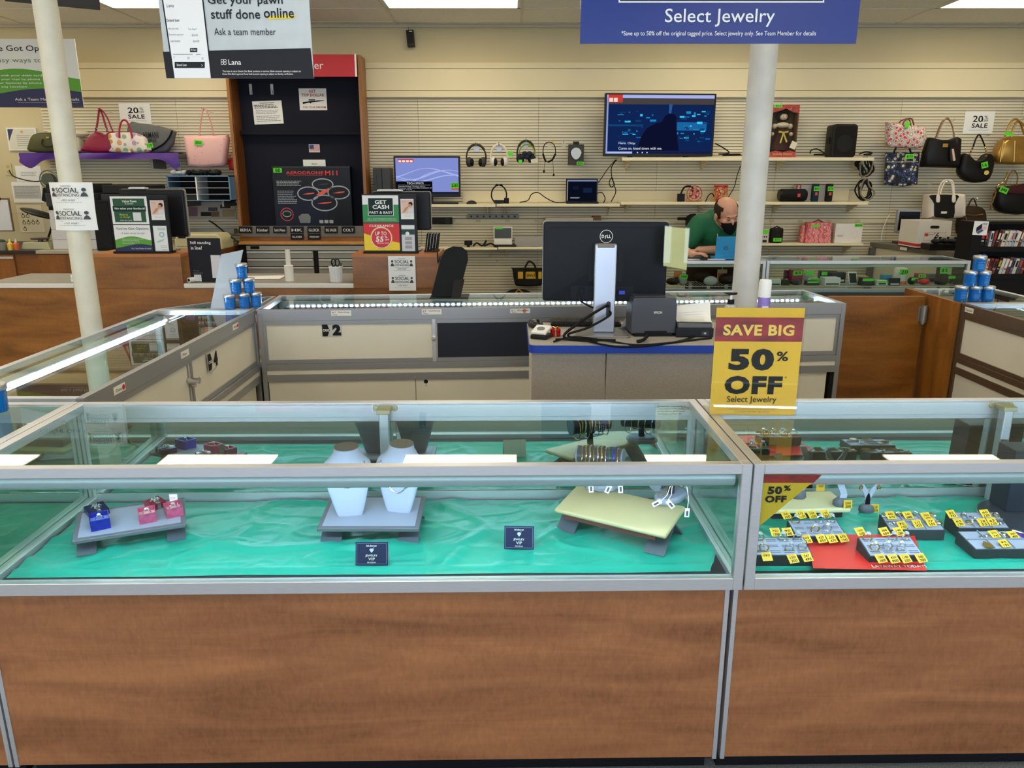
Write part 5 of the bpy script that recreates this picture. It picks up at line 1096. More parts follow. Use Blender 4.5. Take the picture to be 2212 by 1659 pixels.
x, w, h = sit(52, 116, 522, 541, 7.3); t = thing('weighing_scale', 'beige weighing scale on the dark left counter', 'scale', (x, 7.25, zr_)); B().prism([(-w/2, 0), (w/2, 0), (w/2 - 0.02, h*0.8), (-w/2 + 0.03, h*0.8)], 0, 0.22).build('body', M((190, 184, 148), 0.5), t, bevel=0.006); B().lathe([(w*0.08, h*0.8), (w*0.08, h), (w*0.27, h*1.05), (w*0.30, h*1.22), (w*0.26, h*1.2)], (0, 0.1, 0), 20).build('pan', M((90, 78, 84), 0.3, 0.4), t, smooth=True)
for k, (a, c) in enumerate(((24, (226, 190, 60)), (37, (206, 96, 52)))):
    x, w, h = sit(a - 6, a + 6, 517, 541, 7.2); t = thing('squeeze_bottle', ['yellow tipped testing bottle on the far left counter', 'orange testing bottle beside the yellow one'][k], 'bottle', (x, 7.2, zr_)); B().lathe([(w/2, 0), (w/2, h*0.55), (w*0.2, h*0.7)], (0, 0, 0), 14).build('body', M(c, 0.4), t, smooth=True); B().lathe([(w*0.2, h*0.7), (w*0.04, h)], (0, 0, 0), 10).build('nozzle', M((236, 220, 120) if k == 0 else WHITE.name and (230, 225, 215), 0.4), t)
x, w, h = sit(-12, 18, 519, 541, 7.2); t = thing('clutter_bin', 'grey desk bin of small odds and ends at the left edge', 'bin', (x, 7.2, zr_)); B().lathe([(w*0.42, 0), (w*0.5, h*0.8), (w*0.46, h*0.8), (w*0.4, 0.01)], (0, 0, 0), 18).build('tub', M((140, 136, 124), 0.6), t); B().ell((0.01, 0, h*0.85), (w*0.3, w*0.3, h*0.2)).build('contents', M((40, 70, 50), 0.7), t)
# magnifier lamp and desk fan at the far left
Yl = 7.5; a = PY(118, 402, Yl); t = thing('magnifier_lamp', 'black jointed magnifier arm with an oval head at the left', 'lamp', (PY(92, 500, Yl).x, Yl, zr_))
L0 = Vector(t.location); B().tube([Vector((0, 0, 0)), PY(112, 490, Yl) - L0, PY(118, 476, Yl) - L0, PY(106, 469, Yl) - L0], 0.010, 8).build('arm', BLACK, t, smooth=True); B().lathe([(0.07, 0), (0.07, 0.02)], (0, 0, 0), 16).build('base', BLACK, t)
b = B().ell((0, 0, 0), (0.17, 0.10, 0.026), 20, 8).rot('Y', 17); b.build('lamp_head', M((46, 44, 42), 0.4), t, smooth=True).location = PY(83, 461, Yl) - L0
p = PY(105, 388, 7.7); t = thing('desk_fan', 'round grey wire fan clipped up by the purple shelf', 'fan', p); B().tube([(0.085*math.cos(a_), 0, 0.085*math.sin(a_)) for a_ in [2*math.pi*k/24 for k in range(24)]], 0.006, 6, True).build('guard', M((110, 116, 110), 0.4, 0.5), t, smooth=True); B().cyl((0, -0.02, 0), (0, 0.03, 0), 0.06, n=20).build('grille', M((86, 92, 84), 0.4, 0.4), t); B().cyl((0, 0.03, 0), (0, 0.10, -0.02), 0.045).build('motor', DKGREY, t)
q = B().box(-0.05, 0.0, -0.22, 0.10, 0.10, -0.09).rot('Y', 15).build('clamp', BLACK, t, bevel=0.01)
cable('fan_lead', 'two dark power leads drooping from the left wall outlet', [PY(20, 368, 8.2), PY(28, 380, 8.1), PY(50, 388, 8.0), PY(75, 392, 7.8), PY(95, 390, 7.75)], 0.006)
p = PY(21, 379, WY); t = thing('wall_outlet', 'beige electrical outlet plate on the far left wall', 'outlet', (p.x, WY - 0.001, p.z)); w = 15*mpp(WY, p.z); h = hgt(354, 380, WY); B().box(-w/2, -0.008, 0, w/2, 0, h).build('plate', M((206, 190, 144), 0.5), t, bevel=0.002)
for k in (0.28, 0.72): B().cyl((0, -0.010, h*k), (0, -0.007, h*k), 0.017).build('socket', M((180, 164, 120), 0.5), t)
# wall papers on the far left
t, s = paper('wall_notice', 'printed table notice taped on the far left wall', 'notice', 31, 393, 95, 438, WY - 0.006); s.rect(0.05, 0.18, 0.95, 0.80, M((190, 188, 180), 0.7)); s.lines(0.08, 0.2, 0.92, 0.78, 8, g, 2, 0.25).done()
t, s = paper('wall_notice', 'pale notice partly under the purple cloth at far left', 'notice', 37, 358, 92, 392, WY - 0.005); s.lines(0.2, 0.4, 0.85, 0.7, 3, g, 2, 0.3).done()
t, s = paper('wall_chart', 'pinned chart of little black ring drawings at far left', 'chart', 44, 443, 98, 502, WY - 0.004, M((222, 212, 180), 0.8))
for r_, c_ in ((0, 0), (0, 1), (1, 0), (1, 1), (1, 2), (1, 3), (2, 0)):
    u, v = 0.22 + 0.18*c_, 0.40 + 0.24*r_; s.ring(u, v, 0.05, 0.05*s.w/s.h, 0.018, INK, 2, 14); s.poly([(u - .03, v - .05), (u, v - .12), (u + .03, v - .05)], INK, 2)
s.done()
p = PY(0, 500, 7.7); t = thing('clipboard', 'clipboard with a thick pad of paper at the left edge', 'clipboard', (PY(0, 495, 7.7).x, 7.7, PY(0, 500, 7.7).z)); w = 58*mpp(7.7, 1.2); h = hgt(428, 500, 7.7)
B().box(-w/2, 0.012, 0, w/2, 0.018, h).build('board', M((110, 80, 50), 0.6), t); B().box(-w/2 + 0.01, 0, 0.01, w/2 - 0.012, 0.012, h*0.95).build('pad', M((214, 214, 216), 0.7), t); B().box(-0.05, -0.01, h*0.92, 0.05, 0.01, h*1.02).build('clip', BLACK, t)
B().cyl((0, 0.02, h*0.5), (0, WY - 7.7, h*0.5), 0.004, n=6).build('wall_peg', SILVER, t)
t, s = paper('certificate_frame', 'framed certificate with a gold star on the far left wall', 'picture frame', 20, 276, 84, 325, WY - 0.02, M((232, 232, 228), 0.5), th=0.018)
s.rect(0.05, 0.06, 0.95, 0.94, M((216, 212, 196), 0.6)); s.poly([(0.05, 0.06), (0.25, 0.06), (0.05, 0.6)], M((44, 56, 96), 0.5), 2); s.poly([(0.52 + 0.07*math.sin(2*math.pi*k/10)*(1 if k % 2 == 0 else .45), 0.18 - 0.09*math.cos(2*math.pi*k/10)*(1 if k % 2 == 0 else .45)) for k in range(10)], M((216, 160, 50), 0.5), 3); s.lines(0.32, 0.34, 0.8, 0.85, 6, g, 2, 0.25).done()
# purple-draped shelf with bags
YS = 7.86; zsh = PY(200, 330, YS).z; xa_, xb_ = PY(42, 330, YS).x, PY(386, 330, YS).x
t = thing('bag_shelf', 'wall shelf board hidden under the purple cloth', 'shelf'); B().box(xa_ + 0.02, YS + 0.02, zsh - 0.03, xb_ - 0.05, WY - 0.02, zsh - 0.006).build('board', LAMI, t)
for k in (0.2, 0.8): B().prism([(0, 0), (0.02, 0), (0.02, 0.12), (0, 0.12)], YS + 0.06, WY - 0.02).build('bracket', ALU_DK, t).location = (xa_ + (xb_ - xa_)*k, 0, zsh - 0.15)
PUR = M((84, 48, 140), 0.3, bump=0.2, scale=30)
def drape(u, v):
    x = xa_ + (xb_ - xa_)*u
    edge = hgt(332, [352, 366][0], YS) if 0.0 < u < 0.9 else hgt(332, 366, YS)
    if v < 0.5: return (x, WY - 0.03 - (WY - 0.03 - YS)*v*2, zsh + 0.002*math.sin(20*u))
    k = (v - 0.5)*2; d = hgt(331, 345, YS)*(1 + (1.4*math.exp(-((u - 0.06)/0.06)**2)) + 1.5*math.exp(-((u - 0.97)/0.05)**2))
    return (x + 0.01*math.sin(9*k)*(u - .5), YS - 0.006 - 0.012*math.sin(14*u + 2*k), zsh - d*k)
o = B().grid(drape, 60, 14).build('purple_cloth', PUR, smooth=True); tag(o, 'shiny purple plastic cloth draped over the bag shelf', 'cloth')
def handbag(name, label, outline, Y, th, mat, z=None, sm=3):
    loc = PY(sum(p[0] for p in outline)/len(outline), max(p[1] for p in outline), Y); 
    t = thing(name, label, 'bag', loc); puff(t, 'body', smooth_outline(outline, sm) if sm else outline, Y, th, mat, loc); return t, loc
t, l = handbag('handbag', 'olive green satchel at the left end of the purple shelf', [(68, 328), (66, 312), (74, 293), (90, 287), (118, 288), (124, 300), (124, 328)], 7.98, 0.12, M((70, 72, 34), 0.6)); strap(t, 'handle', [(92, 300), (90, 310), (96, 316), (112, 316), (117, 308), (116, 300)], 7.91, 0.006, M((48, 46, 24), 0.5), l); B().cb(PY(103, 297, 7.915) - l, (0.03, 0.004, 0.015)).build('badge', GOLD, t)
x, w, h = sit(98, 192, 274, 296, 8.1); t = thing('folded_pillow', 'white crumpled pillow packet behind the left column', 'pillow', (x, 8.12, PY(1106, 330, YS).z)); t.location.z = PY(150, 300, 8.1).z; B().ell((0, 0, h/2), (w/2, 0.08, h/2), 18, 8).build('body', M((214, 204, 176), 0.7, bump=0.6, scale=14), t, smooth=True); B().box(-w*0.3, -0.05, -hgt(300, 330, 8.1) + 0.01, w*0.3, 0.05, 0.02).build('lower_fold', M((206, 196, 168), 0.7), t, bevel=0.02)
MAG = M((150, 18, 62), 0.45, var=0.15, scale=10)
t, l = handbag('handbag', 'magenta slouchy bag hanging above the purple shelf', [(183, 328), (182, 318), (192, 300), (205, 288), (216, 286), (232, 296), (243, 284), (252, 296), (252, 328)], 7.99, 0.11, MAG); strap(t, 'strap', [(206, 290), (211, 262), (214, 240), (216, 236), (222, 250), (232, 285)], 7.97, 0.010, MAG, l); strap(t, 'strap', [(212, 240), (220, 238), (232, 255), (240, 275), (248, 292)], 7.96, 0.008, MAG, l); hook(t, 212, 234, 7.97, l)
for px, py in ((208, 280), (232, 278)): B().tube([(PY(px, py, 7.95) - l) + Vector((0.016*math.cos(a_), -0.004, 0.016*math.sin(a_))) for a_ in [2*math.pi*k/12 for k in range(12)]], 0.003, 5, True).build('ring', SILVER, t)
DOT = pattern([(206, 150, 70), (150, 176, 140), (196, 130, 170), (214, 160, 120), (176, 150, 196)], 15, 'dots')
t, l = handbag('handbag', 'polka dotted cream tote with magenta handles', [(243, 329), (244, 318), (236, 292), (250, 287), (285, 286), (313, 296), (318, 310), (321, 329)], 7.92, 0.12, DOT); strap(t, 'handle', [(258, 298), (258, 280), (262, 264), (268, 259), (275, 264), (282, 282), (286, 299)], 7.85, 0.009, M((170, 24, 50), 0.45), l)
B().box(-0.02, -0.06, -0.004, 0.06, -0.02, 0.02).build('fold', DOT, t, bevel=0.005)
GRC = M((104, 106, 104), 0.8, var=0.08, scale=30)
t, l = handbag('messenger_bag', 'grey canvas messenger bag behind the polka dotted tote', [(282, 328), (279, 268), (300, 266), (340, 272), (377, 282), (378, 292), (362, 328)], 8.06, 0.10, GRC, sm=2); s = Sign(t, 1, 1).at(8.0, l); s.y = -0.056; s.x0 = 0; s.z1 = 0; s.at(8.005, l); s.ptext('ARMANI', 308, 285, 342, 298, DKGREY, 0, 0.01); s.ptext('EXCHANGE', 309, 299, 338, 307, DKGREY, 0, 0.005); s.done()
strap(t, 'strap', [(372, 282), (366, 296), (352, 312), (330, 324), (322, 324)], 7.99, 0.010, BLACK, l); pricetag(t, 316, 309, 331, 320, 7.84, '119', l, -12)
PNK = pattern([(232, 176, 168), (206, 128, 122), (238, 186, 178)], 24, 'F1', 0.5, [0, 0.10, 0.15])
t, l = handbag('tote_bag', 'pale pink tote with long handles hung left of the dark cabinet', [(409, 359), (399, 296), (400, 293), (492, 292), (495, 300), (489, 352), (484, 358), (440, 362)], 8.02, 0.14, PNK, sm=0); strap(t, 'handle', [(430, 298), (434, 262), (438, 238), (440, 236)], 7.98, 0.007, M((214, 150, 142), 0.5), l); strap(t, 'handle', [(462, 298), (456, 266), (446, 240), (441, 236)], 7.97, 0.007, M((214, 150, 142), 0.5), l); hook(t, 436, 234, 7.98, l); pricetag(t, 419, 303, 438, 314, 7.94, '$500', l, 4)
t, l = handbag('purse', 'small red purse clipped beside the dark cabinet', [(493, 343), (496, 366), (513, 369), (513, 342)], 8.12, 0.05, M((190, 30, 24), 0.4), sm=0); strap(t, 'ring', [(498, 344), (497, 334), (504, 331), (510, 336), (509, 344)], 8.11, 0.003, SILVER, l); B().cyl((0, 0.02, hgt(355, 369, 8.1)), (0, WY - 8.13, hgt(355, 369, 8.1)), 0.003, n=6).build('wall_peg', SILVER, t)
def sale20(label, x0, y0, x1, y1, Y=WY - 0.022):
    t, s = paper('sale_sheet', label, 'sign', x0, y0, x1, y1, Y); s.text('20', 0.28, 0.20, 0.62, 0.48, INK, 2, 0.02); s.text('%', 0.66, 0.20, 0.78, 0.34, INK, 2); s.text('OFF', 0.60, 0.37, 0.80, 0.48, INK, 2); s.text('SALE', 0.27, 0.54, 0.80, 0.74, INK, 2, 0.02); s.text('Handbags & Select Apparel', 0.2, 0.82, 0.85, 0.86, g, 2); s.done()
sale20('white 20% off sale sheet above the polka dotted tote', 261, 223, 328, 268)
# blue sorter with oddments, wall card panel, beige terminal
x, w, h = sit(365, 500, 379, 434, 7.75); zq = PY(430, 434, 7.75).z; t = thing('file_sorter', 'blue pigeonhole file sorter left of the dark cabinet', 'organizer', (x, 7.75, zq)); BL = M((96, 132, 164), 0.5)
B().box(-w/2, 0, 0, -w/2 + 0.012, 0.30, h).box(w/2 - 0.012, 0, 0, w/2, 0.30, h).box(-w/2, 0, h - 0.012, w/2, 0.30, h).box(-w/2, 0, 0, w/2, 0.30, 0.010).build('shell', BL, t); B().box(-w/2, 0.285, 0, w/2, 0.30, h).build('back', M((40, 32, 28), 0.8), t); B().box(-0.03, 0.002, 0.01, -0.018, 0.29, h - 0.012).build('divider', WHITE, t)
for k in (0.25, 0.5, 0.75): B().box(-w/2 + 0.012, 0.004, h*k, w/2 - 0.012, 0.29, h*k + 0.006).build('shelf', M((150, 160, 172), 0.4), t)
B().box(-w*0.40, 0.05, h*0.02 + 0.01, -w*0.08, 0.28, h*0.24).build('filed_papers', M((70, 60, 50), 0.8), t)
for k in (-0.3, 0.3): B().box(w*k - 0.01, 0.1, -0.06, w*k + 0.01, WY - 7.75 - 0.015, 0).build('bracket', ALU_DK, t)
for nm, lb, a, c, sx in (('game_controller', 'silver game controller lying on the blue sorter', 388, (176, 178, 180), 0.07), ('game_controller', 'black game controller in the middle of the blue sorter', 425, BLACK, 0.09), ('game_controller', 'black game controller at the right end of the blue sorter', 460, BLACK, 0.08)):
    p = PY(a, 379, 7.85); t = thing(nm, lb, 'game controller', (p.x, 7.87, zq + h + 0.001)); mt = c if not isinstance(c, tuple) else M(c, 0.4)
    B().ell((0, 0, 0.022), (sx, 0.05, 0.022), 16, 8).ell((-sx*0.75, -0.03, 0.026), (0.028, 0.05, 0.026), 12, 8).ell((sx*0.75, -0.03, 0.026), (0.028, 0.05, 0.026), 12, 8).build('shell', mt, t, smooth=True)
    for q in (-0.4, 0.4): B().cyl((sx*q, 0, 0.04), (sx*q, 0, 0.056), 0.012).build('thumbstick', DKGREY, t)
t, s = paper('card_holder', 'slatwall card holder with mixed cards below the blue sorter', 'card holder', 398, 436, 511, 474, WY - 0.03, M((168, 162, 148), 0.6), th=0.015)
for (a, b, c, d, m_) in ((408, 447, 427, 467, (122, 88, 104)), (434, 458, 456, 467, (30, 28, 28)), (450, 448, 470, 456, (70, 60, 64)), (456, 457, 474, 468, (110, 84, 40)), (476, 442, 498, 450, (60, 34, 36)), (480, 452, 508, 468, (150, 130, 84))): s.prect(a, b, c, d, M(m_, 0.5), 1)
s.done()
o = B().box(PY(370, 494, 8.1).x, 8.1, PY(400, 504, 8.1).z, PY(505, 494, 8.1).x, 8.2, PY(400, 494, 8.1).z).build('cable_rail', M((140, 140, 140), 0.4, 0.5)); tag(o, 'grey cable rail on the slatwall behind the feedback sign', 'rail')
cable('power_cable', 'black power lead slanting to the dark cabinet', [PY(452, 477, 8.15), PY(462, 483, 8.0), PY(490, 505, 7.6), PY(515, 523, 7.3)], 0.008)
x, w, h = sit(378, 482, 507, 545, 6.3); t = thing('label_printer', 'cream desktop label printer behind the dark standing sign', 'printer', (x, 6.5, 0.0)); t.location.z = zr_ ; t.location.y = 7.22; x, w, h = sit(378, 482, 505, 541, 7.22); t.location.x = x
B().prism([(-w/2, 0), (w/2, 0), (w/2, h*0.6), (w*0.4, h*0.95), (-w*0.42, h*0.95), (-w/2, h*0.6)], 0, 0.3).build('body', M((196, 186, 144), 0.5), t, bevel=0.02, seg=3); B().box(-w*0.45, -0.003, h*0.18, w*0.45, 0, h*0.22).build('seam', M((140, 130, 98), 0.6), t); B().box(-w*0.4, -0.003, h*0.68, -w*0.25, 0.0, h*0.78).build('slot', BLACK, t)

# ------------------------------------------------------------------ things on the service counter and pods
def flyer_stand(label, x0, x1, y0, y1, Y, left_top, left_bot, pod):
    zt_ = zp; p = PY((x0+x1)/2, y1, Y); w = (x1-x0)*mpp(Y, p.z); h = hgt(y0, y1, Y)
    t = thing('flyer_stand', label, 'sign stand', (p.x, Y, zp + 0.001)); B().box(-w/2, 0, 0, w/2, 0.02, h).build('backing', M((22, 22, 24), 0.4), t, bevel=0.002); B().box(-w/2, -0.03, 0, w/2, 0.06, 0.012).build('foot', BLACK, t)
    s = Sign(t, w, h); left_top(s); left_bot(s); s.done(); return t, w, h
YQ = YC + 0.06
class Sub:                                           # a sub rectangle of a Sign
    def __init__(s, S, u0, v0, u1, v1): s.S, s.a, s.b, s.c, s.d = S, u0, v0, u1, v1; s.w = S.w*(u1-u0); s.h = S.h*(v1-v0)
    def U(s, u): return s.a + u*(s.c - s.a)
    def V(s, v): return s.b + v*(s.d - s.b)
    def poly(s, pts, m, k=1): s.S.poly([(s.U(u), s.V(v)) for u, v in pts], m, k); return s
    def rect(s, u0, v0, u1, v1, m, k=1): return s.poly([(u0, v1), (u1, v1), (u1, v0), (u0, v0)], m, k)
    def disc(s, u, v, r, m, k=1): s.S.disc(s.U(u), s.V(v), r*(s.c - s.a), m, k); return s
    def text(s, t, u0, v0, u1, v1, m, k=3, bold=0.0, shear=0.0): s.S.text(t, s.U(u0), s.V(v0), s.U(u1), s.V(v1), m, k, bold, shear); return s
DGR = M((16, 78, 48), 0.5)
def feedback(S):
    q = Sub(S, 0.02, 0.01, 0.66, 0.49); q.rect(0, 0, 1, 1, WHITE, 1); q.rect(0.07, 0.08, 0.93, 0.93, DGR, 2); q.text('Value Pawn', 0.32, 0.13, 0.72, 0.22, WHITE, 4, 0.02); q.text('V', 0.32, 0.13, 0.37, 0.22, M((230, 190, 60), 0.5), 5, 0.02); q.text('& Jewelry', 0.40, 0.24, 0.63, 0.30, WHITE, 4, 0.01)
    q.rect(0.05, 0.35, 0.95, 0.54, M((10, 52, 36), 0.5), 3); q.text('We value your feedback!', 0.09, 0.40, 0.93, 0.49, WHITE, 5, 0.02); q.text('Rate us', 0.22, 0.62, 0.44, 0.69, M((190, 196, 60), 0.5), 4, 0.01); q.text('on Google', 0.22, 0.71, 0.50, 0.79, M((190, 196, 60), 0.5), 4, 0.01); q.text('Scan the code', 0.22, 0.84, 0.54, 0.88, WHITE, 4)
    q.rect(0.58, 0.58, 0.80, 0.88, M((226, 226, 222), 0.6), 4)
def side_cards(S):
    a = Sub(S, 0.71, 0.08, 0.95, 0.42); a.rect(0, 0, 1, 1, PAPER, 1); a.rect(0.04, 0.03, 0.98, 0.72, M((230, 196, 176), 0.6), 2); a.disc(0.76, 0.24, 0.16, M((52, 34, 30), 0.6), 4); a.disc(0.68, 0.32, 0.13, M((206, 150, 122), 0.6), 5); a.poly([(0.1, 0.7), (0.35, 0.42), (0.6, 0.36), (0.55, 0.46), (0.35, 0.62)], M((200, 142, 114), 0.6), 4); a.poly([(0.5, 0.72), (0.6, 0.48), (0.95, 0.46), (0.98, 0.72)], M((222, 220, 222), 0.6), 3); a.text('Sell for', 0.08, 0.10, 0.42, 0.15, M((190, 90, 80), 0.6), 5); a.text('value pawn', 0.25, 0.82, 0.8, 0.87, g, 3)
    b = Sub(S, 0.71, 0.52, 0.95, 0.97); b.rect(0, 0, 1, 1, M((222, 224, 224), 0.5), 1); b.rect(0.08, 0.02, 0.98, 0.96, M((238, 240, 238), 0.5), 2); b.disc(0.6, 0.34, 0.20, M((150, 196, 206), 0.5), 3); b.disc(0.6, 0.34, 0.11, WHITE, 4); b.poly([(0.15, 0.62), (0.5, 0.55), (0.85, 0.5), (0.6, 0.6), (0.25, 0.66)], M((160, 206, 200), 0.5), 3)
    for k, v in enumerate((0.08, 0.14, 0.78, 0.84, 0.92)): b.rect(0.3 + 0.05*k, v, 0.9, v + 0.02, M((160, 170, 176), 0.6), 3)
t, w, h = flyer_stand('black display stand with green feedback and payment option flyers', 250, 372, 421, 545, YQ, feedback, lambda S: (S.rect(0.02, 0.505, 0.66, 0.97, WHITE, 0.3), options(Sub(S, 0.02, 0.505, 0.66, 0.97)), side_cards(S)), 0)
def getcash(S):
    q = Sub(S, 0.01, 0.02, 0.67, 0.475); q.rect(0, 0, 1, 0.34, WHITE, 1); q.rect(0, 0.34, 1, 1, M((40, 140, 70), 0.5), 1); q.rect(0.15, 0.08, 0.86, 0.75, WHITE, 2); q.rect(0.165, 0.10, 0.845, 0.735, M((18, 40, 34), 0.5), 3)
    q.text('GET', 0.35, 0.17, 0.67, 0.32, WHITE, 5, 0.03); q.text('CASH', 0.28, 0.35, 0.74, 0.50, WHITE, 5, 0.03); q.text('FAST & EASY', 0.19, 0.58, 0.83, 0.68, WHITE, 5, 0.02); q.text('ASK A TEAM MEMBER FOR DETAILS', 0.12, 0.85, 0.92, 0.89, WHITE, 4); q.rect(0.1, 0.93, 0.94, 0.935, WHITE, 4)
def clearance(S):
    q = Sub(S, 0.01, 0.49, 0.67, 0.955); q.rect(0, 0, 1, 1, M((214, 36, 32), 0.5), 1); q.poly([(0, 0.36), (0.3, 0.5), (1, 0.72), (1, 1), (0, 1)], M((246, 210, 30), 0.5), 2); q.disc(0.49, 0.53, 0.31, M((246, 200, 60), 0.5), 3); q.disc(0.49, 0.53, 0.29, WHITE, 4); q.disc(0.49, 0.53, 0.275, M((214, 36, 32), 0.5), 5)
    q.text('CLEARANCE', 0.17, 0.05, 0.84, 0.13, WHITE, 5, 0.02); q.text('UP TO', 0.32, 0.30, 0.64, 0.44, WHITE, 7, 0.01, 0.1); q.text('55', 0.33, 0.48, 0.55, 0.68, WHITE, 7, 0.03, 0.1); q.text('%', 0.58, 0.46, 0.66, 0.54, WHITE, 7, 0.01); q.text('OFF', 0.58, 0.57, 0.70, 0.63, WHITE, 7, 0.01); q.text('ORIGINAL PRICE', 0.36, 0.70, 0.70, 0.75, WHITE, 7)
def side2(S):
    side_cards(S); b = Sub(S, 0.71, 0.52, 0.95, 0.97); b.rect(0, 0, 1, 0.12, WHITE, 6); b.rect(0, 0.14, 1, 0.98, M((206, 210, 212), 0.4), 6); b.rect(0, 0.16, 1, 0.36, M((40, 66, 60), 0.4), 7); b.disc(0.45, 0.32, 0.15, WHITE, 8)
    for k in range(3): b.rect(0.25, 0.45 + 0.16*k, 0.78, 0.57 + 0.16*k, M((160, 156, 158), 0.5), 7)
t, w, h = flyer_stand('black display stand with get cash and clearance flyers', 787, 903, 424, 551, YQ, getcash, lambda S: (clearance(S), side2(S)), 1)
def monitor_back(label, x0, x1, y0, y1, Y, zb):
    x, w, h = sit(x0, x1, y0, y1, Y); zz = PY(1106, y1, Y).z
    t = thing('desktop_monitor', label, 'monitor', (x, Y, zb)); d = zz - zb
    B().prism(rrect(-w/2, d, w/2, d + h, 0.015), 0, 0.03).build('rear_shell', M((26, 26, 29), 0.4), t, bevel=0.008, seg=2); B().prism(rrect(-w/2 - 0.003, d - 0.002, w/2 + 0.003, d + h + 0.003, 0.015), 0.03, 0.045).build('bezel', M((160, 156, 146), 0.4), t); B().box(-0.04, 0.0, 0, 0.04, 0.03, d + 0.05).build('neck', DKGREY, t); B().slab(rrect(-0.12, -0.06, 0.12, 0.09, 0.02), 0, 0.008).build('foot', M((150, 150, 152), 0.4, 0.5), t)
monitor_back('black monitor seen from behind next to the feedback stand', 268, 405, 409, 512, YC + 0.22, zp + 0.001)
monitor_back('black monitor seen from behind next to the get cash stand', 806, 931, 414, 497, YC + 0.22, zp + 0.001)
t, s = paper('notice_sheet', 'white social distancing sheet taped on the wooden pod', 'notice', 841, 553, 899, 628, YC - 0.012, th=0.001); social(s, 1); s.done()
# standing dark sign, rolled tube, papers
zl = zc + 0.001; p = PY(447, 607, YC + 0.03); x, w, h = sit(412, 484, 512, 607, YC + 0.05); t = thing('standing_sign', 'black standing sign asking about waiting in line', 'sign', (x, YC + 0.05, zl), -4); B().box(-w/2, 0, 0, w/2, 0.006, h).build('board', M((26, 24, 34), 0.35), t); B().box(-w/2, -0.0, 0, w/2, 0.08, 0.004).build('foot', M((60, 60, 66), 0.3), t)
s = Sign(t, w, h); s.text('Still standing', 0.09, 0.07, 0.72, 0.15, WHITE, 2, 0.015); s.text('in line?', 0.10, 0.18, 0.44, 0.26, WHITE, 2, 0.015); s.text('Aim your', 0.1, 0.72, 0.28, 0.76, g, 2); s.text('camera here', 0.1, 0.77, 0.38, 0.81, g, 2); s.rect(0.11, 0.83, 0.33, 0.985, M((214, 212, 208), 0.6), 2); s.done()
B().box(w*0.20, -0.012, h*0.10, w*0.48, -0.004, h*0.62).build('leaflet_pocket', M((226, 222, 226), 0.5), t)
p = PY(405, 606, YC + 0.02); t = thing('paper_roll', 'white rolled paper tube lying beside the standing sign', 'paper roll', (PY(405, 606, YC).x, YC + 0.02, zl)); B().cyl((0.0, 0, 0.016), (0.05, 0.10, 0.016), 0.016).build('roll', PAPER, t); B().cyl((-0.0005, -0.001, 0.016), (0.0005, 0.001, 0.016), 0.010).build('hole', DKGREY, t)
# mid counter: candlestick bottle, pen cup, papers
x, w, h = sit(615, 634, 535, 603, YC + 0.09); t = thing('receipt_roll_holder', 'white stacked paper roll holder on the low counter', 'holder', (x, YC + 0.10, zl)); B().lathe([(w*0.5, 0), (w*0.5, h*0.50), (w*0.46, h*0.51), (w*0.27, h*0.52), (w*0.27, h)], (0, 0, 0), 20).build('roll', M((226, 222, 210), 0.6), t, smooth=True)
x, w, h = sit(711, 740, 577, 611, YC + 0.04); t = thing('pen_cup', 'ribbed white cup holding black scissors and pens', 'cup', (x, YC + 0.06, zl)); n = 36
B().lathe([(w*0.40, 0), (w*0.44, h*0.5), (w*0.48, h*0.92), (w*0.52, h*0.93), (w*0.52, h), (w*0.46, h), (w*0.36, h*0.1)], (0, 0, 0), 24).build('cup', M((232, 230, 226), 0.45), t, smooth=True)
for k in range(16): a_ = 2*math.pi*k/16; B().cyl((w*0.42*math.cos(a_), w*0.42*math.sin(a_), h*0.04), (w*0.475*math.cos(a_), w*0.475*math.sin(a_), h*0.90), 0.0022, n=5).build('rib', M((220, 218, 214), 0.5), t)
t2 = thing('scissors', 'black handled scissors standing in the white cup', 'scissors', (x, YC + 0.06, zl + h*0.25))
for sx in (-1, 1): B().tube([(sx*0.012 + 0.013*math.cos(a_), 0.0, h*0.98 + 0.022*math.sin(a_)) for a_ in [2*math.pi*k/16 for k in range(16)]], 0.004, 6, True).build('finger_loop', BLACK, t2, smooth=True); B().loft([[(sx*0.008 - 0.003, -0.001, h*0.8), (sx*0.008 + 0.003, -0.001, h*0.8), (sx*0.008 + 0.003, 0.001, h*0.8), (sx*0.008 - 0.003, 0.001, h*0.8)], [(-sx*0.004 - 0.001, -0.001, 0), (-sx*0.004 + 0.001, -0.001, 0), (-sx*0.004 + 0.001, 0.001, 0), (-sx*0.004 - 0.001, 0.001, 0)]]).build('blade', SILVER, t2)
for nm, px, c in (('blue pen standing in the white cup', 717, (30, 60, 150)), ('black pen standing in the white cup', 735, (20, 20, 20))): q = B().cyl((0, 0, 0), (0.006, 0.004, h*0.85), 0.0035).build('pen', M(c, 0.4)); q.location = (PY(px, 580, YC + 0.06).x*0.985 + x*0.015, YC + 0.06, zl + h*0.35); tag(q, nm, 'pen')
p = PZ(560, 606, zl); t = sheaf('loose_papers', 'loose white papers left on the low counter', 560, 604, zl, 0.26, 0.16, 3, 4, curl=0.004)
p = PZ(868, 549, zp); cable('monitor_cables', 'dark cable tangle behind the get cash stand', [Vector((POD[1][0] + 0.20, YC + 0.10, zp + 0.012)), Vector((POD[1][0] + 0.24, YC + 0.04, zp + 0.03)), Vector((POD[1][0] + 0.262, YC - 0.01, zp + 0.02)), Vector((POD[1][0] + 0.268, YC - 0.015, zp - 0.05)), Vector((POD[1][0] + 0.275, YC + 0.05, zp - 0.02))], 0.004)

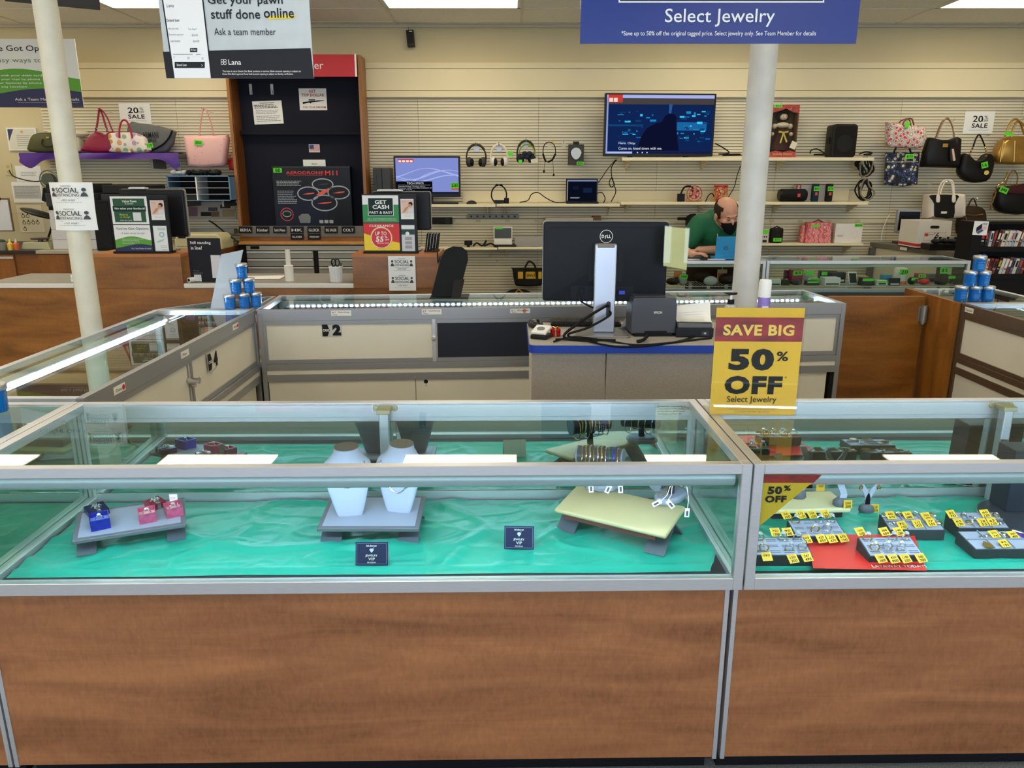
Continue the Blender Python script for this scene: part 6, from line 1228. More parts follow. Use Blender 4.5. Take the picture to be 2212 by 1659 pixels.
# ------------------------------------------------------------------ tall wooden gun cabinet on a tool chest
YG = 7.90; zg = PY(655, 528, YG).z; zt = PY(655, 117, YG).z; xl_, xr_ = PY(517, 500, YG).x, PY(796, 500, YG).x; D_ = 0.26
t = thing('gun_cabinet', 'tall wooden display cabinet with a dark interior and red header', 'cabinet', ((xl_+xr_)/2, YG, zg)); w = xr_ - xl_; h = zt - zg; NB = M((26, 28, 40), 0.8)
for sx in (-1, 1): B().box(sx*w/2 - 0.03*(sx > 0), 0, 0, sx*w/2 + 0.03*(sx < 0), D_, h - 0.005).build('side_panel', WOOD_V, t, bevel=0.004)
B().box(-w/2 + 0.03, D_ - 0.02, 0, w/2 - 0.03, D_, h).build('back_panel', NB, t); B().box(-w/2 + 0.03, 0.02, h - 0.02, w/2 - 0.03, D_, h).build('roof', WOOD_V, t); B().box(-w/2 - 0.01, -0.03, 0, w/2 + 0.01, D_, 0.03).build('ledge', wood((176, 122, 62), (220, 168, 100)), t, bevel=0.003)
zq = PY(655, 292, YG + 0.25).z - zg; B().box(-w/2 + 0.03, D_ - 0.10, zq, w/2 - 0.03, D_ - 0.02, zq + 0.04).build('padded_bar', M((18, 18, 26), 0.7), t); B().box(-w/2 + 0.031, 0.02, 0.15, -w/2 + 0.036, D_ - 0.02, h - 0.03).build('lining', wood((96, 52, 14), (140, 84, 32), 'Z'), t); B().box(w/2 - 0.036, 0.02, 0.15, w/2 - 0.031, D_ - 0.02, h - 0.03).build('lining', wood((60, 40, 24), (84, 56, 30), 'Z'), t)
zh = PY(655, 166, YG).z - zg; B().box(-w/2 + 0.025, -0.012, zh, w/2 - 0.035, 0.004, h - 0.004).build('header_sign', M((196, 30, 36), 0.35), t); s = Sign(t, w - 0.06, h - zh, x0=-w/2 + 0.025, z1=h, y=-0.0128); s.rect(0.985, 0.0, 1.0, 1.0, PAPER, 1); s.text('Gun Center', 0.33, 0.32, 0.745, 0.66, WHITE, 2, 0.0); s.done()
zs_ = PY(655, 488, YG).z - zg; zs2 = PY(655, 511, YG).z - zg; B().box(-w/2 + 0.02, -0.008, zs2, w/2 - 0.02, 0.004, zs_).build('brand_strip', M((116, 110, 104), 0.5), t); B().box(-w/2 + 0.0, -0.002, 0.03, w/2, 0.02, zs2).build('lower_apron', WOOD_B, t)
s = Sign(t, 1, 1).at(YG - 0.012, (0, 0, 0)); s.x0 = -t.location.x; s.w = s.h = 1; s.z1 = 0; s.L = (0, 0, zg); s.y = -0.0135; s.x0 = 0; s.L = (t.location.x, 0, zg)
for k, n_ in enumerate(('BERSA', 'Kimber', 'Smith & Wesson', 'HK', 'GLOCK', 'SIG SAUER', 'COLT')):
    a = 515 + 37*k; s.prect(a + 1, 489, a + 30, 504, M((24, 22, 26), 0.4), 1); s.ptext(n_, a + 4, 494, a + 27, 500, WHITE, 2, 0.01)
for k, n_ in enumerate(('RUGER', 'SPRINGFIELD ARMORY')): a = 628 + 37*k; s.prect(a, 505, a + 28, 518, M((24, 22, 26), 0.4), 1); s.ptext(n_, a + 4, 509.5, a + 25, 513.5, WHITE, 2, 0.005)
s.done()
for px in (542, 588):
    p = PY(px, 193, YG + D_ - 0.02) - Vector(t.location); B().cb((p.x, D_ - 0.027, p.z), (0.03, 0.008, 0.10)).cb((p.x, D_ - 0.04, p.z - 0.025), (0.012, 0.02, 0.03)).build('clip_hook', M((170, 170, 172), 0.4, 0.4), t, bevel=0.003)
YN = YG + D_ - 0.026
r, s = paper('customer_notice', 'white customer notice sheet pinned inside the dark cabinet', 'notice', 550, 218, 613, 268, YN, roll=-2); s.text('Customer Notice', 0.25, 0.05, 0.75, 0.11, INK, 2, 0.01); s.lines(0.06, 0.16, 0.95, 0.34, 3, INK, 2, 0.45, 2); s.lines(0.1, 0.40, 0.92, 0.58, 3, g, 2, 0.35, 3); s.lines(0.1, 0.64, 0.94, 0.92, 4, g, 2, 0.35, 4); s.done()
r, s = paper('firearm_notice', 'framed get top dollar firearm notice inside the dark cabinet', 'notice', 648, 191, 707, 238, YN); RD = M((170, 40, 44), 0.6); s.text('GET', 0.37, 0.06, 0.62, 0.19, RD, 2, 0.02); s.text('TOP DOLLAR', 0.10, 0.24, 0.92, 0.37, RD, 2, 0.02); s.poly([(0.12, 0.72), (0.12, 0.62), (0.30, 0.60), (0.42, 0.57), (0.62, 0.57), (0.62, 0.55), (0.90, 0.54), (0.90, 0.57), (0.64, 0.61), (0.45, 0.64), (0.40, 0.70), (0.36, 0.65)], INK, 2); s.rect(0.34, 0.50, 0.58, 0.55, INK, 2); s.text('FOR YOUR FIREARM', 0.12, 0.82, 0.95, 0.91, RD, 2, 0.01); s.done()
r, s = paper('flag_sticker', 'small american flag sticker inside the dark cabinet', 'sticker', 668, 312, 691, 329, YN); 
for k in range(7): s.rect(0.04, 0.08 + 0.12*k, 0.96, 0.14 + 0.12*k, M((190, 50, 60), 0.6), 1)
s.rect(0.04, 0.06, 0.45, 0.55, M((50, 60, 120), 0.6), 2).done()
r, s = paper('notice_sheet', 'social distancing sheet peeking out above the drone box', 'notice', 658, 345, 706, 400, YN); social(s, 1, False); s.done()
# drone box
x, w, h = sit(596, 762, 359, 484, YG + 0.12); zi = zg + 0.032; z0 = PY(680, 484, YG + 0.12).z
t = thing('drone_box', 'large dark toy drone box inside the cabinet', 'box', (x, YG + 0.12, zi)); hh = PY(680, 359, YG + 0.12).z - zi
B().box(-w/2, 0, 0, w/2, 0.108, hh).build('carton', M((18, 20, 26), 0.35, var=0.3, scale=6), t, bevel=0.003); s = Sign(t, w, hh)
kk = lambda v: v*h/hh
RDX = M((214, 44, 40), 0.4); LG = M((168, 174, 182), 0.4); OR = M((226, 90, 50), 0.4); s.rect(0.0, 0.0, 1.0, 0.02, M((50, 54, 50), 0.4))
s.poly([(0.02, 0.95), (0.02, 0.45), (0.4, 0.25), (0.75, 0.45), (0.6, 0.95)], M((22, 26, 48), 0.4), 1)
s.rect(0.02, kk(0.03), 0.13, kk(0.11), GREEN_TAG, 2); s.text('80', 0.045, kk(0.04), 0.11, kk(0.10), INK, 3, 0.02); s.text('AERODRONE', 0.18, kk(0.085), 0.66, kk(0.135), RDX, 2, 0.02); s.text('M11', 0.68, kk(0.075), 0.84, kk(0.155), RDX, 2, 0.03); s.text('RC PROGRAM OUTDOOR DRONE QUADCOPTER', 0.20, kk(0.145), 0.65, kk(0.165), RDX, 2); s.lines(0.05, kk(0.25), 0.38, kk(0.35), 4, LG, 2, 0.4); s.lines(0.05, kk(0.42), 0.30, kk(0.66), 8, LG, 2, 0.35, 5)
for (u, v, ru, rv) in ((0.64, 0.31, 0.125, 0.085), (0.45, 0.47, 0.13, 0.105), (0.84, 0.45, 0.13, 0.10), (0.65, 0.63, 0.155, 0.125)): s.ring(u, kk(v), ru, kk(rv), 0.014, LG, 3, 30); s.poly([(u - ru*.6, kk(v + .012)), (u, kk(v - .012)), (u + ru*.6, kk(v - .02)), (u + ru*.55, kk(v)), (u, kk(v + .014))], OR if ru != 0.125 else M((60, 60, 64), 0.4), 4)
s.poly([(0.55, kk(0.49)), (0.62, kk(0.43)), (0.70, kk(0.38)), (0.72, kk(0.41)), (0.66, kk(0.47)), (0.58, kk(0.51))], OR, 4); s.disc(0.155, kk(0.83), 0.085, RDX, 3); s.disc(0.155, kk(0.83), 0.075, M((30, 32, 40), 0.4), 4); s.ring(0.155, kk(0.82), 0.05, kk(0.045), 0.008, LG, 5, 16)
s.poly([(0.32, kk(0.98)), (0.30, kk(0.87)), (0.35, kk(0.82)), (0.43, kk(0.82)), (0.46, kk(0.87)), (0.45, kk(0.98))], M((120, 124, 126), 0.4), 3)
for k in range(3): s.rect(0.57 + 0.065*k, kk(0.93), 0.62 + 0.065*k, kk(0.985), LG, 3)
s.done()
def pad_controller(label, px0, px1, py0, py1, Y, z, mat):
    x, w, h = sit(px0, px1, py0, py1, Y); t = thing('game_controller', label, 'game controller', (x, Y, z)); B().ell((0, 0, h*0.62), (w*0.42, 0.035, h*0.36), 18, 8).build('shell', mat, t, smooth=True)
    for sx in (-1, 1): B().ell((sx*w*0.40, 0, h*0.42), (w*0.13, 0.03, h*0.42), 12, 8).build('grip', mat, t, smooth=True); B().cyl((sx*w*0.2, -0.03, h*0.75), (sx*w*0.2, -0.05, h*0.75), w*0.05).build('thumbstick', DKGREY, t)
pad_controller('white game controller leaning in front of the drone box', 717, 752, 466, 486, YG + 0.06, zi, M((214, 210, 196), 0.4))
x, w, h = sit(540, 567, 452, 483, YG + 0.03); t = thing('clear_stand', 'clear acrylic stand with a watch inside the cabinet corner', 'display stand', (x, YG + 0.03, zi)); B().box(-w/2, 0, 0, w/2, 0.08, 0.004).box(-w/2, 0, 0, -w/2 + 0.004, 0.08, h*0.9).box(w/2 - 0.004, 0, 0, w/2, 0.08, h*0.9).box(-w/2, 0, h*0.9, w/2, 0.08, h*0.93).build('acrylic', M((110, 116, 120), 0.15, alpha=0.5), t); B().ell((0, 0.03, h*0.97), (w*0.4, 0.03, h*0.08)).build('watch', DKGREY, t)
# tool chest
x0_, x1_ = PY(520, 560, YG - 0.02).x, PY(800, 560, YG - 0.02).x; t = thing('tool_chest', 'black tool chest with steel drawers below the dark cabinet', 'tool chest', ((x0_+x1_)/2, YG - 0.02, 0)); w = x1_ - x0_; zt2 = zg - 0.001
B().box(-w/2, 0.02, 0.08, w/2, D_, zt2).build('body', M((22, 22, 23), 0.4), t); ST = M((150, 150, 146), 0.35, 0.6)
for k, (ya, yb_) in enumerate(((531, 541), (543, 558), (560, 575), (577, 592), (594, 609))):
    za, zb2 = PY(655, ya, YG - 0.02).z, PY(655, yb_, YG - 0.02).z
    for (a, b) in (((0.05, 0.56), (0.60, 0.97)) if k else ((0.05, 0.97),)):
        o = B().box(-w/2 + w*a, 0.0, zb2, -w/2 + w*b, 0.03, za).build('drawer', M((172, 172, 166), 0.4, 0.4), t, bevel=0.002)
        if k: B().box(-w/2 + w*(a + .005), -0.02, za - 0.012, -w/2 + w*(b - .005), 0.0, za + 0.001).build('pull', M((232, 230, 222), 0.35, 0.4), o)
p = PY(550, 535, YG - 0.03) - Vector(t.location); B().cb((p.x, -0.002, p.z), (0.09, 0.004, 0.028)).build('badge', BLACK, t); B().box(-w/2 + 0.02, 0.04, 0, w/2 - 0.02, D_ - 0.02, 0.08).build('plinth', BLACK, t)
# oddments on the pods and low counters
for lb, a, b, y0, y1, Yq in (('folded white note on top of the left rear-view monitor', 279, 313, 404, 409, YC + 0.225), ('white papers on top of the right rear-view monitor', 815, 868, 407, 413, YC + 0.225)):
    x, w, h = sit(a, b, y0, y1, Yq); t = thing('note_pad', lb, 'papers', (x, Yq, PY(1106, 409 if a < 500 else 414, YC + 0.22).z + 0.0035)); B().box(-w/2, -0.01, 0, w/2, 0.05, 0.008).build('pad', PAPER, t); B().box(-w/2 + .01, -0.012, 0.008, w/2 - .02, 0.04, 0.011).build('top_sheet', M((226, 222, 216), .7), t)
x, w, h = sit(150, 166, 595, 611, YC + 0.03); t = thing('card_stack', 'small white block of cards on the left low counter', 'cards', (x, YC + 0.05, zc + 0.001)); B().box(-w/2, 0, 0, w/2, 0.06, h).build('stack', PAPER, t, bevel=.003); B().box(-w/2 - .002, -0.002, h*.45, w/2 + .002, 0.062, h*.55).build('band', M((206, 200, 190), .6), t)
x, w, h = sit(478, 506, 398, 434, 7.80); t = thing('paper_packet', 'crumpled cream paper packet right of the blue sorter', 'packet', (x, 8.06, PY(490, 434, 7.75).z)); B().box(-w/2, 0, 0, w/2, 0.10, h*.9).build('packet', M((206, 196, 168), .8, bump=.6, scale=18), t, bevel=.012); B().box(-w*.1, 0, -0.03, w*.1, WY - 8.08, 0).build('bracket', ALU_DK, t)
x, w, h = sit(904, 934, 500, 547, YC + 0.14); t = thing('disc_rack', 'slanted rack of disc cases beside the get cash stand', 'disc rack', (Xd - 0.055, YC + 0.13, zp + 0.001)); B().box(-.045, 0, 0, .045, .13, .008).build('base', DKGREY, t)
for k in range(9): B().box(-.040 + .009*k, 0.01, .008, -.036 + .009*k, .12, .115).rot('Y', 8, (-.04 + .009*k, 0, .008)).build('disc_slot', M((150, 150, 150), .4) if k % 2 else BLACK, t)

# ------------------------------------------------------------------ wall shelves
SHM = M((226, 214, 178), 0.6, var=0.04, scale=6); SHY = 7.92
def shelf(label, x0, x1, y, th=4.5, Y=SHY):
    z = PY(1106, y, Y).z; a, b = PY(x0, y, Y).x, PY(x1, y, Y).x; t = thing('wall_shelf', label, 'shelf'); h = hgt(y, y + th*1.6, Y)
    B().box(a, Y, z - h, b, Y + 0.012, z).build('front_lip', M((236, 224, 186), 0.55), t, bevel=0.002); B().box(a, Y + 0.012, z - h*0.9, b, WY - 0.017, z - 0.002).build('board', SHM, t)
    n = max(2, int((b - a)/0.6))
    for k in range(n):
        x = a + 0.08 + (b - a - 0.16)*k/(n - 1); B().add([(x - .004, Y + 0.04, z - h), (x + .004, Y + 0.04, z - h), (x - .004, WY - .018, z - h), (x + .004, WY - .018, z - h), (x - .004, WY - .018, z - h - .10), (x + .004, WY - .018, z - h - .10)], [(0, 2, 4), (1, 5, 3), (0, 1, 3, 2), (0, 4, 5, 1), (2, 3, 5, 4)]).build('bracket', SHM, t)
    return z
zTV = shelf('top wall shelf carrying the television and the doll box', 1344, 1889, 340)
zM1 = shelf('middle wall shelf segment under the small blue-screen computer', 790, 1070, 441, 4)
zM2 = shelf('middle wall shelf segment under the open black laptop', 1073, 1339, 440, 4)
zM3 = shelf('middle wall shelf segment behind the leaning man', 1342, 1876, 436, 4)
zL1 = shelf('low wall shelf left of the large black monitor', 905, 1074, 535, 3)
zL2 = shelf('low wall shelf hidden behind the large black monitor', 1076, 1430, 534, 3)
zL3 = shelf('low wall shelf with the pink paisley bag', 1600, 1866, 526, 3)
o = B().box(PY(880, 478, WY).x, WY - 0.03, PY(1000, 481, WY).z, PY(1935, 478, WY).x, WY - 0.012, PY(1000, 473, WY).z).build('outlet_strip', M((214, 204, 172), 0.6)); tag(o, 'beige electrical outlet strip along the slat wall', 'outlet strip')
for px in (1033, 1096, 1160, 1665, 1726, 1787, 1850): p = PY(px, 477, WY); B().cb((p.x, WY - 0.031, p.z), (0.05, 0.003, 0.025)).build('socket', M((190, 178, 146), 0.6), o)
o = B().box(PY(1000, 430, WY).x, WY - 0.024, PY(1000, 436, WY).z, PY(1876, 430, WY).x, WY - 0.017, PY(1000, 414, WY).z).build('plain_strip', M((226, 214, 178), 0.7)); tag(o, 'plain cream backing strip above the middle shelf', 'board')
# ---- computer, monitor, keyboard, mouse on the left shelf
x, w, h = sit(809, 846, 363, 441, 8.0); t = thing('mini_computer', 'slim dark grey computer tower at the left of the shelf', 'computer', (x, 7.99, zM1)); B().box(-w/2, 0, 0, -0.002, 0.2, h).box(0.002, 0, 0, w/2, 0.2, h).build('case', M((62, 62, 64), 0.4), t, bevel=0.003); B().box(-w*0.3, -0.001, h*0.25, -w*0.28, 0, h*0.8).build('vent', BLACK, t)
def screen_unit(name, label, x0, x1, y0, y1, Y, z, fr=0.012, stand=True, cat='monitor', chin=0.0, rz=0):
    x, w, h = sit(x0, x1, y0, y1, Y); zb = PY(1106, y1, Y).z - z; t = thing(name, label, cat, (x, Y, z), rz)
    B().prism(rrect(-w/2, zb, w/2, zb + h, 0.008), 0, 0.04).build('housing', M((16, 16, 18), 0.35), t, bevel=0.003)
    if stand: B().box(-0.05, 0.015, 0, 0.05, 0.035, zb + 0.01).build('neck', BLACK, t); B().slab(rrect(-w*0.25, -0.04, w*0.25, 0.10, 0.02), 0, 0.010).build('foot', BLACK, t)
    s = Sign(t, w - 2*fr, h - 2*fr - chin, x0=-w/2 + fr, z1=zb + h - fr, y=-0.0006, name='picture'); return t, s, w, h
t, s, w, h = screen_unit('computer_screen', 'computer screen showing blue waves on the left shelf', 853, 995, 337, 426, 7.98, zM1, 0.018, chin=0.02)
s.rect(0, 0, 1, 1, E((128, 142, 208), 1.0)); WV = E((168, 186, 236), 1.0)
for k, (a0, am, ph) in enumerate(((0.45, 0.16, 0.3), (0.52, 0.20, 1.0), (0.40, 0.14, 2.0), (0.56, 0.12, 0.0))):
    n = 30; f = lambda u: a0 + am*math.sin(5.2*u + ph)*(1 - 0.3*u); 
    for i in range(n): u0, u1 = i/n, (i+1)/n; q = 0.012 + 0.02*abs(math.sin(3*u0 + ph)); s.poly([(u0, f(u0)), (u1, f(u1)), (u1, f(u1) + q), (u0, f(u0) + q)], WV, 2 + k)
s.rect(0.0, 0.66, 0.58, 0.97, E((8, 8, 14), 1.0), 8); s.text('TECH SPECS', 0.17, 0.69, 0.44, 0.74, E((230, 230, 235), 1), 9); s.rect(0.03, 0.76, 0.55, 0.765, E((200, 200, 210), 1), 9)
for k, l in enumerate(('Operating System: Windows 10 Pro', 'Processor: AMD A12-9800 RADEON R7', 'Memory: 12.0 GB', 'Storage: 2 GB')): s.text(l, 0.03, 0.79 + 0.045*k, [0.46, 0.57, 0.25, 0.3][k], 0.815 + 0.045*k, E((220, 220, 228), 1), 9)
s.rect(0.0, 0.96, 1, 1, E((20, 24, 44), 1), 9); s.rect(0.04, 0.03, 0.29, 0.13, E((200, 60, 50), 1), 9); 
for k in range(4): s.rect(0.05 + 0.06*k, 0.065, 0.095 + 0.06*k, 0.12, E((240, 225, 215), 1), 10)
s.done(); a = Sign(t, w, h, z1=PY(1106, 337, 7.98).z - zM1, y=-0.003); a.rect(0.855, 0.64, 0.975, 0.78, GREEN_TAG, 2); a.text('$360', 0.87, 0.66, 0.96, 0.76, INK, 3, 0.02); a.rect(0.86, 0.78, 0.975, 0.82, M((206, 90, 60), 0.6), 2); a.done()
x, w, h = sit(928, 990, 430, 441, 7.93); t = thing('keyboard', 'black keyboard on the shelf under the blue screen', 'keyboard', (x, 7.925, zM1)); B().box(-w/2, 0, 0, w/2, 0.05, 0.012).rot('X', 8).build('tray', M((36, 34, 34), 0.5), t)
for k in range(10): B().box(-w/2 + w*(0.03 + .095*k), 0.006, 0.012, -w/2 + w*(0.11 + .095*k), 0.04, 0.019).build('key', M((54, 52, 52), 0.5), t)
x, w, h = sit(1007, 1030, 434, 441, 7.95); t = thing('computer_mouse', 'black mouse on the shelf right of the keyboard', 'mouse', (x, 7.97, zM1)); o = B().ell((0, 0, 0), (w/2, 0.035, 0.035), 16, 10); o.v = [(a_, b_, max(0, c_)) for a_, b_, c_ in o.v]; o.build('shell', M((40, 40, 42), 0.4), t, smooth=True); B().cyl((0, -0.02, 0.03), (0.006, -0.02, 0.03), 0.006).build('wheel', BLACK, t)
# ---- headphones on hooks
def headphones(label, cx_, y0, y1, wpx, band, cup, Y=8.10, extras=None, narrow=1.0):
    loc = PY(cx_, y1, Y); t = thing('headphones', label, 'headphones', loc); h = hgt(y0, y1, Y); w = wpx*mpp(Y, loc.z); n = 20
    top = [(w/2*math.cos(a_), 0, h*0.42 + h*0.56*math.sin(a_)) for a_ in [math.pi*(-0.12 + 1.24*k/n) for k in range(n+1)]]
    B().tube(top, 0.008, 8).build('headband', band, t, smooth=True); B().tube([p for p in top[5:16]], 0.012, 8).build('band_pad', band, t, smooth=True)
    for sx in (-1, 1): B().ell((sx*w*0.36*narrow, -0.02, h*0.22), (0.034, 0.034, h*0.22), 14, 10).build('ear_cup', cup, t, smooth=True); B().ell((sx*w*0.22*narrow, -0.03, h*0.20), (0.022, 0.03, h*0.18), 12, 8).build('ear_pad', BLACK, t, smooth=True)
    p = Vector((0, 0, h + 0.005)); B().tube([(0, WY - 0.018 - Y, p.z - 0.02), (0, -0.03, p.z - 0.022), (0, -0.05, p.z + 0.012)], 0.004, 6).build('hook_prong', SILVER, t); B().cb((0, WY - 0.018 - Y, p.z - 0.05), (0.05, 0.004, 0.05)).build('hook_plate', M((176, 176, 178), 0.35, 0.7), t)
    return t, loc, w, h
t, l, w, h = headphones('grey black over-ear headset, leftmost of the hung headphones', 1029, 311, 361, 42, M((52, 52, 52), 0.4), M((60, 60, 58), 0.4)); B().tube([(w*0.42, -0.02, h*0.35), (w*0.5, -0.03, h*0.5), (w*0.44, -0.05, h*0.05)], 0.004, 6).build('mic_boom', BLACK, t)
t, l, w, h = headphones('white over-ear headphones hung second from left', 1078, 311, 360, 36, M((226, 220, 206), 0.4), M((222, 216, 204), 0.4)); pricetag(t, 1097, 327, 1108, 337, 8.0, '', l, 10)
t, l, w, h = headphones('dark blue and green headphones tangle hung third from left', 1136, 303, 353, 38, M((40, 56, 40), 0.5), M((26, 34, 44), 0.5)); B().tube([(w*0.45*math.cos(a_) + 0.01, -0.035, h*0.4 + h*0.42*math.sin(a_)) for a_ in [math.pi*(k/14)*1.3 - .4 for k in range(15)]], 0.006, 6).build('second_band', M((120, 150, 40), 0.5), t, smooth=True)
for k in range(4): B().ell(((-.2 + .13*k)*w, -0.05, h*(.28 + .12*(k % 2))), (0.03, 0.02, 0.028)).build('ear_pad', M((24, 34, 50), 0.5), t, smooth=True)
o = B().box(-0.035, -0.06, 0, 0.035, -0.058, 0.04).rot('Y', -12).build('hang_tag', M((224, 214, 190), 0.7), t); o.location = (w*0.5, 0, h*0.02); pricetag(t, 1120, 345, 1128, 353, 8.0, '', l, 0)
loc = PY(1187, 377, 8.1); t = thing('neckband_earphones', 'black neckband earphones dangling two earbuds', 'headphones', loc); P_ = lambda x_, y_: PY(x_, y_, 8.1) - loc
B().tube(spline([P_(1179, 347), P_(1173, 330), P_(1176, 313), P_(1186, 307), P_(1197, 313), P_(1200, 330), P_(1193, 344), P_(1182, 350)]), 0.005, 7).build('neckband', M((34, 32, 34), 0.4), t, smooth=True); B().tube(spline([P_(1173, 332), P_(1176, 342), P_(1180, 350)]), 0.010, 7).build('control_bar', BLACK, t, smooth=True); B().tube(spline([P_(1200, 332), P_(1193, 345), P_(1183, 350)]), 0.010, 7).build('control_bar', BLACK, t, smooth=True)
for a_, b_, c_ in ((1177, 350, 1175), (1194, 345, 1196)): B().tube([P_(a_, b_), P_(c_, 368 + (a_ > 1190)*8)], 0.002, 5).build('wire', BLACK, t); B().ell(P_(c_, 370 + (a_ > 1190)*8), (0.010, 0.010, 0.014), 10, 6).build('earbud', BLACK, t)
hook(t, 1186, 306, 8.1, loc); B().cb(P_(1195, 309), (0.02, 0.004, 0.04)).build('hang_tag', M((226, 196, 60), 0.6), t)
loc = PY(1214, 318, 8.12); t = thing('wall_hook', 'empty metal hook between the earphones and the boxed headset', 'hook', loc); hook(t, 1216, 304, 8.12, loc)
x, w, h = sit(1228, 1261, 312, 357, 8.06); loc = PY(1244, 357, 8.06); t = thing('headset_box', 'dark window box with a silver headset hung by the television', 'box', loc); B().box(-w/2, 0, 0, w/2, 0.08, h).build('carton', M((58, 54, 46), 0.4), t, bevel=0.003)
s = Sign(t, w, h); s.poly([(0.5 + 0.34*math.cos(a_)*(1 - .25*math.sin(a_)), 0.42 + 0.30*math.sin(a_)) for a_ in [2*math.pi*k/20 for k in range(20)]], M((176, 174, 164), 0.3, 0.4), 2); s.ring(0.5, 0.45, 0.36, 0.30, 0.05, M((40, 38, 36), 0.4), 3, 24); s.rect(0.55, 0.83, 1.0, 0.98, GREEN_TAG, 3); s.text('$20', 0.62, 0.85, 0.92, 0.96, INK, 4); s.done(); hook(t, 1244, 306, 8.06, loc); B().box(-0.03, 0.03, h, 0.03, 0.035, h + 0.03).build('hang_tab', DKGREY, t)
loc = PY(1078, 437, 7.97); loc.z = zM2; t = thing('tv_headset', 'stethoscope shaped listening headset standing on the shelf', 'headphones', loc); h = hgt(396, 437, 7.97); m_ = mpp(7.97, loc.z)
B().tube(spline([(-5*m_, 0, h*0.97), (-14*m_, 0, h*0.72), (-16*m_, 0, h*0.35), (-8*m_, 0, h*0.06), (8*m_, 0, h*0.06), (16*m_, 0, h*0.35), (14*m_, 0, h*0.72), (5*m_, 0, h*0.97)]), 0.007, 7).build('yoke', BLACK, t, smooth=True)
for sx in (-1, 1): B().ell((sx*4*m_, 0, h*0.97), (0.018, 0.012, 0.012)).build('ear_tip', BLACK, t)
B().box(-0.05, -0.02, 0, 0.05, 0.03, 0.035).build('receiver', M((26, 26, 28), 0.4), t, bevel=0.006); B().box(0.05, -0.01, 0.0, 0.10, 0.04, 0.055).build('dock', BLACK, t, bevel=0.006)
def laptop(label, x0, x1, y0, y1, Y, z, shell, scr, rz=0, base_d=0.14):
    x, w, h = sit(x0, x1, y0, y1, Y); h = PY(1106, y0, Y).z - z; t = thing('laptop', label, 'laptop', (x, Y, z), rz); o = B().box(-w/2, 0, 0, w/2, 0.012, h).build('screen_lid', shell, t, bevel=0.003); B().box(-w/2, -base_d, 0, w/2, 0.01, 0.018).build('base', shell, t, bevel=0.003)
    s = Sign(t, w*0.93, h*0.86, z1=h*0.95, y=-0.0008, name='picture'); return t, s, w, h
t, s, w, h = laptop('small open black laptop with a dark screen on the shelf', 1222, 1290, 386, 438, 8.06, zM2, M((16, 16, 18), 0.4), None); s.rect(0, 0, 1, 1, E((10, 14, 28), 1)); s.rect(0, 0, 1, 0.07, E((120, 134, 170), 1), 2); s.rect(0, 0.05, 0.03, 0.98, E((140, 140, 150), 1), 2); s.rect(0.2, 0.3, 0.4, 0.45, E((14, 24, 46), 1), 2); s.rect(0.55, 0.38, 0.85, 0.6, E((18, 34, 60), 1), 2); s.lines(0.12, 0.82, 0.45, 0.9, 2, E((190, 190, 200), 1), 2); s.done()
W_ = lambda x_, y_, Y_=8.0: PY(x_, y_, Y_)
cable('power_cable', 'thin black lead looping from the television down to the laptop', [W_(1330, 345, 8.1), W_(1312, 366, 8.1), W_(1300, 384, 8.1), W_(1292, 395, 8.1)], 0.004)
cable('power_cable', 'black lead hanging in a loop below the television', [W_(1332, 345, 8.05), W_(1321, 362, 8.1), W_(1322, 385, 8.1), W_(1327, 398, 8.1), W_(1320, 404, 8.08), W_(1316, 394, 8.08), W_(1322, 384, 8.08), W_(1326, 398, 8.06), W_(1330, 415, 8.05), W_(1320, 436, 8.0)], 0.005)
cable('power_cable', 'black lead lying in a hump across the middle shelf', [W_(1122, 437, 7.96), W_(1140, 433, 7.96), W_(1148, 420, 7.98), W_(1162, 416, 8.0), W_(1180, 428, 8.0), W_(1200, 437, 7.98), W_(1222, 437, 7.97)], 0.005)
cable('power_cable', 'black loop of lead right of the open laptop', [W_(1288, 418, 8.05), W_(1300, 416, 8.05), W_(1307, 428, 8.05), W_(1304, 438, 8.0)], 0.005)
# ---- television
Yt = 7.98; zb = PY(1420, 340, Yt).z; t = thing('television', 'large flat television showing a dark blue film scene', 'television', (PY(1422, 340, Yt).x, Yt, zTV), 4); x, w, h = sit(1302, 1541, 203, 339, Yt); zb = 0.012
B().prism(rrect(-w/2, zb, w/2, zb + h, 0.006), 0, 0.05).build('housing', M((10, 10, 11), 0.3), t, bevel=0.003); B().box(-0.3, 0.0, 0, -0.26, 0.05, zb).box(0.26, 0.0, 0, 0.30, 0.05, zb).build('foot', BLACK, t)
s = Sign(t, w - 0.035, h - 0.04, x0=-w/2 + 0.0175, z1=zb + h - 0.015, y=-0.0006, name='picture'); s.rect(0, 0, 1, 1, E((14, 34, 78), 1.1)); s.rect(0, 0, 1, 0.055, E((160, 170, 226), 1.1), 2); s.rect(0, 0.055, 1, 0.16, E((70, 64, 64), 1), 2); s.rect(0, 0.055, 0.015, 1, E((140, 150, 210), 1.1), 3); s.rect(0, 0.965, 0.25, 1, E((170, 180, 230), 1.1), 3); s.rect(0.25, 0.965, 1, 1, E((24, 26, 66), 1), 3)
rd = random.Random(5)
for k in range(70):
    u, v = (rd.choice([rd.uniform(0.05, 0.42), rd.uniform(0.66, 0.95)]), rd.uniform(0.26, 0.80)); a, b = rd.uniform(0.01, 0.06), rd.uniform(0.01, 0.045); s.rect(u, v, u + a, v + b, E(rd.choice([(20, 90, 150), (30, 130, 190), (14, 60, 110), (60, 190, 230), (16, 50, 96)]), 1.1), 4 + (k % 3))
s.poly([(0.58, 0.16), (0.61, 0.16), (0.60, 0.32), (0.58, 0.32)], E((40, 90, 150), 1), 4); s.rect(0.66, 0.46, 0.94, 0.60, E((26, 100, 160), 1.0), 3.5); s.rect(0.02, 0.50, 0.34, 0.53, E((16, 70, 120), 1), 5)
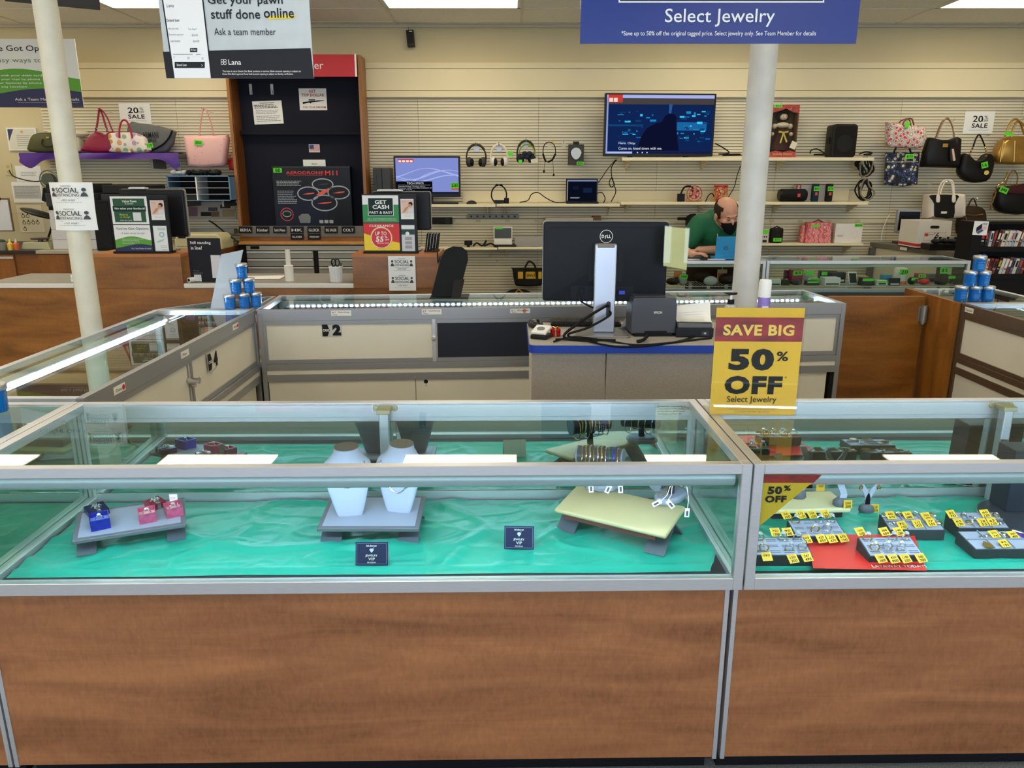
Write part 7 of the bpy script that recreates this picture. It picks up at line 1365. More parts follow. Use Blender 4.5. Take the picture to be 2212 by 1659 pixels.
s.poly([(0.30, 0.90), (0.33, 0.70), (0.38, 0.56), (0.46, 0.48), (0.52, 0.45), (0.54, 0.36), (0.58, 0.31), (0.63, 0.32), (0.655, 0.38), (0.65, 0.47), (0.66, 0.58), (0.67, 0.75), (0.69, 0.95), (0.30, 0.95)], E((12, 16, 44), 1), 8)
s.text('Here. Okay.', 0.12, 0.80, 0.28, 0.85, E((230, 232, 240), 1), 9); s.text('Come on, kneel down with me.', 0.12, 0.885, 0.53, 0.94, E((230, 232, 240), 1), 9); s.rect(0.012, 0.0, 0.145, 0.13, E((196, 60, 50), 1), 9)
for k in range(2): s.rect(0.02 + 0.042*k, 0.055, 0.055 + 0.042*k, 0.12, E((236, 216, 206), 1), 10)
for k in range(3): s.disc(0.30 + 0.045*k, 0.982, 0.006, E((200, 214, 240), 1), 10)
s.done()
cable('power_cable', 'tangle of leads at the right foot of the television', [W_(1545, 310, 8.05), W_(1560, 318, 8.0), W_(1575, 330, 7.98), W_(1552, 333, 7.97), W_(1600, 333, 7.97), W_(1560, 336, 7.96), W_(1612, 335, 7.97)], 0.006)
# ---- doll box, speaker, leads on the top shelf
Y = 7.99; x, w, h = sit(1661, 1718, 227, 337, Y); h = PY(1690, 226, Y).z - zTV; t = thing('doll_box', 'red window box with a porcelain doll in a green dress', 'doll box', (x, Y, zTV)); RB = M((180, 60, 48), 0.5)
B().box(-w/2, 0.13, 0, w/2, 0.14, h).box(-w/2, 0, 0, -w/2 + 0.004, 0.14, h).box(w/2 - 0.012, 0, 0, w/2, 0.14, h).box(-w/2, 0, h - 0.006, w/2, 0.14, h).box(-w/2, 0, 0, w/2, 0.14, 0.01).build('carton', M((96, 60, 28), 0.6), t)
PF = pattern([(170, 44, 40), (206, 120, 84), (180, 50, 44), (120, 60, 50)], 22, 'wave', 0.5, [0, .55, .7, .92]); B().prism([(-w/2, 0), (w/2, 0), (w/2, h*0.10), (w*0.25, h*0.14), (0, h*0.10), (-w*0.25, h*0.14), (-w/2, h*0.10)], -0.003, 0).build('printed_front', PF, t); B().prism([(-w/2, h), (-w/2, h*0.85), (-w*0.25, h*0.88), (0, h*0.93), (w*0.25, h*0.86), (w/2, h*0.84), (w/2, h)], -0.003, 0).build('printed_front', PF, t)
B().box(-w/2 + 0.004, 0.0, h*0.1, w/2 - 0.012, 0.001, h*0.9).build('window', glass((250, 250, 248), 1.3, k=0.5), t)
s = Sign(t, w, h, y=-0.0036); s.text('Holiday Edition', 0.14, 0.915, 0.86, 0.955, M((214, 190, 100), 0.5), 1, 0.01); s.rect(0.03, 0.0, 0.34, 0.055, GREEN_TAG, 1); s.text('$20', 0.1, 0.01, 0.3, 0.045, INK, 2); s.done()
d = thing('doll', 'porcelain doll with dark bonnet and gold bows inside the box', 'doll', (x, Y + 0.07, zTV + 0.012)); s_ = h
B().loft([[(r_*math.cos(a_), 0.6*r_*math.sin(a_), z_) for a_ in [2*math.pi*k/16 for k in range(16)]] for r_, z_ in ((w*0.40, s_*0.12), (w*0.36, s_*0.25), (w*0.22, s_*0.40), (w*0.16, s_*0.48), (w*0.14, s_*0.60))]).build('dress', M((60, 26, 18), 0.7, var=0.6, scale=40), d, smooth=True)
B().ell((0, -0.01, s_*0.60), (w*0.26, 0.035, s_*0.055)).ell((-w*.3, 0, s_*0.58), (w*0.1, 0.03, s_*0.05)).ell((w*.3, 0, s_*0.58), (w*0.1, 0.03, s_*0.05)).build('fur_collar', M((224, 206, 184), 0.9), d, smooth=True)
B().ell((0, -0.015, s_*0.755), (w*0.15, 0.035, s_*0.062)).build('head', M((226, 196, 170), 0.4), d, smooth=True); B().ell((0, 0.012, s_*0.775), (w*0.27, 0.04, s_*0.105)).build('bonnet', M((20, 36, 24), 0.7), d, smooth=True)
for sx in (-1, 1): B().ell((sx*w*0.055, -0.048, s_*0.765), (0.004, 0.003, 0.004), 8, 6).build('eye', INK, d); B().ell((sx*w*0.36, 0, s_*0.43), (w*0.07, 0.025, s_*0.04)).build('cuff', M((224, 206, 184), 0.9), d, smooth=True)
B().tube([(-w*.18, -0.045, s_*.47), (0, -0.05, s_*.45), (w*.18, -0.045, s_*.47)], 0.010, 6).tube([(0, -0.05, s_*.45), (-w*.12, -0.075, s_*.25)], 0.008, 6).tube([(0, -0.05, s_*.45), (w*.12, -0.075, s_*.27)], 0.008, 6).build('gold_bow', M((206, 186, 90), 0.4), d, smooth=True); B().ell((0, -0.05, s_*0.715), (0.006, 0.004, 0.003), 8, 6).build('lips', RB, d)
o = B().box(-0.03, 0, 0, 0.03, 0.002, 0.07).rot('Y', 20).build('certificate', M((226, 214, 190), 0.6), t); o.location = (w*0.34, -0.008, h*0.17)
x, w, h = sit(1793, 1846, 268, 336, 8.0); h = PY(1820, 268, 8.0).z - zTV; t = thing('loudspeaker', 'black portable loudspeaker on the top wall shelf', 'speaker', (x, 7.98, zTV)); B().prism(rrect(-w/2, 0, w/2, h, 0.035), 0, 0.18).build('cabinet', M((24, 22, 18), 0.45), t, bevel=0.012, seg=3, smooth=True); B().prism(rrect(-w/2 + 0.02, 0.02, w/2 - 0.02, h - 0.02, 0.03), -0.004, 0.002).build('grille', M((14, 13, 11), 0.7), t); B().cyl((0, -0.006, h*0.42), (0, -0.003, h*0.42), w*0.33, n=28).build('woofer', M((20, 19, 16), 0.5), t); B().box(-w/2 - 0.008, 0.06, h*0.42, -w/2, 0.12, h*0.62).build('side_grip', BLACK, t)
cable('power_cable', 'coiled black lead left of the loudspeaker', [W_(1750, 332, 7.97), W_(1752, 325, 7.97), W_(1765, 322, 7.97), W_(1780, 332, 7.97), W_(1758, 334, 7.96), W_(1788, 335, 7.97)], 0.006)
cable('power_cable', 'small coil of leads at the right end of the top shelf', [W_(1856, 333, 7.97), W_(1870, 328, 7.97), W_(1884, 331, 7.97), W_(1866, 334, 7.96), W_(1882, 335, 7.96)], 0.007)
def bundle(label, pts, seed, hx, hy):
    loc = PY(hx, hy, 8.1); t = thing('cable_bundle', label, 'cable', loc); rd = random.Random(seed); 
    for k in range(7):
        a = [(hx + rd.uniform(-5, 5), hy)] + [(x_ + rd.uniform(-7, 7), y_ + rd.uniform(-3, 3)) for x_, y_ in pts] + [(hx + rd.uniform(-6, 6), hy + 2)]
        B().tube([p - loc + Vector((0, -0.02 - 0.008*k, 0)) for p in spline([PY(x_, y_, 8.1) for x_, y_ in a])], 0.008, 6).build('lead', [BLACK, BLACK, M((60, 50, 30), .5), BLACK, M((30, 50, 36), .5), BLACK, M((130, 120, 100), .5)][k], t, smooth=True)
    hook(t, hx, hy - 2, 8.1, loc); return t
bundle('upper hanging bundle of mixed cables under the top shelf', [(1850, 352), (1858, 366), (1862, 380), (1874, 372), (1872, 352)], 3, 1866, 340)
bundle('lower hanging bundle of black cables beside the shelves', [(1858, 396), (1850, 416), (1862, 430), (1876, 420), (1874, 398)], 4, 1866, 388)
# ---- middle shelf right: fan, canister, speakers
x, w, h = sit(1482, 1516, 405, 436, 7.98); h = PY(1500, 404, 7.98).z - zM3; t = thing('usb_fan', 'small red wire desk fan on the middle shelf', 'fan', (x, 7.98, zM3)); RF = M((180, 60, 50), 0.4)
for rr in (0.95, 0.6): B().tube([(w/2*rr*math.cos(a_), 0, h*0.55 + w/2*rr*math.sin(a_)) for a_ in [2*math.pi*k/24 for k in range(24)]], 0.004, 6, True).build('guard_ring', RF, t, smooth=True)
for k in range(10): a_ = 2*math.pi*k/10; B().tube([(0, 0, h*0.55), (w/2*math.cos(a_), -0.002, h*0.55 + w/2*math.sin(a_))], 0.0018, 5).build('guard_wire', RF, t)
for k in range(4): a_ = R(90*k + 20); B().loft([[(0.0, 0.01, h*.55), (0.004, 0.012, h*.55), (0.004, 0.014, h*.55), (0, 0.012, h*.55)], [(w*.36*math.cos(a_), 0.01, h*.55 + w*.36*math.sin(a_)), (w*.36*math.cos(a_ + .5), 0.02, h*.55 + w*.36*math.sin(a_ + .5)), (w*.36*math.cos(a_ + .5), 0.022, h*.55 + w*.36*math.sin(a_ + .5)), (w*.36*math.cos(a_), 0.012, h*.55 + w*.36*math.sin(a_))]]).build('blade', M((120, 40, 34), 0.5), t)
B().cyl((0, -0.012, h*0.55), (0, 0.03, h*0.55), 0.02).build('hub', M((206, 60, 70), 0.4), t); B().tube([(-w*.4, 0, h*.3), (-w*.5, 0.01, 0.005), (w*.5, 0.01, 0.005), (w*.4, 0, h*.3)], 0.005, 6).build('stand', RF, t)
cable('fan_lead', 'thick black gooseneck lead behind the red desk fan', [W_(1464, 434, 8.05), W_(1470, 420, 8.05), W_(1478, 405, 8.05), W_(1490, 402, 8.05), W_(1498, 408, 8.05)], 0.009); x, w, h = sit(1463, 1478, 420, 437, 8.0); o = tag(B().box(-w/2, 0, 0, w/2, 0.05, h).build('power_adapter', BLACK, bevel=0.004), 'black plug adapter beside the red desk fan', 'adapter'); o.location = (x, 7.98, zM3)
x, w, h = sit(1543, 1572, 400, 436, 7.98); h = PY(1557, 400, 7.98).z - zM3; t = thing('snack_canister', 'red snack canister on the middle shelf above the man', 'canister', (x, 8.02, zM3)); B().cyl((0, 0, 0), (0, 0, h*0.88), w/2, n=24).build('drum', pattern([(176, 90, 44), (206, 170, 110), (150, 40, 30), (196, 120, 60)], 26, 'F1', 0.5, [0, .2, .4, .6]), t, smooth=True); B().lathe([(w/2*1.03, h*0.87), (w/2*1.03, h*0.97), (w/2*.95, h)], (0, 0, 0), 24).build('lid', M((180, 30, 28), 0.4), t, smooth=True)
cable('power_cable', 'black lead curling up left of the red canister', [W_(1524, 436, 8.0), W_(1530, 423, 8.0), W_(1538, 418, 8.0), W_(1544, 428, 8.02)], 0.005)
cable('power_cable', 'thin black lead running up the wall beside the right column', [W_(1573, 426, 8.15), W_(1586, 404, 8.15), W_(1592, 380, 8.15), W_(1600, 358, 8.15)], 0.004)
x, w, h = sit(1683, 1742, 408, 436, 7.97); h = PY(1712, 408, 7.97).z - zM3; t = thing('bluetooth_speaker', 'large black cylinder speaker lying on the middle shelf', 'speaker', (x, 8.0, zM3)); B().cyl((-w/2 + 0.02, 0, h/2), (w/2 - 0.02, 0, h/2), h/2, n=28).build('barrel', M((20, 20, 20), 0.8), t, smooth=True)
for sx in (-1, 1): B().cyl((sx*(w/2 - 0.02), 0, h/2), (sx*w/2, 0, h/2), h/2*0.98, h/2*0.8, n=28).build('end_cap', M((12, 12, 12), 0.4), t)
B().cb((w*0.16, -h/2 - 0.001, h/2), (0.028, 0.004, 0.032)).build('badge', M((206, 60, 50), 0.4), t)
x, w, h = sit(1717, 1790, 400, 436, 8.1); h = PY(1750, 399, 8.1).z - zM3; t = thing('carton', 'white product carton behind the small upright speakers', 'box', (x, 8.10, zM3)); B().box(-w/2, 0, 0, w/2, 0.08, h).build('box', M((190, 184, 182), 0.6), t, bevel=0.002); s = Sign(t, w, h); s.rect(0, 0, 0.15, 0.28, M((190, 50, 54), 0.6)).text('Z', 0.03, 0.05, 0.12, 0.24, WHITE, 2, 0.03).done()
for k, (a, b, c, lb, tx) in enumerate(((1753, 1769, (24, 44, 62), 'navy upright speaker with a green tag on the middle shelf', '$60'), (1783, 1799, (24, 24, 24), 'black upright speaker tagged 70 on the middle shelf', '$70'))):
    x, w, h = sit(a, b, 397, 436, 7.97); h = PY(a, 397, 7.97).z - zM3; t = thing('bluetooth_speaker', lb, 'speaker', (x, 8.0, zM3)); B().lathe([(w*.42, 0), (w*.5, 0.01), (w*.5, h - 0.01), (w*.42, h)], (0, 0, 0), 20).build('barrel', M(c, 0.7), t, smooth=True); B().cb((0, -w*.5, h*.44), (0.022, 0.005, 0.03)).build('badge', M((206, 80, 60), 0.4), t); s = Sign(t, w*.8, h*.25, z1=h*.85, y=-w*.5 - 0.001); s.rect(0, 0, 1, 1, GREEN_TAG).text(tx, 0.1, 0.2, 0.9, 0.8, INK, 2, 0.02).done()
x, w, h = sit(1792, 1832, 410, 436, 8.15); h = PY(1810, 410, 8.15).z - zM3; o = tag(B().box(-w/2, 0, 0, w/2, 0.03, h).build('plain_carton', M((216, 202, 166), 0.7), bevel=0.002), 'plain cream card at the right end of the middle shelf', 'box'); o.location = (x, 8.15, zM3)
# ---- low shelf goods
t = thing('surge_strip', 'grey multi-outlet power strip fixed below the middle shelf', 'power strip', PY(1065, 472, WY - 0.06)); w = 113*mpp(WY - 0.06, 1.4); h = hgt(463, 472, WY - 0.06); B().prism(rrect(-w/2, 0, w/2, h, h*0.3), 0, 0.04).build('body', M((112, 110, 104), 0.4, 0.3), t, bevel=0.003)
for k in range(8): B().cyl((-w*.42 + w*.12*k, -0.003, h/2), (-w*.42 + w*.12*k, 0.001, h/2), h*0.25, n=10).build('socket', M((50, 48, 44), 0.5), t)
x, w, h = sit(930, 978, 475, 535, 7.98); t = thing('sensor_bar', 'black game sensor bar above the low shelf', 'sensor', PY(954, 484, 8.1)); w = 46*mpp(8.1, 1.3); B().box(-w/2, 0, 0, w/2, 0.06, hgt(470, 484, 8.1)).build('bar', BLACK, t, bevel=0.006); B().cyl((w*.28, -0.01, 0.03), (w*.28, 0.02, 0.03), 0.03).build('lens', M((30, 30, 34), 0.3), t); B().cyl((0, 0.05, 0.03), (0, WY - 8.1 - 0.02, 0.03), 0.004, n=6).build('peg', SILVER, t)
x, w, h = sit(1003, 1020, 519, 533, 7.97); t = thing('web_camera', 'small black web camera on the low shelf', 'camera', (x, 7.98, zL1)); B().box(-w/2, 0, h*.3, w/2, 0.05, h).build('body', BLACK, t, bevel=0.006); B().cyl((0, -0.006, h*.65), (0, 0, h*.65), h*.22).build('lens', DKGREY, t); B().box(-w*.2, 0.01, 0, w*.2, 0.04, h*.3).build('foot', BLACK, t)
cable('power_cable', 'black adapter lead heap on the low shelf', [W_(1022, 532, 7.97), W_(1030, 525, 7.97), W_(1042, 531, 7.97), W_(1050, 520, 7.98), W_(1046, 531, 7.96), W_(1060, 526, 7.97), W_(1072, 533, 7.96)], 0.009)
x, w, h = sit(1066, 1107, 490, 525, 7.98); t = thing('portable_player', 'white portable media player with a grey screen', 'media player', (x, 8.0, zL2)); h = PY(1086, 490, 8.0).z - zL2; B().box(-w/2, 0, h*.32, w/2, 0.02, h).build('screen_lid', M((214, 210, 200), 0.4), t, bevel=0.003); B().box(-w/2 + .012, -0.002, h*.42, w/2 - .012, 0, h*.94).build('screen', M((70, 72, 70), 0.2), t); B().prism([(-w/2, 0.02), (w/2, 0.02), (w*.46, h*.34), (-w*.46, h*.34)], -0.02, 0.06).build('base', M((220, 216, 206), 0.4), t, bevel=0.004); B().box(-w/2, -0.04, 0, w*.7, 0.10, 0.02).build('tray', M((40, 38, 36), 0.5), t); s = Sign(t, w, h, y=-0.003); s.rect(0.1, 0.02, 0.5, 0.12, GREEN_TAG).done()
x, w, h = sit(1112, 1172, 513, 532, 7.97); t = thing('clear_case', 'clear plastic storage box on the low shelf', 'box', (x, 7.99, zL2)); h = PY(1140, 512, 7.99).z - zL2; B().box(-w/2, 0, 0, w/2, 0.14, h).build('shell', M((196, 192, 186), 0.2, alpha=0.45), t, bevel=0.003); B().box(-w*.4, 0.01, 0.005, w*.4, 0.12, h*.4).build('contents', M((90, 84, 80), 0.6), t)
x, w, h = sit(1178, 1296, 470, 532, 8.05); t = thing('carton', 'brown and white carton peeking above the large black monitor', 'box', (x, 8.05, zL2)); h = PY(1230, 470, 8.05).z - zL2; B().box(-w/2, 0, 0, w/2, 0.14, h).build('box', M((196, 180, 158), 0.7), t, bevel=0.003); B().box(w*.36, -0.001, h*.9, w/2 + .002, 0.14, h + 0.012).build('flap', M((120, 78, 48), 0.7), t)
# tool bag and dark bag low on the wall
loc = PY(1137, 617, 8.05); t = thing('tool_bag', 'black and yellow tool bag hung low on the wall', 'bag', loc); puff(t, 'body', smooth_outline([(1112, 612), (1107, 582), (1110, 579), (1165, 579), (1176, 581), (1172, 612), (1160, 617), (1122, 617)], 2), 8.05, 0.18, M((24, 22, 20), 0.7), loc)
for a, b in ((1119, 1130), (1135, 1158), (1163, 1170)): p, q = PY(a, 587, 7.955) - loc, PY(b, 602, 7.955) - loc; B().box(p.x, -0.094, q.z, q.x, -0.088, p.z).build('yellow_panel', M((206, 160, 30), 0.6), t)
s = Sign(t, 1, 1).at(7.955, loc); s.x0 = 0; s.z1 = 0; s.y = -0.0945; s.ptext('DEWALT', 1138, 592, 1156, 598, INK, 1, 0.03); s.done(); strap(t, 'handle', [(1133, 600), (1134, 580), (1140, 567), (1146, 565), (1154, 572), (1158, 584), (1159, 600)], 7.94, 0.010, BLACK, loc); hook(t, 1145, 564, 8.0, loc)
loc = PY(1120, 640, 8.0); t = thing('duffel_bag', 'dark bag lying on the floor below the tool bag', 'bag', (loc.x, 8.0, 0.0)); zq = loc.z; o = B().ell((0, 0, (zq + .08)/2), (0.24, 0.14, (zq + .08)/2), 20, 10).build('body', M((22, 20, 16), 0.8), t, smooth=True); B().tube([(-0.1, -0.1, zq*.9), (0, -0.12, zq + .09), (0.14, -0.1, zq*.9)], 0.010, 6).build('handle', M((150, 110, 30), 0.6), t)
loc = PY(1073, 572, WY - 0.03); t = thing('wall_hook', 'single bright metal hook low on the slat wall', 'hook', loc); hook(t, 1073, 563, 8.14, loc)
loc = PY(1496, 492, 8.0); t = thing('camera_bag', 'black camera bag hung left of the man', 'bag', loc); puff(t, 'body', smooth_outline([(1484, 494), (1482, 476), (1486, 466), (1496, 462), (1506, 465), (1508, 492)], 2), 8.0, 0.12, BLACK, loc); B().box(-0.15, 0.02, hgt(476, 492, 8.0), 0.12, 0.05, hgt(470, 492, 8.0)).build('strap', BLACK, t); B().cyl((0, 0.05, 0.1), (0, WY - 8.02, 0.1), 0.004, n=6).build('peg', SILVER, t)
# low shelf right of the column
x, w, h = sit(1642, 1660, 495, 524, 7.97); t = thing('device_box', 'small white boxed gadget beside the right column', 'box', (x, 7.98, zL3)); h = PY(1650, 495, 7.98).z - zL3; B().box(-w/2, 0, 0, w/2, 0.09, h).build('box', M((196, 190, 180), 0.6), t, bevel=0.002); s = Sign(t, w, h); s.rect(0.1, 0.02, 0.95, 0.32, GREEN_TAG)
for k in range(3): s.disc(0.25 + 0.25*k, 0.55, 0.09, DKGREY, 2)
s.rect(0.3, 0.78, 0.8, 0.95, DKGREY, 2); s.done()
x, w, h = sit(1663, 1693, 490, 525, 7.98); h = PY(1678, 490, 7.98).z - zL3; t = thing('game_drive', 'chunky black round storage case on the low shelf', 'case', (x, 8.02, zL3)); B().lathe([(w*.42, 0), (w*.5, h*.08), (w*.5, h*.8), (w*.44, h*.92)], (0, 0, 0), 10, 1, 0.7).build('body', M((24, 22, 20), 0.6), t, bevel=0.006); B().tube([(-w*.25, 0, h*.9), (0, 0, h*1.02), (w*.25, 0, h*.9)], 0.006, 6).build('handle', BLACK, t); s = Sign(t, w*.6, h*.22, z1=h*.32, y=-w*.36); s.rect(0, 0, 1, 1, GREEN_TAG).text('$20', .2, .2, .8, .8, INK, 2).done()
PAI = pattern([(206, 92, 96), (238, 190, 184), (196, 70, 80), (228, 150, 146)], 16, 'wave', 0.6, [0, .35, .6, .85])
x, w, h = sit(1740, 1795, 481, 525, 7.97); h = PY(1768, 481, 7.97).z - zL3; t = thing('gift_bag', 'pink paisley gift bag on the low shelf', 'bag', (x, 7.98, zL3)); B().prism([(-w/2, 0), (w/2, 0), (w*.48, h), (-w*.44, h)], 0, 0.10).build('body', PAI, t, bevel=0.004); B().box(-w*.62, 0.03, 0, -w*.5, 0.12, h*.85).build('side_fold', PAI, t, bevel=0.01); s = Sign(t, w*.32, h*.12, x0=-w*.32, z1=h*.9); s.rect(0, 0, 1, 1, GREEN_TAG, 1).done(); B().tube([(-w*.2, .05, h), (0, .05, h*1.12), (w*.2, .05, h)], 0.008, 6).build('handle', M((150, 60, 70), 0.6), t)
x, w, h = sit(1803, 1861, 484, 525, 7.97); h = PY(1830, 483, 7.97).z - zL3; t = thing('white_box', 'plain white product box at the right of the low shelf', 'box', (x, 7.98, zL3)); B().box(-w/2, 0, 0, w/2, 0.08, h).build('box', M((226, 220, 212), 0.5), t, bevel=0.002); s = Sign(t, w, h); s.rect(0.68, 0.01, 0.98, 0.17, GREEN_TAG).text('$450', .72, .04, .95, .14, INK, 2); s.ring(0.72, 0.55, 0.09, 0.2, 0.006, M((190, 184, 178), 0.5), 1, 20); s.lines(0.08, 0.6, 0.32, 0.72, 2, g, 2, 0.3); s.done()
# ---- bags on the right wall
FLO = pattern([(196, 36, 70), (214, 90, 110), (236, 222, 206), (120, 150, 140), (226, 200, 186)], 26, 'F1', 0.6, [0, .22, .40, .52, .64]); QUI = pattern([(226, 196, 70), (226, 220, 200), (24, 26, 40), (70, 90, 150), (18, 18, 28)], 24, 'F1', 0.6, [0, .2, .34, .5, .6])
def hung(name, label, outline, Y, th, mat, hx, hy, sm=2):
    loc = PY(sum(p[0] for p in outline)/len(outline), max(p[1] for p in outline), Y); t = thing(name, label, 'bag', loc); puff(t, 'body', smooth_outline(outline, sm) if sm else outline, Y, th, mat, loc)
    if hx: hook(t, hx, hy, Y, loc)
    return t, loc
t, l = hung('handbag', 'pink floral handbag high on the right wall', [(1921, 318), (1914, 308), (1916, 268), (1922, 266), (1996, 276), (1992, 312), (1980, 321), (1940, 319)], 8.02, 0.12, FLO, 1971, 254); strap(t, 'handle', [(1942, 266), (1948, 260), (1962, 256), (1970, 258), (1975, 274)], 8.0, 0.007, M((110, 50, 40), .5), l); strap(t, 'handle', [(1950, 276), (1953, 262), (1964, 258), (1968, 274)], 7.97, 0.007, M((120, 60, 44), .5), l); pricetag(t, 1956, 263, 1964, 276, 7.95, '', l, 15)
t, l = hung('tote_bag', 'black quilted floral tote below the pink floral bag', [(1911, 399), (1914, 330), (1985, 328), (1980, 398), (1950, 403)], 8.11, 0.08, QUI, 0, 0, 0); strap(t, 'handle', [(1930, 332), (1934, 322), (1938, 316)], 8.03, 0.009, INK, l); strap(t, 'handle', [(1968, 332), (1965, 322), (1962, 316)], 8.03, 0.009, INK, l); strap(t, 'zip', [(1915, 350), (1948, 350), (1983, 349)], 7.985, 0.004, M((170, 160, 140), .4), l); pricetag(t, 1956, 333, 1974, 343, 7.97, '$35', l); B().cyl((0, 0, hgt(325, 400, 8.04)), (0, WY - 8.13, hgt(325, 400, 8.04)), 0.004, n=6).build('wall_peg', SILVER, t)
BLK = M((20, 18, 18), 0.4)
t, l = hung('handbag', 'black handbag with a gold plate and a pink tassel', [(1989, 361), (1994, 330), (2003, 302), (2006, 297), (2030, 302), (2050, 302), (2066, 296), (2073, 300), (2070, 355), (2066, 363)], 8.0, 0.13, BLK, 2062, 256, 0); strap(t, 'handle', [(2023, 298), (2034, 270), (2044, 256), (2050, 257), (2058, 275), (2060, 298)], 7.97, 0.007, M((150, 120, 96), .4), l); strap(t, 'handle', [(2020, 300), (2032, 268), (2042, 258), (2052, 262), (2060, 285), (2062, 300)], 8.0, 0.006, M((120, 96, 80), .4), l); B().cb(PY(2042, 314, 7.928) - l, (0.052, 0.006, 0.034)).build('gold_plate', GOLD, t); strap(t, 'tassel', [(2057, 322), (2059, 334), (2061, 347)], 7.92, 0.014, M((216, 180, 160), .6), l); strap(t, 'black_tassel', [(2054, 318), (2053, 334), (2054, 348)], 7.92, 0.012, BLK, l)
sale20('white 20% off sale sheet between the black bags on the right', 2079, 240, 2143, 289)
t, l = hung('handbag', 'round bottomed black handbag with gold chain straps', [(2070, 378), (2069, 362), (2077, 334), (2086, 333), (2098, 345), (2118, 346), (2130, 332), (2142, 336), (2143, 360), (2134, 386), (2118, 394), (2088, 393)], 7.99, 0.12, BLK, 2138, 288, 2)
for pts in ([(2102, 318), (2108, 300), (2115, 291), (2121, 300), (2128, 317)],): strap(t, 'strap', pts, 7.98, 0.008, BLK, l)
for pts in ([(2092, 344), (2096, 330), (2102, 318)], [(2130, 340), (2130, 328), (2128, 317)]):
    P_ = spline([PY(x_, y_, 7.96) - l for x_, y_ in pts], 4); B().tube(P_, [0.010 if k % 2 else 0.004 for k in range(len(P_))], 6).build('chain', GOLD, t)
B().cyl(PY(2131, 373, 7.925) - l, PY(2131, 373, 7.92) - l, 0.022).build('medallion', M((170, 130, 60), 0.3, 0.8), t); pricetag(t, 2121, 350, 2133, 363, 7.9, '16', l, -15)
GLD = M((176, 136, 66), 0.28, 0.7, 0.15, 8)
t, l = hung('handbag', 'metallic gold slouchy handbag at the right photo edge', [(2148, 352), (2146, 336), (2156, 310), (2172, 296), (2200, 294), (2225, 300), (2238, 330), (2236, 352), (2200, 356), (2165, 355)], 8.0, 0.16, GLD, 2212, 252); strap(t, 'handle', [(2170, 298), (2180, 270), (2190, 258), (2202, 262), (2212, 290)], 7.96, 0.010, GLD, l); strap(t, 'handle', [(2184, 300), (2190, 275), (2200, 262), (2215, 275), (2222, 300)], 7.95, 0.010, GLD, l); pricetag(t, 2171, 285, 2188, 293, 7.9, '', l, 5)
for a, b in ((2168, 2160), (2192, 2190), (2212, 2216)): strap(t, 'pleat', [(a, 304), ((a+b)/2, 325), (b, 350)], 7.918, 0.008, GLD, l)
t, l = hung('handbag', 'burgundy and black chain handbag at the right edge', [(2152, 455), (2148, 430), (2156, 408), (2180, 402), (2230, 396), (2240, 420), (2236, 455), (2190, 464)], 7.98, 0.14, BLK, 0, 0); puff(t, 'flap', [(2178, 404), (2222, 394), (2222, 420), (2175, 418)], 7.905, 0.02, M((66, 22, 26), 0.5), l); strap(t, 'handle', [(2170, 402), (2180, 378), (2190, 368), (2198, 380), (2196, 400)], 7.95, 0.007, M((120, 90, 50), .4), l); P_ = spline([PY(x_, y_, 7.93) - l for x_, y_ in ((2178, 370), (2170, 390), (2154, 402), (2150, 420), (2142, 440), (2140, 452))], 4); B().tube(P_, [0.010 if k % 2 else 0.005 for k in range(len(P_))], 6).build('chain', GOLD, t); pricetag(t, 2160, 404, 2177, 417, 7.88, '$48', l, 20); B().cyl((0, 0, hgt(375, 464, 7.98)), (0, WY - 8.0, hgt(375, 464, 7.98)), 0.004, n=6).build('wall_peg', SILVER, t)
WB = M((228, 216, 200), 0.45)
t, l = hung('satchel', 'white satchel with black front panel above the white box', [(1998, 466), (2000, 425), (2008, 419), (2070, 418), (2078, 424), (2078, 460), (2070, 470), (2004, 470)], 7.9, 0.20, WB, 2044, 392, 2); puff(t, 'front_panel', smooth_outline([(2018, 466), (2018, 440), (2010, 428), (2012, 421), (2068, 421), (2068, 430), (2062, 444), (2060, 470), (2030, 470)], 2), 7.795, 0.012, BLK, l)
for dx in (0, 6): strap(t, 'handle', [(2026 + dx*.3, 432), (2028 + dx, 408), (2036 + dx, 393), (2046 + dx, 389), (2056 + dx*.6, 398), (2060 + dx*.2, 432)], 7.79 + dx*.02, 0.008, WB, l)
for a in (2026, 2060): puff(t, 'handle_tab', smooth_outline([(a - 4, 435), (a - 3, 423), (a, 420), (a + 4, 423), (a + 4, 435), (a, 438)], 2), 7.78, 0.012, WB, l)
B().cb(PY(2039, 459, 7.785) - l, (0.055, 0.006, 0.022)).build('name_plate', M((232, 226, 214), 0.4), t)
BRB = M((52, 36, 24), 0.6, var=0.15, scale=30)
t, l = hung('backpack', 'small brown backpack hung beside the white satchel', [(2068, 505), (2070, 470), (2082, 450), (2098, 444), (2118, 448), (2126, 462), (2126, 505), (2098, 508)], 8.02, 0.12, BRB, 2110, 428); strap(t, 'loop', [(2090, 448), (2098, 432), (2104, 430), (2110, 446)], 8.0, 0.007, BRB, l); strap(t, 'gold_zip', [(2084, 463), (2104, 465), (2124, 463)], 7.955, 0.004, GOLD, l); strap(t, 'chain', [(2086, 468), (2092, 484), (2106, 490)], 7.95, 0.005, GOLD, l); strap(t, 'strap', [(2074, 505), (2070, 515), (2074, 526)], 8.0, 0.007, BRB, l); strap(t, 'strap', [(2118, 505), (2122, 516), (2118, 524)], 8.0, 0.007, BRB, l)
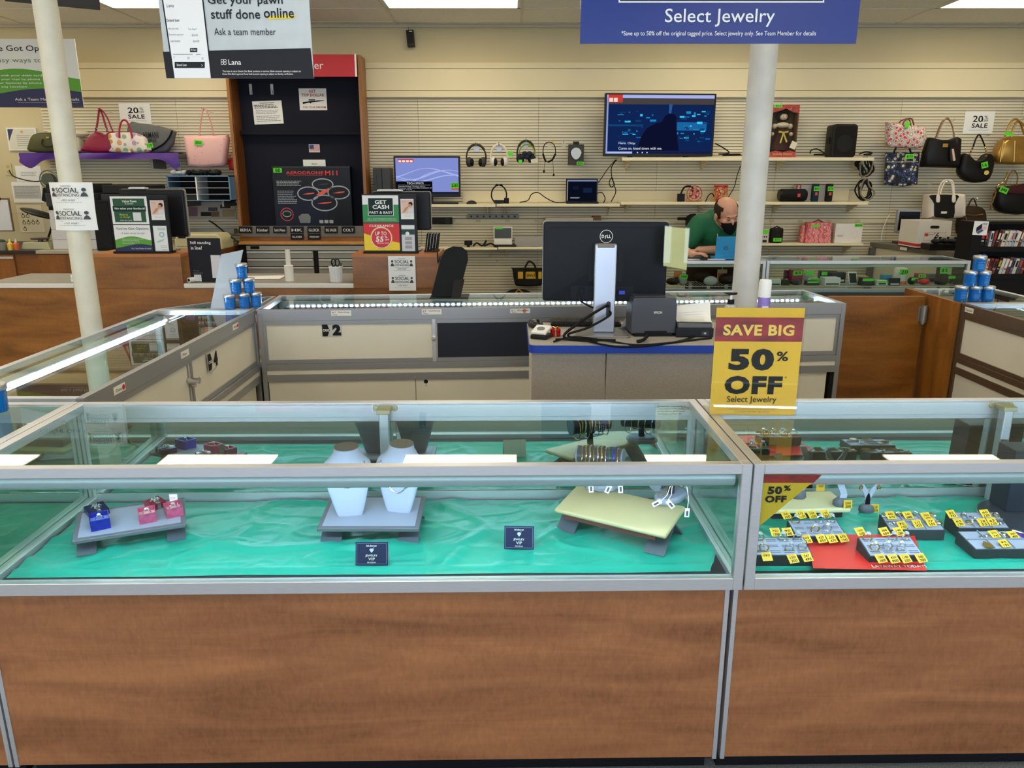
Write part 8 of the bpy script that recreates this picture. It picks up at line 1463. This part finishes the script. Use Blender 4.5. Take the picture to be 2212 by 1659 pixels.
# small camera high on the wall
p = PY(888, 101, 8.15); t = thing('security_camera', 'small black security camera high on the back wall', 'camera', p); h = hgt(64, 101, 8.15); w = 16*mpp(8.15, 2.7)
B().box(-w/2, 0, 0, w/2, 0.06, h).rot('Y', -4).build('housing', M((26, 24, 22), 0.35), t, bevel=0.006); B().box(-w*.36, -0.003, h*.2, w*.36, 0, h*.85).rot('Y', -4).build('face', BLACK, t); B().box(-w*.2, -0.004, h*.88, w*.2, -0.001, h*.93).build('label', WHITE, t); B().cyl((0, 0.05, h*.5), (0, WY - 8.15, h*.5), 0.012).build('mount', DKGREY, t); B().tube([(-0.02, 0.04, h), (-0.03, 0.06, h + 0.03), (-0.05, 0.07, hgt(54, 101, 8.15))], 0.003, 5).build('lead', M((140, 70, 50), .5), t)

# ------------------------------------------------------------------ rear right display cases
YR1 = 6.20; xj = PY(1654, 590, YR1).x; xe = PY(2094, 590, YR1).x; xs0 = PY(1380, 590, YR1).x
r1 = showcase('electronics_showcase', 'rear glass case the man leans on, with cameras inside', (0, YR1, 0), 0, xs0, xj - 0.003, d=0.42, wood_m=WOOD_B, doors=None, staff=False, led=None)
r2 = showcase('electronics_showcase', 'rear right glass case crowded with small electronics', (0, YR1, 0), 0, xj + 0.003, xe, d=0.42, wood_m=WOOD_B, doors=None, staff=False, led=None)
for t, a, b in ((r1, xs0, xj - 0.003), (r2, xj + 0.003, xe)):
    B().box(a + 0.03, 0.03, 0.855, b - 0.03, 0.06, 0.884).build('light_cover', M((196, 196, 176), 0.4), t, bevel=0.004)
    o = B(); zw = 0.695
    for y in (0.05, 0.37): o.cyl((a + 0.026, y, zw), (b - 0.026, y, zw), 0.004, n=6)
    x = a + 0.04
    while x < b - 0.03: o.box(x, 0.05, zw + 0.003, x + 0.004, 0.37, zw + 0.006); x += 0.026
    o.build('wire_shelf', M((200, 200, 196), 0.35, 0.7), t)
    for x in (a + 0.2, (a + b)/2, b - 0.2): B().box(x - 0.012, 0.37, zw - 0.06, x + 0.012, 0.392, zw).build('shelf_arm', ALU, t)
ZW = 0.695 + 0.007
def gad(label, cat, name, x0, x1, y0, y1, dy, kind, col, tagt=None, c2=None, depth=0.06):
    Y = YR1 + 0.06 + dy; x, w, h = sit(x0, x1, y0, y1, Y); t = thing(name, label, cat, (x, Y, ZW), random.uniform(-8, 8)); m = M(col, 0.4) if isinstance(col, tuple) else col
    if kind == 'box': B().box(-w/2, 0, 0, w/2, depth, h).build('carton', m, t, bevel=0.002); B().box(-w*.42, -0.001, h*.12, w*.42, 0, h*.32).build('print', M(c2 or (220, 220, 216), .6), t)
    elif kind == 'cyl': B().lathe([(w*.46, 0), (w*.5, h*.04), (w*.5, h*.94), (w*.44, h)], (0, w/2, 0), 20).build('body', m, t, smooth=True); B().lathe([(w*.505, h*.02), (w*.505, h*.22)], (0, w/2, 0), 20).build('band', M(c2 or (40, 40, 40), .5), t)
    elif kind == 'mug':
        B().lathe([(w*.36, 0), (w*.38, h*.95), (w*.34, h), (w*.3, h*.9)], (-w*.08, w/2, 0), 18).build('cup', m, t, smooth=True); B().tube([(w*.28, w/2, h*.2), (w*.5, w/2, h*.35), (w*.5, w/2, h*.65), (w*.28, w/2, h*.8)], 0.006, 6).build('handle', m, t, smooth=True)
    elif kind == 'pod': B().ell((0, depth/2, h/2), (w/2, depth/2, h/2), 18, 10).build('body', m, t, smooth=True); B().cyl((w*.2, -0.004, h*.55), (w*.2, 0.006, h*.55), h*.28).build('lens', M(c2 or (60, 60, 64), .3), t)
    elif kind == 'phone': B().box(-w/2, 0, 0, w/2, 0.010, h).rot('X', -22).build('shell', m, t, bevel=0.002); B().box(-w*.42, -0.0012, h*.1, w*.42, 0, h*.86).rot('X', -22).build('screen', BLACK, t)
    elif kind == 'slab': B().prism([(-w/2, 0), (w/2, 0), (w*.42, h), (-w*.42, h)], 0, depth).build('body', m, t, bevel=0.003); B().box(-w*.3, -0.001, h*.2, w*.3, 0.001, h*.5).build('face', M(c2 or (40, 40, 42), .4), t)
    elif kind == 'bag': B().ell((0, depth/2, h*.45), (w/2, depth/2, h*.55), 14, 8).build('pouch', M(col, .2, alpha=.55), t, smooth=True); B().box(-w*.25, .01, 0, w*.25, depth*.8, h*.5).build('contents', M((90, 90, 88), .5), t)
    if tagt is not None:
        s = Sign(t, w*.8, h*.34, z1=h*.95, y=-0.003 if kind != 'cyl' else -0.002); s.rect(0, 0, 1, 1, GREEN_TAG)
        if tagt: s.text(tagt, .15, .2, .85, .8, INK, 2, .02)
        s.done()
    return t
gad('black and white web camera at the left of the crowded case', 'camera', 'web_camera', 1662, 1691, 594, 606, .10, 'pod', (18, 18, 18), None, (226, 226, 226))
gad('white barcode-labelled box at the left front of the crowded case', 'box', 'gadget_box', 1664, 1686, 606, 620, 0, 'box', (206, 206, 202), None, (60, 60, 62))
gad('crimson game box with a green tag in the crowded case', 'box', 'gadget_box', 1708, 1734, 582, 612, .12, 'box', (140, 16, 50), '$5', (70, 20, 60))
gad('dark purple box behind the crimson game box', 'box', 'gadget_box', 1695, 1709, 580, 606, .20, 'box', (86, 16, 50))
gad('flat black oval gadget at the front of the crowded case', 'gadget', 'gadget', 1708, 1735, 608, 620, 0, 'pod', (16, 16, 16), None, (50, 60, 54))
gad('teal edged black pouch left of the oval gadget', 'gadget', 'gadget', 1688, 1706, 609, 620, .02, 'slab', (40, 60, 58), None)
gad('clear blister pack with a green card in the crowded case', 'blister pack', 'blister_pack', 1736, 1758, 580, 608, .16, 'bag', (196, 206, 196), '')
gad('green tagged flat black unit behind the white carton', 'gadget', 'gadget', 1740, 1770, 611, 620, .02, 'slab', (20, 24, 20), '')
gad('dark green box at the back of the crowded case', 'box', 'gadget_box', 1770, 1806, 583, 606, .24, 'box', (18, 30, 24), '')
gad('black carton leaning at the back of the crowded case', 'box', 'gadget_box', 1792, 1826, 588, 610, .18, 'box', (26, 28, 34))
gad('open white carton at the front centre of the crowded case', 'box', 'gadget_box', 1780, 1815, 603, 620, 0, 'box', (216, 214, 212), None, (70, 70, 72), .09)
gad('heap of white chargers and cables behind the open carton', 'charger', 'charger', 1745, 1778, 604, 618, .08, 'bag', (220, 218, 206), '')
gad('white smartphone leaning upright in the crowded case', 'phone', 'smartphone', 1834, 1853, 586, 614, .10, 'phone', (226, 222, 220))
gad('brown folder lying behind the leaning smartphone', 'folder', 'folder', 1848, 1876, 597, 612, .16, 'slab', (170, 140, 84))
gad('soft black pouch with green tags in the crowded case', 'pouch', 'pouch', 1858, 1890, 603, 619, .01, 'slab', (26, 24, 22), '')
gad('white and green tray right of the soft black pouch', 'tray', 'tray', 1892, 1918, 609, 620, .01, 'slab', (200, 206, 196), '')
gad('light blue small carton in the crowded case', 'box', 'gadget_box', 1905, 1925, 598, 619, .06, 'box', (70, 140, 170))
gad('black framed mini screen at the front of the crowded case', 'screen', 'mini_screen', 1921, 1943, 604, 620, 0, 'box', (18, 18, 20), None, (190, 190, 194), .02)
gad('white and orange canister tagged 20 in the crowded case', 'canister', 'canister', 1936, 1963, 583, 619, .04, 'cyl', (226, 214, 204), '20', (214, 100, 44))
gad('black and green watch box right of the orange canister', 'watch', 'watch_box', 1964, 1983, 600, 617, .03, 'pod', (20, 24, 20), '')
gad('red box tagged 20 behind the red round case', 'box', 'gadget_box', 1980, 1999, 591, 612, .14, 'box', (150, 30, 36), '$20')
gad('round red earphone case in the crowded case', 'case', 'earphone_case', 1988, 2012, 603, 616, .03, 'pod', (200, 30, 34), None, (180, 24, 30))
gad('tall black thermos with a green tag in the crowded case', 'bottle', 'thermos', 2024, 2047, 577, 617, .05, 'cyl', (18, 18, 18), '$5', (12, 12, 12))
gad('black mug with a green tag beside the thermos', 'mug', 'mug', 2044, 2064, 594, 612, .12, 'mug', (22, 22, 22), '')
gad('grey gadget dock behind the red round case', 'gadget', 'gadget', 2003, 2026, 588, 606, .20, 'slab', (90, 92, 96))
gad('black camera body at the left of the leaning man case', 'camera', 'camera', 1440, 1472, 606, 622, .02, 'pod', (18, 17, 16), None, (40, 40, 42))
gad('green tagged clear pouch beside the black camera body', 'pouch', 'pouch', 1466, 1486, 600, 624, .03, 'bag', (190, 196, 190), '164')
gad('black camera with a round lens under the man', 'camera', 'camera', 1552, 1588, 600, 624, .05, 'pod', (16, 16, 16), None, (50, 50, 52))
gad('second black camera left of the clear stand', 'camera', 'camera', 1500, 1536, 598, 622, .16, 'pod', (20, 19, 18), None, (44, 44, 44))
gad('small clear acrylic stand at the case front under the man', 'display stand', 'clear_stand', 1521, 1552, 604, 624, .0, 'bag', (200, 206, 212))
gad('orange cardboard wedge at the left of the leaning man case', 'card', 'card_wedge', 1455, 1474, 583, 606, .2, 'slab', (206, 120, 40))
# things on the case under the man: paper pad, mouse, blue laptop
t = sheaf('paper_pad', 'white paper pad under the mouse on the rear case', 1528, 562, ZT + 0.001, 0.30, 0.09, 2, 0, curl=0.0)
p = PZ(1520, 560, ZT + 0.006); t = thing('computer_mouse', 'small black mouse under the man\'s right hand', 'mouse', (p.x, p.y, ZT + 0.005)); o = B().ell((0, 0, 0), (0.030, 0.045, 0.026), 16, 10); o.v = [(a, b, max(0, c)) for a, b, c in o.v]; o.build('shell', M((30, 30, 32), .4), t, smooth=True); B().cyl((-.003, -.02, .022), (.003, -.02, .022), 0.006).build('wheel', BLACK, t); MOUSE = Vector(t.location)
CY = M((36, 138, 196), 0.4); Yb = 6.30; xl_, xr_ = PY(1545, 545, Yb).x, PY(1545, 545, Yb).x + 0.30; zt_ = PY(1570, 511, Yb).z - ZT
t = thing('laptop', 'bright blue laptop in front of the leaning man', 'laptop', ((xl_ + xr_)/2, Yb, ZT + 0.001)); w = 0.30
B().prism(rrect(-w/2, 0.012, w/2, zt_, 0.012), 0.0, 0.010).rot('X', 6).build('screen_lid', CY, t, bevel=0.003); B().slab(rrect(-w/2 - 0.004, -0.005, w/2 + .004, 0.15, 0.012), 0, 0.016).build('base', CY, t, bevel=0.003); B().box(-w/2 + .01, -0.003, 0.010, w/2 - .01, 0.0, 0.018).build('hinge', M((20, 60, 110), .4), t)
s = Sign(t, w, zt_, y=-0.001); s.disc(0.27, 0.50, 0.055, M((14, 50, 90), .4), 1); s.text('hp', 0.235, 0.40, 0.305, 0.60, M((110, 180, 220), .4), 2, 0, .3); s.done()
for o in t.children:
    if o.name.split('.')[0] in ('print', 'lettering'): o.rotation_euler = (R(6), 0, 0)

# ------------------------------------------------------------------ the man leaning on the rear case
SKIN = M((204, 150, 124), 0.55, var=0.06, scale=25)
def cap(b, p0, p1, r0, r1, n=12):                     # tapered capsule
    p0, p1 = Vector(p0), Vector(p1); b.cyl(p0, p1, r0, r1, n); b.ell(p0, (r0, r0, r0), n, 8); b.ell(p1, (r1, r1, r1), n, 8); return b
def fuse(o, vox, it=6):
    m = o.modifiers.new('fuse', 'REMESH'); m.mode = 'VOXEL'; m.voxel_size = vox; m.use_smooth_shade = True
    s_ = o.modifiers.new('soft', 'SMOOTH'); s_.factor = 0.5; s_.iterations = it; return o
HC = PY(1569, 463, 6.45); HR = Matrix.Translation(HC) @ Matrix.Rotation(R(-9), 4, 'Y') @ Matrix.Rotation(R(14), 4, 'Z') @ Matrix.Rotation(R(26), 4, 'X')
S = 1.12
def hp_(x, y, z): return HR @ Vector((x*S, y*S, z*S))
bd = B(); k = len(bd.v)
bd.ell((0, 0.012*S, 0.035*S), (0.078*S, 0.098*S, 0.088*S), 20, 14); bd.ell((0, -0.022*S, -0.030*S), (0.064*S, 0.072*S, 0.088*S), 18, 12)
bd.ell((0, -0.05*S, -0.075*S), (0.040*S, 0.038*S, 0.034*S)); bd.ell((0, -0.096*S, -0.022*S), (0.012*S, 0.016*S, 0.024*S), 10, 8); bd.ell((0, -0.082*S, 0.022*S), (0.046*S, 0.014*S, 0.010*S)); 
for sx in (-1, 1): bd.ell((sx*0.080*S, 0.010*S, -0.012*S), (0.009*S, 0.020*S, 0.032*S), 10, 8); bd.ell((sx*0.042*S, -0.062*S, -0.020*S), (0.022*S, 0.020*S, 0.022*S)); bd.ell((sx*0.028*S, -0.083*S, 0.006*S), (0.013*S, 0.008*S, 0.007*S), 10, 6)
bd.xf(HR, k)
NK = HC + Vector((0.0, 0.13, -0.10)); CH = Vector((HC.x + 0.0, HC.y + 0.24, HC.z - 0.12))
cap(bd, hp_(0, 0.04, -0.06), NK, 0.060, 0.066)
# his left forearm lies across the case, his right hand is on the mouse
LE = PY(1590, 548, 6.52); LW = PY(1510, 539, 6.50); LE.z = max(LE.z, ZT + 0.055); LW.z = ZT + 0.058
cap(bd, LE, LW, 0.046, 0.032)
def hand(b, wrist, d, up, side, curl, L=0.085):
    """palm and five separate bent fingers; d = pointing direction, side = thumb side"""
    d, up, side = Vector(d).normalized(), Vector(up).normalized(), Vector(side).normalized(); c = wrist + d*L
    for q in (-0.028, -0.010, 0.010, 0.028): cap(b, wrist + side*q*0.7, c + side*q, 0.014, 0.011, 8)
    for q, l in ((0.032, 0.070), (0.011, 0.078), (-0.011, 0.073), (-0.031, 0.058)):
        p0 = c + side*q; p1 = p0 + (d*(1 - curl*.3) - up*curl*.35)*l*.45; p2 = p1 + (d*(1 - curl*.7) - up*curl*.8)*l*.33; p3 = p2 + (d*(1 - curl) - up*curl)*l*.24
        cap(b, p0, p1, .0098, .0092, 8); cap(b, p1, p2, .0092, .0085, 8); cap(b, p2, p3, .0085, .0075, 8)
    t0 = wrist + d*L*.35 + side*.030; t1 = t0 + d*.032 + side*.026 - up*.006; t2 = t1 + d*.030 + side*.006 - up*.010; cap(b, t0, t1, .0125, .011, 8); cap(b, t1, t2, .011, .009, 8)
hand(bd, LW, (-1, -0.15, -0.05), (0, 0, 1), (0, -1, 0.1), 0.45)
RW = MOUSE + Vector((-0.085, 0.055, 0.040)); RE = PY(1470, 552, 6.55); RE.z = ZT + 0.055
cap(bd, RE, RW, 0.044, 0.031); hand(bd, RW, (0.85, -0.5, 0.05), (0, 0, 1), (0.45, 0.85, 0), 0.55, 0.075)
RS, LS = PY(1513, 487, 6.62), PY(1612, 489, 6.64)
cap(bd, RS, RE, 0.06, 0.045); cap(bd, LS, LE, 0.06, 0.045); PV = Vector((HC.x + 0.05, 7.02, 0.98)); cap(bd, NK, CH, 0.066, 0.10); cap(bd, CH, PV, 0.14, 0.15)
for sx in (-0.10, 0.10): cap(bd, PV + Vector((sx, 0, 0)), (PV.x + sx*1.2, 7.08, 0.50), 0.085, 0.062); cap(bd, (PV.x + sx*1.2, 7.08, 0.50), (PV.x + sx*1.3, 7.12, 0.10), 0.060, 0.042); cap(bd, (PV.x + sx*1.3, 7.12, 0.05), (PV.x + sx*1.35, 6.98, 0.04), 0.045, 0.038)
o = bd.build('person', SKIN); org = Vector((PV.x, 7.05, 0)); o.data.transform(Matrix.Translation(-org)); o.location = org; man = fuse(o, 0.006, 4)
tag(man, 'balding man in a green shirt and black mask bent over a laptop', 'person')
def wear(name, b, mat, vox=None, it=8, smooth=True):
    q = b.build(name, mat, man, smooth=smooth); q.data.transform(Matrix.Translation(-org))
    if vox: fuse(q, vox, it)
    return q
GRN = M((6, 92, 56), 0.75, var=0.10, scale=10)
sh = B(); cap(sh, CH + Vector((0, -.02, -.02)), PV + Vector((0, 0, 0.0)), 0.185, 0.205, 18); cap(sh, RS, LS, 0.098, 0.098, 16); cap(sh, RS, RS + (RE - RS)*0.62, 0.098, 0.080, 14); cap(sh, LS, LS + (LE - LS)*0.62, 0.098, 0.080, 14)
cap(sh, NK + Vector((0, .05, -.02)), CH, 0.085, 0.15, 16); sh.ell(CH + Vector((0, -0.05, -0.04)), (0.17, 0.11, 0.13), 18, 10); wear('shirt', sh, GRN, 0.010, 6)
cl = B()
for sx in (-1, 1): c0 = NK + Vector((sx*0.03, -0.02, 0.025)); cl.loft([[c0 + Vector((sx*0.045, 0.03, 0.03)), c0 + Vector((sx*0.062, 0.0, -0.035)), c0 + Vector((sx*0.062, 0.006, -0.035)), c0 + Vector((sx*0.045, 0.036, 0.03))], [c0 + Vector((sx*0.01, -0.055, -0.045)), c0 + Vector((sx*0.045, -0.045, -0.095)), c0 + Vector((sx*0.045, -0.039, -0.095)), c0 + Vector((sx*0.01, -0.049, -0.045))]])
wear('collar', cl, GRN, smooth=False)
# mask, hair, eyes, brows
mk = B(); n, m_ = 22, 10
def mpt(u, v, g_):
    a = R(-158 + 136*u); e = (v - 0.5)*2
    return hp_((0.068 + g_)*math.cos(a)*(1 - 0.18*max(0, -e)**2), -0.026 + (0.082 + g_)*math.sin(a)*(1 - 0.10*e*e), -0.066 + 0.052*e*(1 - .55*abs(2*u - 1)**1.5) + 0.018*abs(2*u - 1)**2)
mk.grid(lambda u, v: mpt(u, v, 0.004), n, m_); wear('face_mask', mk, M((9, 9, 11), 0.8))
lo = B()
for u in (0.0, 1.0):
    sx = -1 if u == 0 else 1
    for v in (0.2, 0.8): lo.tube([mpt(u, v, .004), hp_(sx*0.079, -0.008, -0.030 + .02*v), hp_(sx*0.084, 0.024, -0.01 + .03*(v - .5))], 0.0018, 5)
wear('ear_loop', lo, BLACK)
hr = B().ell((0, 0.012*S, 0.035*S), (0.0825*S, 0.104*S, 0.092*S), 40, 30)
keep = []
for fc in hr.f:
    c = sum((Vector(hr.v[i]) for i in fc), Vector())/len(fc)/S; z, y, x = c.z, c.y, abs(c.x)
    if (x > 0.050 and z < 0.078 and y > -0.035 - 0.25*(z - 0.03)) or (y > 0.055 and z < 0.092): 
        if z > -0.045: keep.append(fc)
hr.f = keep; hr.xf(HR); q = wear('hair', hr, M((52, 36, 24), 0.8, var=0.3, scale=90)); md = q.modifiers.new('thick', 'SOLIDIFY'); md.thickness = 0.008; md.offset = -1
ey = B()
for sx in (-1, 1): ey.ell((sx*0.028*S, -0.087*S, 0.003*S), (0.011*S, 0.006*S, 0.0028*S), 10, 6); ey.ell((sx*0.030*S, -0.087*S, 0.024*S), (0.016*S, 0.006*S, 0.0035*S), 10, 6)
ey.xf(HR); wear('brow_and_lash', ey, M((70, 46, 34), 0.8))
tr = B(); cap(tr, PV + Vector((-.08, 0, -.04)), PV + Vector((.08, 0, -.04)), 0.20, 0.20, 16)
for sx in (-0.10, 0.10): cap(tr, PV + Vector((sx, 0, -.05)), (PV.x + sx*1.2, 7.08, 0.50), 0.12, 0.095); cap(tr, (PV.x + sx*1.2, 7.08, 0.50), (PV.x + sx*1.3, 7.12, 0.10), 0.095, 0.08)
wear('trousers', tr, M((20, 18, 18), 0.8), 0.012, 5)
for sx in (-0.10, 0.10): so = B(); cap(so, (PV.x + sx*1.3, 7.13, 0.05), (PV.x + sx*1.35, 6.95, 0.045), 0.05, 0.044); so.v = [(a, b, max(0.0, c)) for a, b, c in so.v]; wear('shoe', so, BLACK)
p = PY(1559, 606, 6.70); bg_ = B().box(p.x - 0.042, 6.70, p.z, p.x + 0.042, 6.703, p.z + hgt(582, 606, 6.7)); wear('id_badge', bg_, M((214, 170, 130), 0.5), smooth=False); wear('badge_print', B().box(p.x - 0.035, 6.698, p.z + .025, p.x + 0.035, 6.6995, p.z + .065), M((206, 90, 50), .5), smooth=False); wear('lanyard', B().tube([NK + Vector((-.05, -.08, -.06)), CH + Vector((-.02, -.20, -.2)), Vector((p.x, 6.70, p.z + .1))], 0.004, 5), M((190, 190, 196), .5))

# ------------------------------------------------------------------ far right: side counter, boxes, disc shelf
c0, c1 = PZ(1880, 523, ZT), PZ(2088, 549, ZT); t = thing('side_counter', 'grey topped side counter in the far right corner', 'counter'); dx = 0.75; u_ = (c1 - c0)
B().slab([(c0.x, c0.y), (c1.x, c1.y), (c1.x + dx, c1.y + .1), (c0.x + dx, c0.y)], ZT - 0.045, ZT).build('top_rail', M((120, 114, 102), 0.4, 0.4), t); B().slab([(c0.x + .02, c0.y - .02), (c1.x + .02, c1.y + .02), (c1.x + dx, c1.y + .12), (c0.x + dx, c0.y - .02)], 0.0, ZT - 0.045).build('cabinet', M((196, 186, 160), 0.6), t); o = B().box(-.05, 0, 0, .05, .002, .028).build('shelf_label', M((220, 214, 196), .6), t); p = c0 + u_*0.4; o.location = (p.x - .012, p.y, ZT - .036); o.rotation_euler = (0, 0, math.atan2(u_.y, u_.x))
B().cb((c0.x + .0, c0.y - 0.06, 0.45), (0.05, 0.05, 0.82)).build('corner_post', M((110, 106, 98), .4, .5), t)
Ym = 7.86; x, w, h = sit(1930, 1972, 453, 530, Ym); h = PY(1950, 453, Ym).z - ZT; t = thing('computer_screen', 'silver framed flat screen turned towards us in the far right corner', 'monitor', (x + .02, Ym, ZT + .001), -8); B().prism(rrect(-0.11, 0.10, 0.11, h, 0.01), 0, 0.05).build('housing', M((150, 152, 156), .4, .3), t, bevel=.004); B().box(-.092, -.002, .13, .104, 0, h - .02).build('screen', M((14, 14, 14), .2), t); B().box(-.03, .02, 0, .03, .05, .12).build('neck', DKGREY, t); B().slab(rrect(-.10, -.07, .10, .12, .03), 0, .018).build('foot', M((60, 60, 62), .4), t)
Yw = 7.15; a0, a1 = PZ(1978, 537, ZT), PZ(2048, 540, ZT); Yw = a0.y; xw0, xw1 = a0.x, PY(2050, 530, Yw).x; w = xw1 - xw0; h = PY(2015, 478, Yw).z - ZT
t = thing('carton', 'open white carton of shirts priced 6 on the side counter', 'box', ((xw0+xw1)/2, Yw, ZT + .002)); WC = M((226, 220, 208), .6)
B().box(-w/2, 0, 0, w/2, .006, h).box(-w/2, .34, 0, w/2, .346, h).box(-w/2, .006, 0, -w/2 + .006, .34, h).box(w/2 - .006, .006, 0, w/2, .34, h).box(-w/2, 0, 0, w/2, .346, .006).build('walls', WC, t); B().box(-w/2 - .001, -.001, h*.07, w/2 + .001, .347, h*.17).build('red_stripe', M((196, 44, 36), .5), t); B().box(-w/2 + .01, .01, .01, w/2 - .01, .33, h*.8).build('contents', M((110, 90, 70), .8), t)
s = Sign(t, w, h); s.poly([(0.44 + 0.06*math.cos(a) + (0.13 if math.cos(a) > 0 else -0.03), 0.22 + 0.055*math.sin(a)) for a in [2*math.pi*k/20 for k in range(20)]], M((40, 30, 24), .8), 1)
for q in ((0.2, 0.40, 0.85, 0.408), (0.2, 0.70, 0.85, 0.708), (0.2, 0.40, 0.206, 0.70), (0.844, 0.40, 0.85, 0.70)): s.rect(*q, M((200, 70, 60), .6))
s.rect(0.22, 0.45, 0.32, 0.55, M((206, 40, 36), .6)); s.text('$', 0.50, 0.42, 0.53, 0.48, INK, 2); s.text('6', 0.54, 0.42, 0.64, 0.62, INK, 2, .01, .2); s.text('a shirt', 0.66, 0.57, 0.83, 0.63, INK, 2, 0, .2); s.lines(0.34, 0.49, 0.5, 0.53, 1, INK, 2, .5); s.done()
p = PZ(2040, 541, ZT); t = thing('game_console', 'black game console on the side counter below the white carton', 'game console', (p.x, p.y, ZT + .002)); B().box(-.14, 0, 0, .16, .16, .055).build('case', M((20, 20, 20), .4), t, bevel=.004); B().box(-.02, -.002, .02, .10, 0, .035).build('front_panel', BLACK, t)
for k, lb in enumerate(('black controller on the game console, left one', 'black controller on the game console, right one')): q = thing('game_controller', lb, 'game controller', (p.x - .05 + .13*k, p.y + .05, ZT + .058), 20 - 60*k); B().ell((0, 0, .022), (.07, .04, .022)).ell((-.055, -.03, .024), (.025, .045, .024)).ell((.055, -.03, .024), (.025, .045, .024)).build('shell', M((24, 24, 24), .5), q, smooth=True); B().cyl((-.03, 0, .04), (-.03, 0, .06), .011).cyl((.03, 0, .04), (.03, 0, .06), .011).build('thumbstick', DKGREY, q)
cable('power_cable', 'white lead drooping down the wall in the far right corner', [W_(1922, 462, 8.2), W_(1915, 475, 8.18), W_(1906, 500, 8.15), W_(1903, 520, 8.1)], .004, WHITE)
# disc shelf
YD = 6.30; xd0 = PY(2099, 520, YD).x; zD = PY(2150, 479, YD).z; zA = PY(2150, 533, YD).z; zA2 = PY(2150, 544, YD).z; zB = PY(2150, 592, YD).z; wd = 0.80
t = thing('disc_shelf', 'black shelf unit filled with film discs at the right edge', 'shelf', (xd0, YD, 0)); BKS = M((12, 11, 11), .6)
B().box(0, 0, 0, .075, .22, zD).build('side_panel', BKS, t); B().box(wd - .03, 0, 0, wd, .22, zD).build('side_panel', BKS, t); B().box(.075, .20, 0, wd - .03, .22, zD).build('back_panel', BKS, t)
for a, b in ((zD - .02, zD), (zA2, zA), (zB - .04, zB), (.3, .33)): B().box(.075, 0, a, wd - .03, .20, b).build('shelf_board', BKS, t)
B().box(.075, .012, .05, wd - .03, .03, zB - .04).build('kick_board', BKS, t)
cols = [(150, 160, 176), (40, 60, 120), (60, 70, 84), (120, 40, 36), (196, 200, 206), (170, 176, 190), (110, 40, 34), (206, 196, 176), (40, 34, 32), (214, 206, 186), (60, 84, 120), (190, 150, 70), (24, 24, 28)]
ORD = ['first', 'second', 'third', 'fourth', 'fifth', 'sixth', 'seventh', 'eighth', 'ninth', 'tenth', 'eleventh', 'twelfth', 'thirteenth', 'fourteenth', 'fifteenth', 'sixteenth', 'seventeenth']
rd = random.Random(11)
for row, (zb_, top, lb) in enumerate(((zA, zD - .03, 'upper'), (zB, zA2 - .012, 'lower'))):
    x = .085; k = 0; hD = min(.19, top - zb_)
    while x < .47 and k < 17:
        wD = rd.choice([.022, .026, .030, .034]); lean = [0, 0, 6, 9, 12, 12, 11, 13, 12, 13, 12, 12, 12, 12, 12, 12, 12][k]; hh = hD*rd.uniform(.90, .97)
        q = thing('disc_case', '%s film disc case from the left on the %s black shelf' % (ORD[k], lb), 'disc case', (xd0 + x, YD + .02, zb_ + .001), group='film discs on the black shelf'); q.rotation_euler = (0, R(lean), 0); c = rd.choice(cols)
        B().box(0, 0, 0, wD*.9, .13, hh/math.cos(R(lean)) - (0.03 if lean else 0)).build('case', M(c, .35, var=.35, scale=30, stretch=(1, 1, .25)), q, bevel=.001, seg=1); s = Sign(q, wD*.9, hh*.8, x0=0, z1=hh*.82); c3 = rd.choice([(226, 220, 206), (30, 30, 34), (200, 160, 60), (190, 60, 50)])
        s.rect(.2, .15, .8, .55, M(c3, .5)); s.rect(.15, .65, .85, .72, M(rd.choice(cols), .5)); s.done(); x += wD + .001 + (0.004 if k == 1 else 0); k += 1
p = PY(2116, 509, YD - .01); t, s = paper('laptop_flyer', 'white flyer with a laptop picture clipped on the disc shelf', 'flyer', 2100, 478, 2131, 508, YD - .012, roll=2); s.poly([(.15, .6), (.5, .3), (.6, .15), (.35, .35)], M((50, 50, 90), .5)); s.poly([(.2, .45), (.55, .15), (.58, .5), (.22, .78)], M((30, 30, 60), .5), 2); s.poly([(.22, .8), (.55, .55), (.75, .65), (.4, .92)], M((90, 90, 130), .5), 2); s.lines(.6, .1, .95, .3, 3, M((60, 60, 110), .6), 2, .5); s.lines(.6, .38, .95, .6, 3, M((210, 90, 70), .6), 2, .5, 4); s.done()
# printed notice on the rear rail of the long front case
a, b = PZ(1415, 872, .905), PZ(1488, 886, .88); q = loc_row(a); q2 = loc_row(b); w = q2.x - q.x
o = child_sheet('rail_notice', caseA, w, .034, ((q.x + q2.x)/2, .5155, .868), 0, M((214, 222, 226), .5)); s = Sign(o, w, .034)
for k, l in enumerate(('Customers requesting to', 'view jewelry or firearms', 'priced above $500 must', 'present a photo ID.')): s.text(l, .08 + .03*(k % 2), .08 + .23*k, .86 - .08*(k % 2), .24 + .23*k, INK, 2, .005)
s.text('NOW', .76, .2, .98, .5, M((180, 50, 50), .6), 3, 0, .2); s.done()
